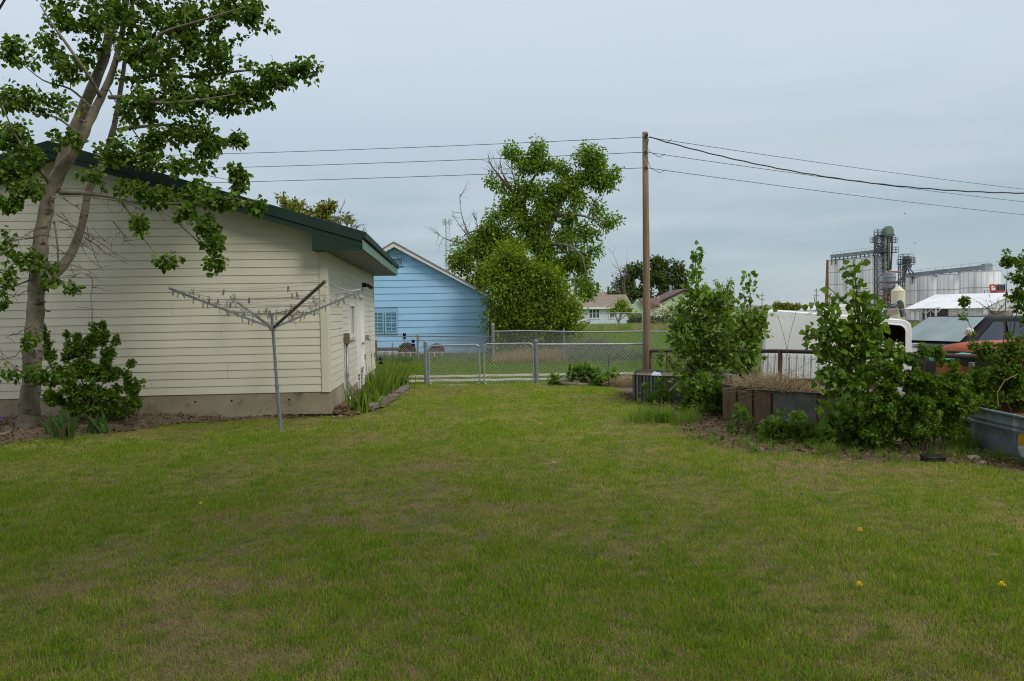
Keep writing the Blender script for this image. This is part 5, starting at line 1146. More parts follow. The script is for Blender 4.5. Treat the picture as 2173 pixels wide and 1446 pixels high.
MB().tube([q-D*.012 for q in h]+[h[0]-D*.012], .014, 5, False).build('opening_trim', 'shell_white', cs)
P_ = [SP(.52, .63)-D*.02, SP(.965, .63)-D*.02, SP(.95, .70)-D*.02, SP(.90, .735)-D*.02, SP(.70, .76)-D*.02, SP(.52, .78)-D*.02]
MB().prism(P_, D*.012).build('inner_sill', 'shell_white', cs)
m = MB()
for k in range(9): m.beam(SP(.03+k*.05, .0)-D*.008, SP(.03+k*.05, .55)-D*.008, .012, .01)
m.build('moulded_rib', 'shell_white', cs)
# ------------------------------------------------------------ cars
mat('car_black', (.012, .012, .014), (.018, .018, .021), 2, .6, spec=.12)
mat('car_black_worn', (.014, .014, .017), (.02, .02, .024), 2, .6, spec=.15, c3=(.34, .33, .33), s3=2.2, t3=(.56, .60))
mat('car_orange', (.42, .085, .022), (.34, .07, .02), 3, .55, coat=.0, c3=(.46, .15, .07), s3=6, t3=(.6, .7))
mat('car_glass', (.22, .30, .29), (.15, .2, .2), 1.3, .1, spec=.9)
mat('teal_paint', (.10, .42, .40), rough=.5); mat('grille_dark', (.03, .03, .03), rough=.6)
def loft(st, n=20, e=.38):
    """st: [(x, z0, z1, halfwidth)] -> closed superellipse sections"""
    V = []; Fc = []
    for x, z0, z1, hw in st:
        for k in range(n):
            a = 2*math.pi*(k+.5)/n; c, s_ = math.cos(a), math.sin(a)
            V.append(Vector((x, math.copysign(abs(c)**e, c)*hw, (z0+z1)/2+math.copysign(abs(s_)**e, s_)*(z1-z0)/2)))
    for i in range(len(st)-1):
        for k in range(n): a = i*n+k; b_ = i*n+(k+1) % n; Fc.append((a, b_, b_+n, a+n))
    Fc.append(tuple(range(n-1, -1, -1))); Fc.append(tuple((len(st)-1)*n+k for k in range(n)))
    return V, Fc
def car(name, lab, cat, loc, ang, body, cabin, wheels, mb, mroof, mhood=None, hw=.88, panes=(), extra=None):
    M4 = Matrix.Translation(loc) @ Matrix.Rotation(R(ang), 4, 'Z'); t = thing(name, loc, lab, cat)
    def addT(m_, V, Fc): m_.add([M4 @ v for v in V], Fc); return m_
    addT(MB(), *loft(body)).build('body', mb, t, smooth=True)
    V = []; Fc = []
    for x, zb_, zt2, hb, ht in cabin: V += [Vector((x, -hb, zb_)), Vector((x, -ht, zt2)), Vector((x, -ht*.8, zt2+.035)), Vector((x, ht*.8, zt2+.035)), Vector((x, ht, zt2)), Vector((x, hb, zb_))]
    for i in range(len(cabin)-1):
        for k in range(5): a = i*6+k; Fc.append((a, a+1, a+7, a+6))
    Fc += [(0, 5, 4, 3, 2, 1), tuple((len(cabin)-1)*6+k for k in range(6))]
    addT(MB(), V, Fc).build('roof', mroof, t, smooth=False, bevel=.02)
    for nm, P_, m_ in panes: addT(MB(), [Vector(p) for p in P_], [tuple(range(len(P_)))]).build(nm, m_, t)
    for x, y in wheels:
        w = MB(); w.lathe((0, 0, 0), [(.2, -.1), (.32, -.1), (.35, -.06), (.35, .06), (.32, .1), (.2, .1)], 22, 'Y'); w.v = [M4 @ (v+Vector((x, y, .35))) for v in w.v]; wo_ = w.build('wheel', 'tyre', t)
        w = MB(); w.lathe((0, 0, 0), [(.2, -.1), (.15, -.05), (.06, -.06), (0, -.08)], 18, 'Y'); w.v = [M4 @ (v+Vector((x, y, .35))) for v in w.v]; w.build('rim', 'galvanised', wo_)
    return t, M4, addT
# dark van/suv heading left, nose towards the alley
sp_ = at(2060, 700, 16.2); loc = Vector((sp_.x+.05, 16.5, -.38))
t, M4, addT = car('suv', 'black sport utility vehicle with pale worn patches on its hood', 'car', loc, 180+24,
 [(-2.35, .45, 1.05, .75), (-2.3, .35, 1.12, .88), (-.5, .32, 1.18, .93), (.75, .32, 1.22, .92), (1.5, .34, 1.20, .9), (2.15, .38, 1.10, .86), (2.35, .45, .95, .75)],
 [(-2.25, 1.05, 1.62, .88, .74), (-1.9, 1.05, 1.68, .88, .76), (.1, 1.05, 1.70, .88, .76), (.22, 1.05, 1.68, .88, .75), (1.12, 1.1, 1.20, .88, .82)], [(1.45, .85), (1.45, -.85), (-1.4, .85), (-1.4, -.85)], 'car_black_worn', 'car_black')
def pn(nm, P_, m_='car_glass', th=.0): addT(MB(), [Vector(p) for p in P_], [tuple(range(len(P_)))]).build(nm, m_, t)
pn('windshield', [(1.15, -.74, 1.262), (1.15, .74, 1.262), (.27, .63, 1.722), (.27, -.63, 1.722)])
for s_ in (-1, 1):
    pn('side_window', [(.85, s_*.884, 1.28), (.05, s_*.894, 1.26), (-.05, s_*.785, 1.62), (.22, s_*.775, 1.63)], 'glass')
    pn('side_window', [(-.1, s_*.897, 1.26), (-1.9, s_*.897, 1.26), (-1.85, s_*.785, 1.60), (-.15, s_*.79, 1.62)], 'glass')
for a in (-.35, .35): addT(MB(), *loft([(.3, 1.12, 1.5, .1), (.36, 1.12, 1.52, .17), (.42, 1.15, 1.5, .1)], 12, .8)).build('mirror', 'car_black', t) if a > 0 else None
for s_ in (-1, 1): addT(MB().box((0, 0, 0), (.1, .1, .1)), *loft([(.88, 1.2, 1.32, .02), (.92, 1.18, 1.34, .1), (1.02, 1.2, 1.32, .08)], 12, .7)).build('wing_mirror', 'car_black', t) if False else None
# orange car, lower and nearer
t, M4, addT = car('orange_car', 'faded orange old car with a black top and an open headlight recess', 'car', Vector((9.4, 13.1, -.16)), 180+14,
 [(-2.3, .4, .95, .72), (-2.2, .3, 1.03, .84), (-.6, .28, 1.10, .88), (.7, .28, 1.16, .88), (1.6, .3, 1.16, .86), (2.05, .34, 1.12, .84), (2.16, .42, 1.02, .80)],
 [(-1.5, .95, 1.10, .80, .7), (-1.05, 1.0, 1.43, .8, .64), (-.2, 1.0, 1.46, .8, .66), (.75, 1.05, 1.14, .8, .72)], [(1.35, .8), (1.35, -.8), (-1.3, .8), (-1.3, -.8)], 'car_orange', 'car_black')
P_ = [(2.0, -.55, .98), (2.175, -.30, .99), (2.19, .30, .99), (2.18, .62, .98), (2.17, .70, .8), (2.17, -.7, .8)]
pn('grille', [(2.185, -.64, .78), (2.185, .64, .78), (2.185, .62, 1.0), (2.185, -.62, 1.0)], 'grille_dark')
for k in range(4): addT(MB(), [Vector((2.19, -.6, .80+k*.055)), Vector((2.19, .6, .80+k*.055)), Vector((2.21, .6, .815+k*.055)), Vector((2.21, -.6, .815+k*.055))], [(0, 1, 2, 3)]).build('grille_bar', 'galvanised', t)
pn('hood_scoop', [(1.95, .873, .82), (1.15, .886, .86), (1.25, .888, .98), (1.5, .884, 1.04), (1.9, .872, 1.03)], 'grille_dark')
for k in range(3): addT(MB(), [Vector((1.9, .89, .86+k*.05)), Vector((1.2, .90, .88+k*.05)), Vector((1.2, .90, .895+k*.05)), Vector((1.9, .89, .875+k*.05))], [(0, 1, 2, 3)]).build('louvre', 'galvanised', t)
pn('door_panel', [(.2, .893, .42), (-.75, .893, .42), (-.75, .895, .60), (.2, .895, .60)], 'teal_paint')
tl = at(2016, 758, 12.6); tag(MB().box(tl, (.55, .25, .05), Matrix.Rotation(R(-8), 3, 'Y')).build('teal_board', 'teal_paint', bevel=.01), 'turquoise painted board lying by the orange car', 'board')
hn = at(2057, 704, 13.2); tag(MB().lathe(hn-Vector((0, 0, .06)), [(0, 0), (.05, .0), (.075, .05), (.06, .1), (0, .13)], 14).build('plastic_jug', 'rake_white'), 'small white object standing on the orange car hood', 'jug')

# ------------------------------------------------------------ galvanised stock tank
mat('tank_steel', (.27, .32, .35), (.18, .22, .245), 5, .5, .35, bump=.12, bscale=90, c3=(.46, .51, .54), s3=11, t3=(.56, .70), stretch3=(1.5, 1.5, .4), spec=.5)
mat('tank_rust', (.16, .07, .035), (.10, .05, .03), 7, .85, bump=.3)
mat('paint_yellow', (.60, .36, .02), (.55, .30, .02), 20, .6, c3=(.25, .2, .1), s3=30, t3=(.6, .7)); mat('paint_white', (.55, .57, .55), (.42, .42, .36), 22, .6, c3=(.25, .2, .13), s3=26, t3=(.6, .7))
TC = Vector((5.62, 8.15, 0)); RX, SL = .56, .52
tk = thing('stock_tank', tuple(TC), 'oval galvanised steel stock tank with a peeling yellow and white roundel', 'tank')
def stad(r_, z, n=40):
    o = []
    for k in range(n):
        a = 2*math.pi*k/n; c, s_ = math.cos(a), math.sin(a); o.append(TC+Vector((r_*c, r_*s_+(SL if s_ >= 0 else -SL), z)))
    return o
prof = [(.50, -.03), (.525, -.02), (.52, .02), (.525, .05), (.535, .20), (.543, .295), (.556, .305), (.560, .318), (.546, .33), (.547, .345), (.562, .355), (.566, .37), (.552, .385), (.556, .44), (.57, .452), (.585, .462), (.587, .478), (.57, .486), (.553, .478)]
def stadmesh(prof, m, name, smooth=True):
    V = []; Fc = []; n = 40
    for r_, z in prof: V += stad(r_, z, n)
    for i in range(len(prof)-1):
        for k in range(n): a = i*n+k; b_ = i*n+(k+1) % n; Fc.append((a, b_, b_+n, a+n))
    return MB().add(V, Fc).build(name, m, tk, smooth=smooth)
stadmesh(prof[:14], 'tank_steel', 'wall'); stadmesh(prof[13:], 'tank_steel', 'rim'); stadmesh([(.552, .478), (.545, .40), (.535, .20)], 'tank_rust', 'inner_wall')
MB().add(stad(.538, .34), [tuple(range(40))]).build('water_residue', 'tank_rust', tk)
# roundel painted on the wall, follows the curve
def patch(y0, y1, zf0, zf1, m, name):
    V = []; Fc = []; n = 10
    for k in range(n+1):
        y = y0+(y1-y0)*k/n; q = (k/n-.5)*2; r_ = .105*math.sqrt(max(0, 1-(q*.98)**6)); zc_ = .175
        za, zb_ = zc_+zf0*r_, zc_+zf1*r_
        for z in (za, zb_):
            rr = np.interp(z, [.02, .05, .2, .295], [.52, .525, .535, .543])+.0035
            V.append(Vector((TC.x-rr, y, z)))
    for k in range(n): Fc.append((2*k, 2*k+1, 2*k+3, 2*k+2))
    MB().add(V, Fc).build(name, m, tk)
patch(7.71, 7.98, .0, 1.25, 'paint_yellow', 'painted_roundel_top'); patch(7.71, 7.98, -1.1, -.0, 'paint_white', 'painted_roundel_base')
ys = at(2117, 875, 8.9); tag(MB().tube([Vector((5.35, 8.75, .47)), Vector((5.36, 8.78, .62)), Vector((5.45, 8.8, .75)), Vector((5.6, 8.8, .82))], .005, 5).build('dry_branch', 'straw'), 'pale thin curved stalk rising behind the tank rim', 'stick')
# stones, pot
mat('stone', (.34, .30, .23), (.24, .21, .16), 18, .9, bump=.8)
def stone(px, py, r_, lab, sq=.75, m='stone', nm='stone', g=None, z=0.0):
    c = gnd(px, py, z); rs = np.random.default_rng(int(px)); bm_ = MB(); pr = [(0, -.3), (.8, -.25), (1, .1), (.82, .5), (.45, .72), (0, .8)]; bm_.lathe((0, 0, 0), pr, 11)
    bm_.v = [c+Vector((v.x*r_*(1+.12*rs.normal()*(v.z < .7)), v.y*r_*(1+.1*rs.normal()*(v.z < .7)), v.z*r_*sq*(1+.1*rs.normal()))) for v in bm_.v]
    o = bm_.build(nm, m, smooth=True); return tag(o, lab, 'stone', g)
stone(2065, 976, .085, 'rounded pale stone beside the metal tank'); stone(2084, 984, .05, 'smaller stone right of the rounded one, by the tank base')
stone(1612, 956, .06, 'brown stone at the foot of the brown planter', m='grey_wood')
c = gnd(1980, 981); o = MB(); o.box(c+UP*.03, (.19, .15, .06)); o.box(c+UP*.062, (.205, .165, .012)); tag(o.build('plant_tray', 'black_plastic', bevel=.006), 'small black plastic tray under the currant bush', 'tray')
# edging of the side bed
def timber(a, b_, w, h, lab, m='grey_wood'):
    A__, B__ = gnd(*a)+UP*h/2, gnd(*b_)+UP*h/2; o = MB().beam(A__, B__, w, h).build('edging_timber', m, bevel=.012); tag(o, lab, 'timber')
timber((783, 874), (815, 853), .16, .10, 'weathered edging timber nearest the garage corner, with a dark end')
timber((845, 840), (862, 825), .14, .08, 'short weathered edging timber, farthest along the iris bed')
stone(830, 843, .15, 'squarish grey rock between the two edging timbers', .6, 'grey_wood', 'rock')
stone(722, 884, .05, 'small pale rock at the garage corner'); stone(708, 886, .035, 'tiny rock touching the garage footing')
o = MB().beam(gnd(-40, 942)+UP*.05, gnd(30, 928)+UP*.05, .14, .09).build('edging_timber', 'grey_wood', bevel=.012); tag(o, 'grey edging timber at the lower left of the garden bed', 'timber')
o = MB().beam(gnd(-60, 893, .05)+UP*.09, gnd(122, 889, .05)+UP*.09, .05, .06).build('edging_timber', 'grey_wood', bevel=.008); tag(o, 'long grey board behind the poplar trunk', 'timber')
# ------------------------------------------------------------ mulch, leaf litter
def chips(name, P, s, m, lab, seed=0, cat='mulch'):
    rs = np.random.default_rng(seed); P = np.array(P); n = len(P); A = frames(rs.normal(size=(n, 3))*np.array([1, 1, .35]), rs); v, f = TPL['small']
    W = np.einsum('nij,vj->nvi', A, v)*(s*rs.uniform(.4, 1.4, n))[:, None, None]+P[:, None, :]
    T = (f[None]+(np.arange(n)*len(v))[:, None, None]).reshape(-1, 3); o = link(name, mesh_np(name, W.reshape(-1, 3), T), None, m); tag(o, lab, cat, None, 'stuff')
rs = np.random.default_rng(77)
chips('mulch', [tuple(gnd(733+rs.normal()*13, 877+rs.normal()*4)+UP*(.02+.05*rs.random())) for _ in range(500)], .06, 'mulch', 'brown wood mulch at the garage corner under the conduit', 1)
def inreg(fn, x0, x1, y0, y1, n):
    x = rs.uniform(x0, x1, n); y = rs.uniform(y0, y1, n); k = fn(x, y); return x[k], y[k]
x, y = inreg(lambda x, y: left_bed(x, y) & ~in_garage(x, y, 0), -9.5, -2.8, 8.6, 12.6, 12000)
bz = lambda x, y: bedz(x, y)+.005
chips('leaf_litter', np.stack([x, y, bz(x, y)+rs.uniform(0, .03, len(x))], 1), .045, 'mulch', 'dead leaves and chips on the garden bed', 2, 'leaf litter')
x, y = inreg(lambda x, y: right_bed(x, y, .12), 1.9, 6, 7, 15, 12000)
chips('leaf_litter', np.stack([x, y, .02+rs.uniform(0, .03, len(x))], 1), .045, 'mulch', 'dead leaves on the soil under the right-hand bushes', 3, 'leaf litter')
# ------------------------------------------------------------ far houses
def ribbon(parent, name, m, P, off): MB().prism([Vector(p) for p in P], off).build(name, m, parent)
mat('house_blue', (.56, .60, .66), (.51, .55, .61), .8, .8, c3=(.5, .55, .58), s3=.8, t3=(.6, .75)); mat('house_cream', (.62, .58, .44), (.55, .52, .38), 2, .7); mat('maroon_metal', (.12, .06, .055), (.14, .07, .065), 2, .5); mat('brown_door', (.20, .14, .09), rough=.7)
mat('pale_green', (.42, .52, .36), (.38, .48, .33), 2, .7)
Y = 100.0; gz = Z(14, 100)-.1
ha = thing('far_house', (at(1270, 690, Y).x, Y, gz), 'pale blue stucco house with a brown shingled hip roof', 'house')
X0, X1 = at(1192, 690, Y).x, at(1334, 690, Y).x; ez_ = at(1280, 653.5, Y).z
MB().box(((X0+X1)/2, Y+4, (ez_+gz)/2), (X1-X0, 8, ez_-gz)).build('wall', 'house_blue', ha)
def hp_(px, py, Yd): return at(px, py, Yd)
rz0 = ez_+.05; rd1 = at(1338, 642, Y).x
rg = 2.9+.55   # ridge height
zr = at(1300, 625.5, Y+4).z
MB().add([Vector((X0-.6, Y-.5, rz0)), Vector((X1+.5, Y-.5, rz0)), Vector((X1+.3, Y+4, zr)), Vector((X0-.6, Y+4, zr)), Vector((X1+.5, Y+8.5, rz0)), Vector((X0-.6, Y+8.5, rz0))], [(0, 1, 2, 3), (3, 2, 4, 5), (1, 4, 2), (0, 3, 5)]).build('roof', 'shingle', ha)
zk = at(1265, 615, Y+6).z; xk = at(1266, 615, Y+6).x
MB().add([Vector((at(1212, 626, Y+3.7).x, Y+3.7, zr-.1)), Vector((at(1294, 626, Y+3.7).x, Y+3.7, zr-.1)), Vector((xk, Y+6, zk)), Vector((at(1294, 626, Y+9).x, Y+9, zr-.1)), Vector((at(1212, 626, Y+9).x, Y+9, zr-.1))], [(0, 1, 2), (1, 3, 2), (3, 4, 2), (4, 0, 2)]).build('roof_hip', 'shingle', ha)
MB().box(((X0+X1)/2, Y-.48, rz0-.08), (X1-X0+1.0, .06, .2)).build('fascia', 'white_trim', ha)
MB().cyl((at(1268, 600, Y+5).x, Y+5, zr-.3), (at(1268, 600, Y+5).x, Y+5, at(1268, 600, Y+5).z), .18, n=8).build('flue', 'dark_wire', ha)
MB().cyl((at(1221, 590, Y+5).x, Y+5, zr-.3), (at(1221, 590, Y+5).x, Y+5, at(1221, 590, Y+5).z), .12, n=8).build('flue', 'rust', ha)
def fwin(parent, pxa, pxb, pya, pyb, Y, nl=3, fm='white_trim'):
    a, b_ = at(pxa, pyb, Y), at(pxb, pya, Y); w, h_ = b_.x-a.x, b_.z-a.z; c = (a+b_)/2
    m = MB()
    for q in (-1, 1): m.box((c.x, Y-.04, c.z+q*h_/2), (w+.14, .1, .12)); m.box((c.x+q*w/2, Y-.04, c.z), (.12, .098, h_-.12))
    for k in range(1, nl): m.box((a.x+w*k/nl, Y-.04, c.z), (.09, .08, h_-.12))
    o = m.build('window', fm, parent); MB().box((c.x, Y-.012, c.z), (w, .02, h_)).build('pane', 'glass', o)
fwin(ha, 1249.5, 1272.5, 656, 676, Y); fwin(ha, 1293.5, 1304, 656, 676, Y, 2)
dd = MB().box((at(1229, 671, Y).x, Y-.03, (at(1229, 657, Y).z+gz)/2), (1.0, .06, at(1229, 657, Y).z-gz)).build('door', 'white_trim', ha)
MB().box((at(1228.5, 671, Y).x, Y-.066, at(1229, 668, Y).z), (.55, .01, 1.0)).build('pane', 'brown_door', dd)
Y = 105.0; gz = Z(22, 105)-.1
hb_ = thing('far_house', (at(1440, 690, Y).x, Y, gz), 'cream and pale green gabled house with a maroon metal roof, right of the wooden pole', 'house')
gx0, gx1, gx2 = at(1381, 649, Y).x, at(1452, 614, Y).x, at(1523, 649, Y).x; gez, gpz = at(1381, 650, Y).z, at(1452, 616, Y).z
MB().prism([Vector((gx0+.5, Y, gz)), Vector((gx2-.5, Y, gz)), Vector((gx2-.5, Y, gez)), Vector((gx1, Y, gpz-.15)), Vector((gx0+.5, Y, gez))], (0, 9, 0)).build('wall', 'house_cream', hb_)
for k in range(14):
    z0 = gez-.0+k*.28; 
    f0 = (z0-gez)/(gpz-gez)
    if f0 < .9: MB().prism([Vector((gx0+.7+(gx1-gx0)*f0, Y-.03, z0)), Vector((gx2-.7-(gx2-gx1)*f0, Y-.03, z0)), Vector((gx2-.7-(gx2-gx1)*(f0+.05), Y-.01, z0+.25)), Vector((gx0+.7+(gx1-gx0)*(f0+.05), Y-.01, z0+.25))], (0, .008, 0)).build('siding_board', 'pale_green', hb_)
for k in range(11): MB().box(((gx0+gx2)/2, Y-.02, gez-.16-k*.25), (gx2-gx0-1.0, .02, .21), Matrix.Rotation(R(3), 3, 'X')).build('siding_board', 'house_cream', hb_)
for q, xa_ in ((-1, gx0), (1, gx2)):
    MB().prism([Vector((xa_, Y-.5, gez)), Vector((gx1, Y-.5, gpz)), Vector((gx1, Y-.5, gpz+.2)), Vector((xa_+q*.1, Y-.5, gez+.2))], (0, 10, 0)).build('roof_slope', 'maroon_metal', hb_)
MB().box((at(1423, 615, Y+3).x, Y+3, at(1423, 614, Y+3).z), (.35, .35, 1.1)).build('chimney', 'galvanised', hb_); MB().cyl(at(1397, 642, Y+1), at(1397, 630, Y+1), .09, n=8).build('vent_pipe', 'white_trim', hb_)
wx0, wx1, wz0, wz1 = at(1350, 650, Y-3).x, at(1392, 650, Y-3).x, at(1361, 652, Y-3).z, at(1352, 635, Y-3).z
MB().prism([Vector((wx0-.6, Y-3, gz)), Vector((wx0+.9, Y-3, gz)), Vector((wx0+.9, Y-3, wz0)), Vector((wx0+.05, Y-3, wz1)), Vector((wx0-.6, Y-3, wz0))], (3.2, 3, 0)).build('wing_wall', 'pale_green', hb_)
MB().prism([Vector((wx0+.1, Y-3.3, wz1)), Vector((wx0+1.0, Y-3.4, wz0-.05)), Vector((wx1+.5, Y-3.4, wz0-.05)), Vector((wx1+.5, Y-3.0, wz1))], (0, 0, .08)).build('wing_roof', 'maroon_metal', hb_)
MB().box(((wx0+.9+wx1)/2+.2, Y-2.7, (gz+wz0)/2), (wx1-wx0-.6, .3, wz0-gz)).build('wing_wall', 'house_cream', hb_)
# radio mast
Y = 150; mt = thing('radio_mast', (at(951, 680, Y).x, Y, Z(-12, 150)), 'thin lattice radio mast rising behind the blue house roof', 'mast')
bx = at(951, 600, Y).x; zt_m = at(950, 466, Y).z; m = MB()
for q in range(3):
    a = q*2.094; w0, w1 = .85, .45
    m.beam((bx+w0*math.cos(a), Y+w0*math.sin(a), -3), (bx+w1*math.cos(a), Y+w1*math.sin(a), zt_m), .09, .09)
k = 0; z = -2
while z < zt_m-1:
    w = .85-.4*z/zt_m
    for q in range(3):
        a, b_ = q*2.094, (q+1)*2.094; m.beam((bx+w*math.cos(a), Y+w*math.sin(a), z), (bx+w*math.cos(b_), Y+w*math.sin(b_), z+.9), .05, .05)
    z += .9
m.build('lattice', 'galv_rail', mt)
m = MB()
for q in range(6): a = q*1.05; m.box((bx+.75*math.cos(a), Y+.75*math.sin(a), zt_m-.5), (.16, .16, 1.1)); m.beam((bx, Y, zt_m-.5), (bx+.75*math.cos(a), Y+.75*math.sin(a), zt_m-.5), .06, .06)
m.build('antenna', 'galv_rail', mt)

# ------------------------------------------------------------ grain elevator
mat('bin_steel', (.86, .86, .87), (.76, .76, .77), .25, .55, .15, c3=(.58, .58, .59), s3=.5, t3=(.54, .74), stretch3=(1, 1, .2)); mat('bin_seam', (.38, .37, .37), rough=.8)
mat('leg_green', (.13, .20, .15), (.10, .16, .12), 1, .6); mat('steel_dark', (.06, .075, .09), (.09, .10, .11), 1, .6); mat('steel_blue', (.22, .26, .29), (.17, .20, .23), 1, .6); mat('hopper_cream', (.62, .58, .43), (.56, .52, .38), 1, .55)
def seg_bin(X, Y, r_, z0, z1, lab, grp, hoops=4, nv=14, name='grain_bin'):
    t = thing(name, (X, Y, z0), lab, 'grain bin', grp)
    MB().lathe((X, Y, 0), [(r_, z0), (r_, z1), (r_*.96, z1+.01), (0, z1+.12)], 36).build('shell', 'bin_steel', t, smooth=False)
    for k in range(1, hoops+1):
        z = z1-(z1-z0)*k/(hoops+.6)+.0; MB().lathe((X, Y, z), [(r_+.005, -.06), (r_+.05, -.06), (r_+.05, .06), (r_+.005, .06)], 36).build('hoop', 'bin_seam', t)
    MB().lathe((X, Y, z1), [(r_+.0, -.08), (r_+.07, -.06), (r_+.07, .08), (r_, .1)], 36).build('hoop', 'bin_seam', t)
    m = MB()
    for k in range(nv): a = 2*math.pi*(k+.5)/nv; m.box((X+math.cos(a)*(r_+.005), Y+math.sin(a)*(r_+.005), (z0+z1)/2), (.04, .05, z1-z0), Matrix.Rotation(a, 3, 'Z'))
    m.build('vertical_seam', 'bin_seam', t)
tops = [(1771, 553, 214), (1790, 552, 211), (1811, 550.5, 208), (1829, 549, 205.5), (1846, 547, 203), (1864, 545.5, 200)]
for i, (px, py, Y) in enumerate(tops):
    c = at(px, py, Y); seg_bin(c.x, c.y, 1.5 if i < 5 else 1.9, -4.2, c.z, 'tall white steel grain bin in the left row, '+['leftmost by the rusty pipe', 'second from the rusty pipe', 'third from the rusty pipe', 'fourth from the rusty pipe', 'second left of the lattice leg', 'beside the lattice leg'][i], 'tall grain bins in the left row', 5, 8)
cs4 = [(1941, 589, 205), (1978, 586, 193), (2023, 583, 181), (2080, 577, 169)]
for i, (px, py, Y) in enumerate(cs4):
    c = at(px, py, Y); seg_bin(c.x, c.y, 3.3 if i < 3 else 3.85, -3.8, c.z, 'wide white steel bin in the right row, '+['leftmost beside the cream hopper', 'second from the left', 'third from the left', 'largest, under the conveyor head'][i], 'wide grain bins in the right row', 3, 20)
rp = thing('drop_pipe', (at(1754, 660, 215).x, 215, -4), 'rusty brown vertical pipe at the left end of the tall bins', 'pipe'); MB().tube([at(1757, 552, 215), at(1755, 600, 215), Vector((at(1752, 668, 215).x, 215, -4))], .42, 10).build('pipe', 'rust_orange', rp)
def conveyor(a, b_, n, lab, w=1.0, m='steel_blue'):
    t = thing('conveyor', tuple(a), lab, 'conveyor'); MB().beam(a, b_, w, .9).build('trough', m, t)
    q = MB(); s_ = MB()
    for k in range(n+1):
        p = a.lerp(b_, k/n); s_.beam(p-UP*.4, p-UP*2.2, .22, .22); 
        q.beam(p+Vector((0, -w*.6, .2)), p+Vector((0, -w*.6, 1.1)), .04, .04)
    q.beam(a+Vector((0, -w*.6, 1.1)), b_+Vector((0, -w*.6, 1.1)), .035, .035); q.beam(a+Vector((0, -w*.6, -.9)), b_+Vector((0, -w*.6, -.9)), .35, .14)
    q.build('railing', 'steel_dark', t); s_.build('support', 'steel_dark', t); MB().box(b_, (1.6, 1.4, 1.4)).build('head', m, t); return t
conveyor(at(1765, 545, 213), at(1872, 533, 199), 12, 'long blue-grey conveyor on top of the tall bins')
conveyor(at(1922, 585, 206), at(2094, 567, 168), 10, 'grey conveyor over the wide bins rising to the right')
def lattice(t, X, Y, w, z0, z1, step, th=.14, m='steel_dark', name='lattice_tower'):
    q = MB(); cs_ = [(-w, -w), (w, -w), (w, w), (-w, w)]
    for x, y in cs_: q.beam((X+x, Y+y, z0), (X+x, Y+y, z1), th*1.3, th*1.3)
    z = z0
    while z+step <= z1+.1:
        for k in range(4):
            a, b_ = cs_[k], cs_[(k+1) % 4]
            q.beam((X+a[0], Y+a[1], z), (X+b_[0], Y+b_[1], z+step), th*.7, th*.7); q.beam((X+b_[0], Y+b_[1], z), (X+a[0], Y+a[1], z+step), th*.7, th*.7); q.beam((X+a[0], Y+a[1], z+step), (X+b_[0], Y+b_[1], z+step), th, th)
        z += step
    q.build(name, m, t)
def platform(t, c, w, m='steel_dark'):
    q = MB(); q.box(c, (w, w*.8, .16))
    for x in (-1, 0, 1):
        for y in (-1, 1): q.beam(c+Vector((x*w/2, y*w*.4, 0)), c+Vector((x*w/2, y*w*.4, 1.3)), .09, .09)
    for z in (.7, 1.3):
        for y in (-1, 1): q.beam(c+Vector((-w/2, y*w*.4, z)), c+Vector((w/2, y*w*.4, z)), .07, .07)
        for x in (-1, 1): q.beam(c+Vector((x*w/2, -w*.4, z)), c+Vector((x*w/2, w*.4, z)), .07, .07)
    q.build('platform', m, t)
Y = 198; k = Y/F
lt = thing('elevator_leg', (at(1872, 660, Y).x, Y, -4), 'tall bucket elevator with green twin legs and a rounded head', 'grain elevator')
lx = at(1865.5, 560, Y).x; zz_ = lambda py: at(1870, py, Y).z
lattice(lt, lx, Y, .85, -4, zz_(490), 1.75)
lattice(lt, at(1884, 560, Y).x, Y+1.2, .6, zz_(580), zz_(495), 2.2, .12)
for px in (1875.5, 1885): x_ = at(px, 560, Y).x; MB().box((x_, Y-.2, (zz_(575)+zz_(495))/2), (.55, .5, zz_(495)-zz_(575))).build('leg_casing', 'leg_green', lt)
hx = at(1883.5, 490, Y).x; hz = zz_(492)
MB().prism([Vector((hx+1.15*math.cos(a), Y-.9, hz+1.35*math.sin(a))) for a in np.linspace(0, math.pi, 9)]+[Vector((hx-1.15, Y-.9, hz-.7)), Vector((hx+1.15, Y-.9, hz-.7))], (0, 1.5, 0)).build('head', 'leg_green', lt)
MB().box((hx, Y-.2, hz-1.0), (2.5, 1.9, .45)).build('head_base', 'steel_dark', lt)
for px, py, w in ((1868, 499, 2.2), (1855, 515, 1.3), (1897, 515, 1.2), (1897, 536, 1.7), (1872, 534, 2.6)): platform(lt, at(px, py, Y-.4), w)
m = MB(); 
for a, b_, th in (((1880, 497), (1856, 512), .28), ((1856, 513), (1873, 533), .36), ((1858, 508), (1866, 492), .18), ((1856, 516), (1862, 540), .14), ((1864, 512), (1876, 500), .12), ((1892, 497), (1892, 513), .3)): m.beam(at(*a, Y-.6), at(*b_, Y-.6), th, th)
m.build('brace', 'steel_dark', lt)
MB().tube([at(1893, 508, Y-.6), at(1892.5, 535, Y-.6), at(1890, 573, Y-.6)], .22, 8).build('spout', 'rust', lt)
hp2 = thing('hopper_bin', (at(1888, 660, 194).x, 194, -4), 'blue-grey steel hopper under the green twin legs', 'hopper'); x_ = at(1887.5, 600, 194).x; zf = lambda py: at(1888, py, 194).z
MB().lathe((x_, 194, 0), [(.35, zf(622)), (1.35, zf(611)), (1.42, zf(590)), (1.42, zf(588)), (1.3, zf(579)), (0, zf(577))], 20).build('hopper', 'steel_blue', hp2)
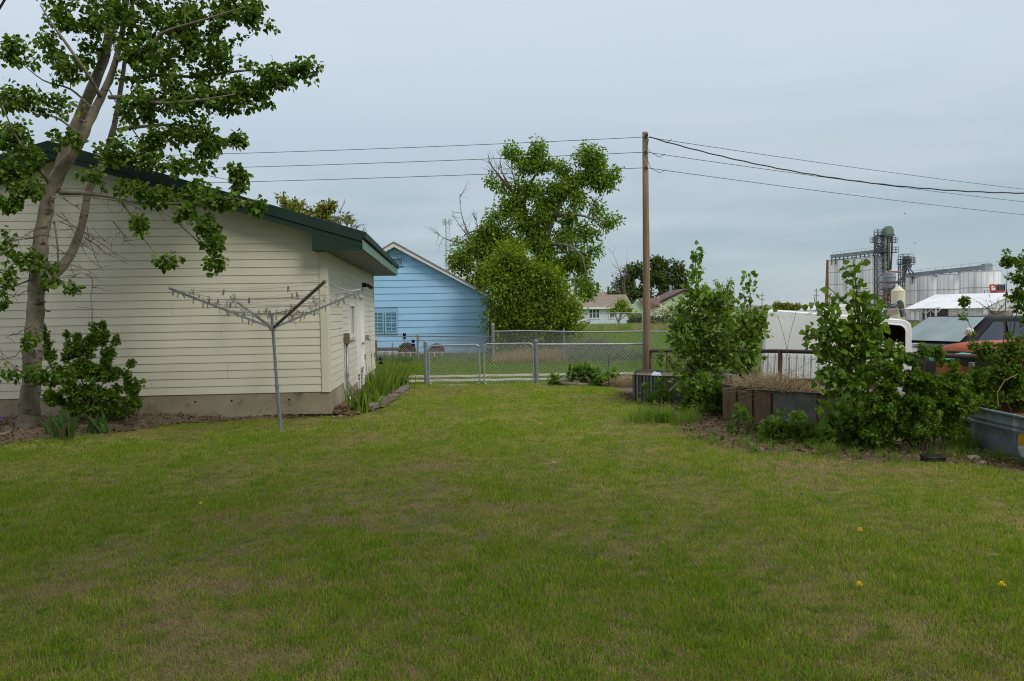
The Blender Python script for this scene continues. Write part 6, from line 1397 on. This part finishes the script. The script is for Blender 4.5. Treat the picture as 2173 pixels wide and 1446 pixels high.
for z in (zf(590), zf(600)): MB().lathe((x_, 194, z), [(1.36, -.05), (1.46, -.05), (1.46, .05), (1.36, .05)], 20).build('band', 'steel_dark', hp2)
lattice(hp2, x_, 194, .9, -4, zf(611), 1.6, .2, name='stand')
sp2 = thing('spout', tuple(at(1886, 577, 195)), 'orange-brown sloping spout between the two elevator legs', 'pipe'); MB().tube([at(1885, 576, 195), at(1917, 578.5, 195)], .2, 8).build('pipe', 'rust_orange', sp2)
Y = 196; l2 = thing('elevator_leg', (at(1918, 660, Y).x, Y, -4), 'shorter grey bucket elevator with a caged head', 'grain elevator')
zz2 = lambda py: at(1920, py, Y).z; x_ = at(1913, 600, Y).x
lattice(l2, x_, Y, .55, -4, zz2(543), 1.8, .1); x2 = at(1924, 560, Y).x
MB().prism([Vector((x2+.75*math.cos(a), Y-.5, zz2(551)+.85*math.sin(a))) for a in np.linspace(0, math.pi, 8)]+[Vector((x2-.75, Y-.5, zz2(562))), Vector((x2+.75, Y-.5, zz2(562)))], (0, 1.2, 0)).build('head', 'steel_dark', l2)
MB().box((at(1920, 575, Y).x, Y, (zz2(562)+zz2(600))/2), (.5, .5, zz2(562)-zz2(600))).build('leg_casing', 'steel_blue', l2)
MB().box((at(1927, 565, Y).x, Y, zz2(566)), (1.3, 1, .9)).build('distributor', 'steel_blue', l2)
for px, py, w in ((1922, 562, 3.1), (1922, 551, 2.6), (1936, 558, 1.0)): platform(l2, at(px, py, Y-.3), w)
m = MB()
for a, b_ in (((1925, 570), (1916, 600)), ((1927, 571), (1932, 585)), ((1930, 570), (1941, 583)), ((1917, 585), (1908, 604))): m.tube([at(*a, Y-.4), at(*b_, Y-.4)], .17, 7)
m.build('spout', 'steel_dark', l2)
Y = 185; ch = thing('hopper_bin', (at(1906, 665, Y).x, Y, -3.5), 'cream smooth-wall hopper bin left of the wide bins', 'hopper'); x_ = at(1906, 630, Y).x; zc = lambda py: at(1906, py, Y).z
MB().lathe((x_, Y, 0), [(1.5, -3.5), (1.53, zc(620)), (1.45, zc(617)), (.35, zc(608)), (.3, zc(607)), (0, zc(606.5))], 28).build('shell', 'hopper_cream', ch)
MB().lathe((x_, Y, zc(619)), [(1.5, -.04), (1.57, -.04), (1.57, .04), (1.5, .04)], 28).build('band', 'house_cream', ch)
# dark framework and sheds between
m = MB(); fr_ = thing('steel_framework', (at(1870, 660, 190).x, 190, -3.5), 'dark rusty framework at the base of the elevator legs', 'framework')
for a, b_, th in (((1874, 610), (1880, 660), .35), ((1890, 612), (1890, 660), .4), ((1898, 605), (1873, 645), .3), ((1880, 600), (1905, 600), .5), ((1884, 620), (1884, 660), .3), ((1900, 600), (1915, 590), .25), ((1864, 636), (1895, 636), .3), ((1864, 646), (1895, 646), .3)): m.beam(at(*a, 190), at(*b_, 190), th, th)
m.build('frame', 'rust', fr_)
qh = thing('quonset_shed', (at(1825, 668, 130).x, 130, -1.3), 'low white rounded-roof shed behind the camper shell', 'shed'); Y = 120
xa_, xb_ = at(1757, 660, Y).x, at(1890, 660, Y).x; zq = at(1800, 646, Y).z; z0 = -1.2; W_ = xb_-xa_
MB().prism([Vector((xa_+W_*(.5-.5*math.cos(a)), Y, z0+1.0+(zq-z0-1.0)*math.sin(a)**.7)) for a in np.linspace(0, math.pi, 15)]+[Vector((xb_, Y, z0)), Vector((xa_, Y, z0))], (0, 14, 0)).build('shell', 'rake_white', qh)
MB().box(((xa_+xb_)/2+2.6, Y-.04, z0+.9), (2.4, .08, 1.1)).build('opening', 'glass', qh)
ds = thing('tan_shed', (at(1735, 665, 150).x, 150, -1.8), 'low shed with a pale roof left of the rusty vertical pipe', 'shed'); Y = 150
q0, q1, q2 = at(1680, 662, Y), at(1715, 652, Y+5), at(1755, 663, Y)
MB().add([Vector((q0.x, Y, q0.z)), Vector((q1.x, Y+5, q1.z)), Vector((at(1742, 652, Y+5).x, Y+5, q1.z)), Vector((q2.x, Y, q0.z))], [(0, 3, 2, 1)]).build('roof', 'hopper_cream', ds)
MB().box(((q0.x+q2.x)/2, Y+3, q0.z-1.2), (q2.x-q0.x-.3, 5, 2.4)).build('wall', 'box_brown', ds)
# white warehouse with the loading dock
mat('shed_metal', (.55, .55, .54), (.48, .48, .47), .6, .6, c3=(.5, .5, .5), s3=.4, t3=(.5, .7)); mat('roof_white', (.78, .79, .80), (.66, .67, .68), .5, .5, c3=(.5, .51, .52), s3=1.2, t3=(.6, .75)); mat('sign_white', (.78, .76, .73), rough=.6); mat('sign_red', (.45, .04, .03), rough=.6)
A = at(2087, 660, 138); A.z = 0; B = at(1929, 660, 150); B.z = 0; wd = (B-A).normalized(); gd = Vector((-wd.y, wd.x, 0)); 
if gd.x < 0: gd = -gd
L_ = (B-A).length; HWd = 9.0; ze = 1.0; zr2 = 3.45; z0 = -2.2; nW = -gd
wh = thing('warehouse', (A.x, A.y, z0), 'long white metal warehouse with a loading dock below the silos', 'warehouse')
MB().prism([A+UP*z0, A+gd*2*HWd+UP*z0, A+gd*2*HWd+UP*ze, A+gd*HWd+UP*(zr2-.1), A+UP*(ze-.02)], wd*L_).build('wall', 'shed_metal', wh)
for s_, c0, c1 in ((1, A, A+gd*HWd), (2, A+gd*HWd, A+gd*2*HWd)):
    za, zb_ = (ze, zr2) if s_ == 1 else (zr2, ze)
    o_ = -gd*.7 if s_ == 1 else Vector((0, 0, 0)); dz = -.7*(zr2-ze)/HWd if s_ == 1 else 0
    MB().prism([c0+o_+UP*(za+dz)-wd*.5, c1+UP*zb_-wd*.5, c1+UP*(zb_+.12)-wd*.5, c0+o_+UP*(za+dz+.12)-wd*.5], wd*(L_+1.0)).build('roof_slope', 'roof_white', wh)
m = MB()
for k in range(46): t_ = .15+k*L_/46; m.box(A+wd*t_+nW*.01+UP*(z0+ze)/2, (.06, .05, ze-z0), Matrix((wd, gd, UP)).transposed())
m.build('wall_rib', 'bin_steel', wh)
def wpt(px, up=0, off=.05):      # point on the warehouse long wall under pixel column px
    t0, t1 = 0., L_
    for _ in range(30):
        tm = (t0+t1)/2; p = A+wd*tm; x = 1086.5+F*p.x/p.y
        if x > px: t0 = tm
        else: t1 = tm
    return A+wd*tm+nW*off+UP*up
MW = Matrix((wd, gd, UP)).transposed()
pa0, pa1 = wpt(1959), wpt(2013)
MB().box((pa0+pa1)/2+UP*-.25+nW*.02, ((pa1-pa0).length, .1, 2.2), MW).build('dock_opening', 'dark_gap', wh)
MB().beam(wpt(1956, -1.55, 1.2), wpt(1987, -1.55, 1.2), 2.2, .35).build('loading_dock', 'grey_wood', wh)
for px in (1973, 1994): 
    p = wpt(px, 0, 1.1); MB().beam(p+UP*z0, p+UP*.75, .25, .25).build('post', 'rake_white', wh)
    for q in (-1, 1): MB().beam(p+UP*-.05, p+wd*q*1.0+UP*.85, .16, .16).build('knee_brace', 'rake_white', wh)
MB().prism([wpt(1957, .95, 1.9), wpt(1998, .95, 1.9), wpt(1998, 1.25, 0), wpt(1957, 1.25, 0)], (0, 0, .1)).build('canopy', 'roof_white', wh)
sg = MB().beam(wpt(2021, -.05, .1), wpt(2033, -.05, .1), .05, 1.25).build('sign', 'sign_white', wh)
def text(s, size, loc, rot, m, parent, name='lettering', ext=.01):
    cu = bpy.data.curves.new(name, 'FONT'); cu.body = s; cu.size = size; cu.extrude = ext; cu.align_x = 'CENTER'; cu.align_y = 'CENTER'; cu.resolution_u = 2
    o = bpy.data.objects.new('tmp', cu); COL.objects.link(o); bpy.context.view_layer.update()
    me = bpy.data.meshes.new_from_object(o.evaluated_get(bpy.context.evaluated_depsgraph_get())); bpy.data.objects.remove(o)
    me.materials.clear(); me.transform(Matrix.Translation(Vector(loc)-ORG[parent.name]) @ rot.to_4x4()); return link(name, me, parent, m)
ml = Matrix((-wd, UP, nW)).transposed()
text('OFFICE', .34, wpt(2027, .25, .16), ml, 'sign_red', wh); text('STOP', .5, wpt(2027, -.3, .16), ml, 'sign_red', wh)
for px in (1938, 1949): MB().beam(wpt(px-3, -.45, .06), wpt(px+3, -.45, .06), .06, 1.6).build('panel_door', 'bin_steel', wh)
gw = A+gd*5.4-wd*.04+UP*1.1; MB().box(gw, (.08, .9, .95), MW).build('window', 'rake_white', wh); MB().box(gw-wd*.05, (.02, .55, .6), MW).build('pane', 'glass', wh)
bo2 = A-wd*2+gd*1.5; MB().box(bo2+UP*-.6, (2.6, 2.6, 2.0), MW).build('lean_to', 'grey_wood', wh)
bare('bare_shrub', 'leafless thicket in front of the white warehouse gable', (2110, 668), [(2060, 632), (2075, 640), (2090, 635), (2100, 630), (2120, 632), (2135, 645), (2140, 632), (2155, 640), (2085, 655), (2150, 655)], 60, 88, .035, 'bark_grey', 7, 'shrub')
# excavators
mat('digger_orange', (.50, .075, .03), (.42, .06, .03), 2, .5); mat('digger_grey', (.05, .055, .06), (.08, .08, .08), 2, .5); mat('bucket_tan', (.30, .24, .18), (.24, .18, .14), 1, .8)
Y = 155; kx = lambda px, py, d=0: at(px, py, Y+d)
ev = thing('excavator', tuple(kx(2120, 628)), 'small orange-red excavator standing above the warehouse roof ridge', 'excavator')
m = MB(); m.prism([kx(2110, 627), kx(2144, 626), kx(2145, 623), kx(2110, 624.5)], (0, 2.2, 0)); m.build('track', 'digger_grey', ev)
MB().prism([kx(2117, 623.5), kx(2133, 623), kx(2133, 616), kx(2118, 617)], (0, 2, 0)).build('body', 'digger_orange', ev)
m = MB(); 
for x in (2121, 2132.5):
    for d in (0, 1.5): m.beam(kx(x, 617, d), kx(x, 604, d), .14, .14)
m.prism([kx(2120.4, 604.5), kx(2133.3, 604), kx(2133.3, 603), kx(2120.4, 603.5)], (0, 1.6, 0)); cb = m.build('cab', 'digger_grey', ev)
MB().prism([kx(2121.5, 616), kx(2132, 616), kx(2132, 605), kx(2121.5, 605)], (0, 1.4, 0)).build('window', 'glass', cb)
m = MB(); m.beam(kx(2120, 619, .5), kx(2113, 608, .5), .28, .32); m.beam(kx(2113.5, 608.5, .5), kx(2107, 604.5, .5), .26, .3); m.beam(kx(2107.5, 604.5, .5), kx(2101, 606, .5), .24, .28); m.build('boom', 'digger_orange', ev)
MB().beam(kx(2101, 605, .5), kx(2103.5, 627, .5), .24, .28).build('stick', 'digger_orange', ev)
pl = thing('raised_platform', tuple(kx(2118, 632)), 'raised earth ramp and railing that carries the small excavator', 'platform')
q0 = kx(2086, 629); q1 = kx(2200, 626.5); MB().prism([q0, q1, Vector((q1.x, Y, -3)), Vector((q0.x, Y, -3))], (0, 6, 0)).build('ramp', 'gravel', pl)
m = MB()
for x in np.arange(2089, 2185, 12.): m.beam(kx(x, 628), kx(x, 617), .1, .1)
m.beam(kx(2089, 617.5), kx(2190, 614), .09, .09); m.beam(kx(2089, 622.5), kx(2190, 619.5), .09, .09); m.build('railing', 'steel_dark', pl)
Y = 75; bk_ = thing('excavator', tuple(at(1900, 668, Y)), 'dark excavator arm with a tan bucket rising behind the camper shell', 'excavator')
kb = lambda px, py, d=0: at(px, py, Y+d)
MB().prism([kb(1866, 651), kb(1870, 646), kb(1908, 645), kb(1912, 650), kb(1905, 653), kb(1880, 654)], (0, .5, 0)).build('boom', 'digger_grey', bk_)
MB().prism([kb(1908, 640), kb(1912, 637), kb(1917, 642), kb(1923, 672), kb(1916, 674)], (0, .45, 0)).build('stick', 'digger_grey', bk_)
MB().cyl(kb(1890, 646), kb(1903, 641), .06, n=8).build('ram', 'galvanised', bk_)
MB().prism([kb(1885, 656), kb(1900, 653), kb(1907, 655), kb(1906, 668), kb(1880, 672)], (0, .9, 0)).build('bucket', 'bucket_tan', bk_)
MB().prism([kb(1850, 668), kb(1850, 645), kb(1872, 646), kb(1872, 668)], (0, 2, 0)).build('cab', 'digger_grey', bk_)
MB().box(kb(1899, 690, 1), (3.4, 2.2, .9)).build('track', 'digger_grey', bk_)
text('VOLVO', .16, kb(1896, 648.5, -.03), Matrix((Vector((1, 0, .05)), UP, Vector((0, -1, 0)))).transposed(), 'sign_white', bk_)
# red box sign and far poles
rd = thing('warning_sign', tuple(at(1623, 690, 40)), 'small red sign left of the camper shell', 'sign'); MB().box(at(1623, 688, 40), (.30, .05, .16)).build('panel', 'sign_red', rd); MB().box(at(1623, 697, 40), (.28, .04, .1)).build('lower_panel', 'sign_white', rd); p = at(1623, 700, 40); MB().cyl((p.x, 40, -.3), (p.x, 40, p.z+.5), .025, n=6).build('post', 'galvanised', rd)
for i, (px, pyt, Yp) in enumerate(((1617, 622, 330), (1732, 612, 300), (1290, 608, 170))):
    c = at(px, pyt, Yp); u = thing('utility_pole', (c.x, Yp, -4), ['distant utility pole with two crossarms on the horizon', 'faint distant pole left of the rusty pipe', 'dark post behind the brown-roofed house'][i], 'utility pole')
    MB().cyl((c.x, Yp, -5), c, .2, .15, 7).build('shaft', 'bark_grey', u)
    if i < 2:
        for dz in (1.0, 2.8)[:2]: MB().beam(c+Vector((-1.2, 0, -dz)), c+Vector((1.2, 0, -dz)), .18, .18).build('crossarm', 'bark_grey', u)
a = at(1940, 574, 170); b_ = at(2173, 551, 120); wire('power_line', cat(a, a+(b_-a)*1.4, .5), .02, 'thin wire rising right over the wide grain bins', grp='wires by the elevator')
for i, (px, py) in enumerate(((1941, 516.5), (1920, 453.5), (1939.5, 548))):
    c = at(px, py, 70); bd = MB(); bd.tube([c+Vector((-.1, 0, 0)), c+Vector((-.03, 0, .01)), c+Vector((.06, 0, .02)), c+Vector((.1, 0, .02))], [.01, .028, .025, .008], 6)
    bd.add([c+Vector((-.03, -.02, .02)), c+Vector((.05, -.02, .02)), c+Vector((-.02, -.2, .06))], [(0, 1, 2)]); bd.add([c+Vector((-.03, .02, .02)), c+Vector((.05, .02, .02)), c+Vector((-.02, .2, .07))], [(0, 1, 2)])
    tag(bd.build('bird', 'dark_wire'), ['small dark bird flying right of the elevator head', 'tiny bird highest above the grain bins', 'tiny bird beside the shorter elevator leg'][i], 'bird')

# ------------------------------------------------------------ grass
rs = np.random.default_rng(99)
def pts_in(x0, x1, y0, y1, n, keep, wide=1.6):
    x = rs.uniform(x0, x1, n); y = rs.uniform(y0, y1, n); k = keep(x, y) & (abs(x) < .66*y+wide); return x[k], y[k]
BARE = [(gnd(1070, 1078), .55, .16), (gnd(745, 932), .55, .35), (gnd(330, 1330), .35, .25), (gnd(900, 990), .5, .3), (gnd(470, 1100), .3, .2), (gnd(1900, 1000), .8, .22), (gnd(1560, 950), .6, .25), (gnd(600, 1240), .5, .15), (gnd(1750, 985), .6, .2), (gnd(640, 1110), .5, .14), (gnd(1480, 925), .4, .2), (gnd(150, 1250), .5, .2), (gnd(500, 1400), .45, .2)]
def thin(x, y, base=1.0):
    n1 = vnoise(x*2.3, y*2.3, 21); n2 = vnoise(x*.9, y*.9, 22); p = base*(.66+.6*sstep(.25, .6, n1*.5+n2*.5))
    for c, a, b_ in BARE: p = p*(1-.85*np.exp(-(((x-c.x)/a)**2+((y-c.y)/b_)**2)*1.2))
    return rs.random(len(x)) < p
protoN = [tuft('grass_tuft', 'blade', 34, .027, .0027, .06, lean=.75, seed=i) for i in range(5)]+[tuft('grass_tuft', 'blade_green', 30, .034, .0030, .05, lean=.65, seed=10+i) for i in range(3)]
def lm(x, y): return lawn_mask(x, y, -.07)
def lz(x, y): return zg(x, y)-.004+.012*(vnoise(x*1.3, y*1.3, 11)-.5)
X_, Y_ = [], []
for y0, y1, dens in ((1.2, 4.5, 620), (4.5, 7, 520), (7, 10, 380), (10, 14, 260), (14, 17.8, 220)):
    wmax = .66*y1+1.6; n = int(dens*(y1-y0)*2*wmax); x, y = pts_in(-wmax, wmax, y0, y1, n, lm); k = thin(x, y); X_.append(x[k]); Y_.append(y[k])
x = np.concatenate(X_); y = np.concatenate(Y_); hgt = .6+.75*vnoise(x*1.7, y*1.7, 31)+.25*rs.random(len(x)); hgt *= np.where(y > 9, 1.15, 1)*(1+.16*np.sin((x+.06*y)*5.6))
scatter('lawn_grass', np.stack([x, y, lz(x, y)], 1), hgt, rs.uniform(0, 6.28, len(x)), protoN, label='short patchy mown lawn grass with straw-coloured blades', cat='grass')
# dead thatch lying between the blades, denser on the bare spots
protoT = [tuft('thatch_tuft', 'thatch_straw', 22, .028, .0030, .075, lean=2.2, seed=110+i, bend=.8) for i in range(4)]
X_, Y_ = [], []
for y0, y1, dens in ((1.2, 5, 170), (5, 9, 120), (9, 17.8, 50)):
    wmax = .66*y1+1.6; n = int(dens*(y1-y0)*2*wmax); x, y = pts_in(-wmax, wmax, y0, y1, n, lm); X_.append(x); Y_.append(y)
for c, a, b_ in BARE:
    k = int(650*a*b_*4); x = c.x+rs.normal(size=k)*a*.75; y = c.y+rs.normal(size=k)*b_*.75; q = lm(x, y); X_.append(x[q]); Y_.append(y[q])
x = np.concatenate(X_); y = np.concatenate(Y_)
scatter('lawn_thatch', np.stack([x, y, lz(x, y)-.002], 1), rs.uniform(.6, 1.3, len(x)), rs.uniform(0, 6.28, len(x)), protoT, label='dead brown thatch lying between the lawn grass blades', cat='grass')
# long lush tufts
protoL = [tuft('long_grass_tuft', 'blade_long', 40, .26, .005, .09, lean=.45, seed=40+i, bend=.5) for i in range(4)]
def put(name, P, sc, lab, protos=protoL, cat='grass'):
    P = np.array(P); scatter(name, P, sc*rs.uniform(.6, 1.2, len(P)), rs.uniform(0, 6.28, len(P)), protos, label=lab, cat=cat)
put('long_grass', [tuple(gnd(1410+rs.normal()*28, 893+rs.normal()*5)) for _ in range(60)], 1.0, 'bright green uncut grass at the foot of the corrugated planter')
P = []
for _ in range(1600):
    px = rs.uniform(1460, 2173); py = 955+(px-1460)*.045+rs.normal()*10-rs.random()*25; p = gnd(px, py)
    if right_bed(p.x, p.y, .15) and rs.random() < .10: P.append(tuple(p))
put('bed_grass', P, .55, 'scattered grass tufts at the edge of the planting bed')
P = [tuple(gnd(2050+rs.normal()*22, 950+rs.normal()*8)) for _ in range(22)]+[(5.9+rs.normal()*.7, 10.4+rs.normal()*.5, 0) for _ in range(90)]
put('weed_grass', P, .9, 'tall green grass between the currant bushes and the tank')
# alley verge, fence foot, field
protoW = [tuft('weed_tuft', 'weed', 30, .42, .010, .18, lean=.5, seed=60+i, bend=.5) for i in range(3)]
protoS = [tuft('dry_tuft', 'straw', 30, .50, .006, .16, lean=.4, seed=70+i, bend=.4) for i in range(2)]
protoF = [tuft('field_tuft', 'blade_long', 34, .13, .011, .17, lean=.5, seed=80+i) for i in range(4)]
x = rs.uniform(-7, 14, 26000); y = rs.uniform(17.5, 27, 26000)
tr = ((y > 18.3) & (y < 18.95)) | ((y > 19.5) & (y < 20.2)); k = (~tr | (rs.random(len(x)) < .08)) & ~in_garage(x, y, .05) & ~side_bed(x, y) & ~((x > .5) & (y < 17.7))
x, y = x[k], y[k]; scatter('alley_grass', np.stack([x, y, zg(x, y)-.01], 1), .35+.8*sstep(20.2, 22.5, y)*rs.uniform(.4, 1.3, len(x)), rs.uniform(0, 6.28, len(x)), protoF, label='rough green grass along the alley and behind the gate', cat='grass')
P = [(x_, y_, 0) for x_, y_ in zip(rs.uniform(-7.5, -.6, 900), 24.2+rs.random(900)*3.6)]; put('tall_weeds', P, .72, 'tall rank weeds in front of the blue house', protoW+protoL[:2], 'weeds')
P = [(at(px, 760, 23.3).x, 23.1+rs.random()*1.2, 0) for px in rs.uniform(1052, 1200, 260)]; put('dry_grass', P, 1.0, 'dry straw-coloured grass along the far fence under the shrub', protoS+protoL[:1], 'grass')
P = [(at(px, 760, 23.6).x+rs.normal()*.2, 23.4+rs.random()*1.6, 0) for px in rs.uniform(1180, 1400, 700)]; put('fence_weeds', P, .95, 'grey-green weeds massed behind the low fence', protoW+protoL, 'weeds')
stalks('brush_pile', [(at(px, 730, 25).x, 24.6+rs.random()*1.2, .1+.55*math.exp(-((px-1255)/50)**2)*rs.random()) for px in rs.uniform(1190, 1350, 700)], .55, 'grey heap of dry brush beside the shrub', 'bark_grey', spread=.9, seed=8, r_=.006, curl=.4, cat='brush')
n = 60000; y = 27+58*rs.random(n)**1.3; x = (rs.random(n)*1.5-.42)*y; k = (x > -.05*y) & ~((x > 6) & (y < 29) & (x < 13)); x, y = x[k], y[k]
scatter('field_grass_tufts', np.stack([x, y, zg(x, y)-.02], 1), .8+y/40.0*rs.uniform(.6, 1.2, len(x)), rs.uniform(0, 6.28, len(x)), protoF, label='even green grass of the open field', cat='grass')
P = [(x_, 56+rs.random()*9, Z(x_, 60)) for x_ in rs.uniform(2, 50, 1500)]; put('field_edge_grass', P, 1.4, 'yellowish taller grass at the far edge of the field', protoF+protoS[:1])
x = rs.uniform(3.5, 14, 5000); y = rs.uniform(10.5, 21, 5000); k = y > 9+.3*x; scatter('yard_grass', np.stack([x[k], y[k], zg(x[k], y[k])-.01], 1), rs.uniform(.8, 1.8, k.sum()), rs.uniform(0, 6.28, k.sum()), protoF, label='uncut grass around the camper shell and cars', cat='grass')
# dandelions
df = None
for i, (px, py) in enumerate(((427, 1080), (1825, 1139), (1824, 1258), (2126, 1258), (849, 875), (1090, 1400))[:5]):
    c = gnd(px, py); t = thing('dandelion', tuple(c), ['yellow dandelion alone in the left part of the lawn', 'small far dandelion of the pair at right', 'nearer dandelion below the small far one', 'dandelion nearest the right edge of the lawn', 'tiny yellow dandelion near the iris bed'][i], 'dandelion')
    MB().cyl(c, c+UP*.05, .002, n=5).build('stalk', 'stem_green', t); V = []; Fc = []
    for q in range(26):
        a = q*2.4; r_ = .02*(.5+.5*(q % 3)/2); d = Vector((math.cos(a), math.sin(a), 0)); s2 = Vector((-d.y, d.x, 0))*.004; j = len(V)
        V += [c+UP*.052, c+UP*(.062-.008*(q % 3))+d*r_+s2, c+UP*(.062-.008*(q % 3))+d*r_-s2]; Fc.append((j, j+1, j+2))
    MB().add(V, Fc).build('flower', 'dandelion', t)
# broad-leaf weeds in the lawn
k0 = 0
P = []; A_x = []
for _ in range(46):
    px, py = rs.uniform(60, 2100), 960+rs.random()**.8*470; c = np.array(gnd(px, py))
    if not lm(np.array([c[0]]), np.array([c[1]]))[0]: continue
    for q in range(7): a = q*.9+rs.random(); P.append(c+np.array([0, 0, .008])); A_x.append([math.cos(a), math.sin(a), rs.uniform(.1, .45)])
v, f = TPL['lance']; P = np.array(P); Ax = frames(np.array(A_x), rs); W = np.einsum('nij,vj->nvi', Ax, v)*rs.uniform(.025, .05, len(P))[:, None, None]+P[:, None, :]
T = (f[None]+(np.arange(len(P))*len(v))[:, None, None]).reshape(-1, 3); o = link('lawn_weeds', mesh_np('lawn_weeds', W.reshape(-1, 3), T), None, 'leaf_mallow'); tag(o, 'small broad-leaved rosettes dotted in the lawn', 'weeds', None, 'stuff')

for i, (px, py, w_) in enumerate(((423, 990, 'left'), (1176, 987, 'centre'), (1321, 911, 'far'), (680, 974, 'garage'), (2108, 1187, 'right'))):
    c = gnd(px, py)+UP*.03; a = i*1.3; d = Vector((math.cos(a), math.sin(a), .15))*.035; e_ = Vector((-math.sin(a), math.cos(a), .1))*.022
    o = MB().add([c-d, c+e_, c+d, c-e_, c+UP*.006], [(0, 4, 1), (1, 4, 2), (2, 4, 3), (3, 4, 0)]).build('fallen_leaf', 'straw')
    tag(o, {'left': 'pale fallen leaf on the lawn before the clothesline pole', 'centre': 'pale fallen leaf in the middle of the lawn', 'far': 'pale fallen leaf nearest the corrugated planter', 'garage': 'pale fallen leaf in front of the garage corner', 'right': 'pale fallen leaf in the right foreground'}[w_], 'leaf')
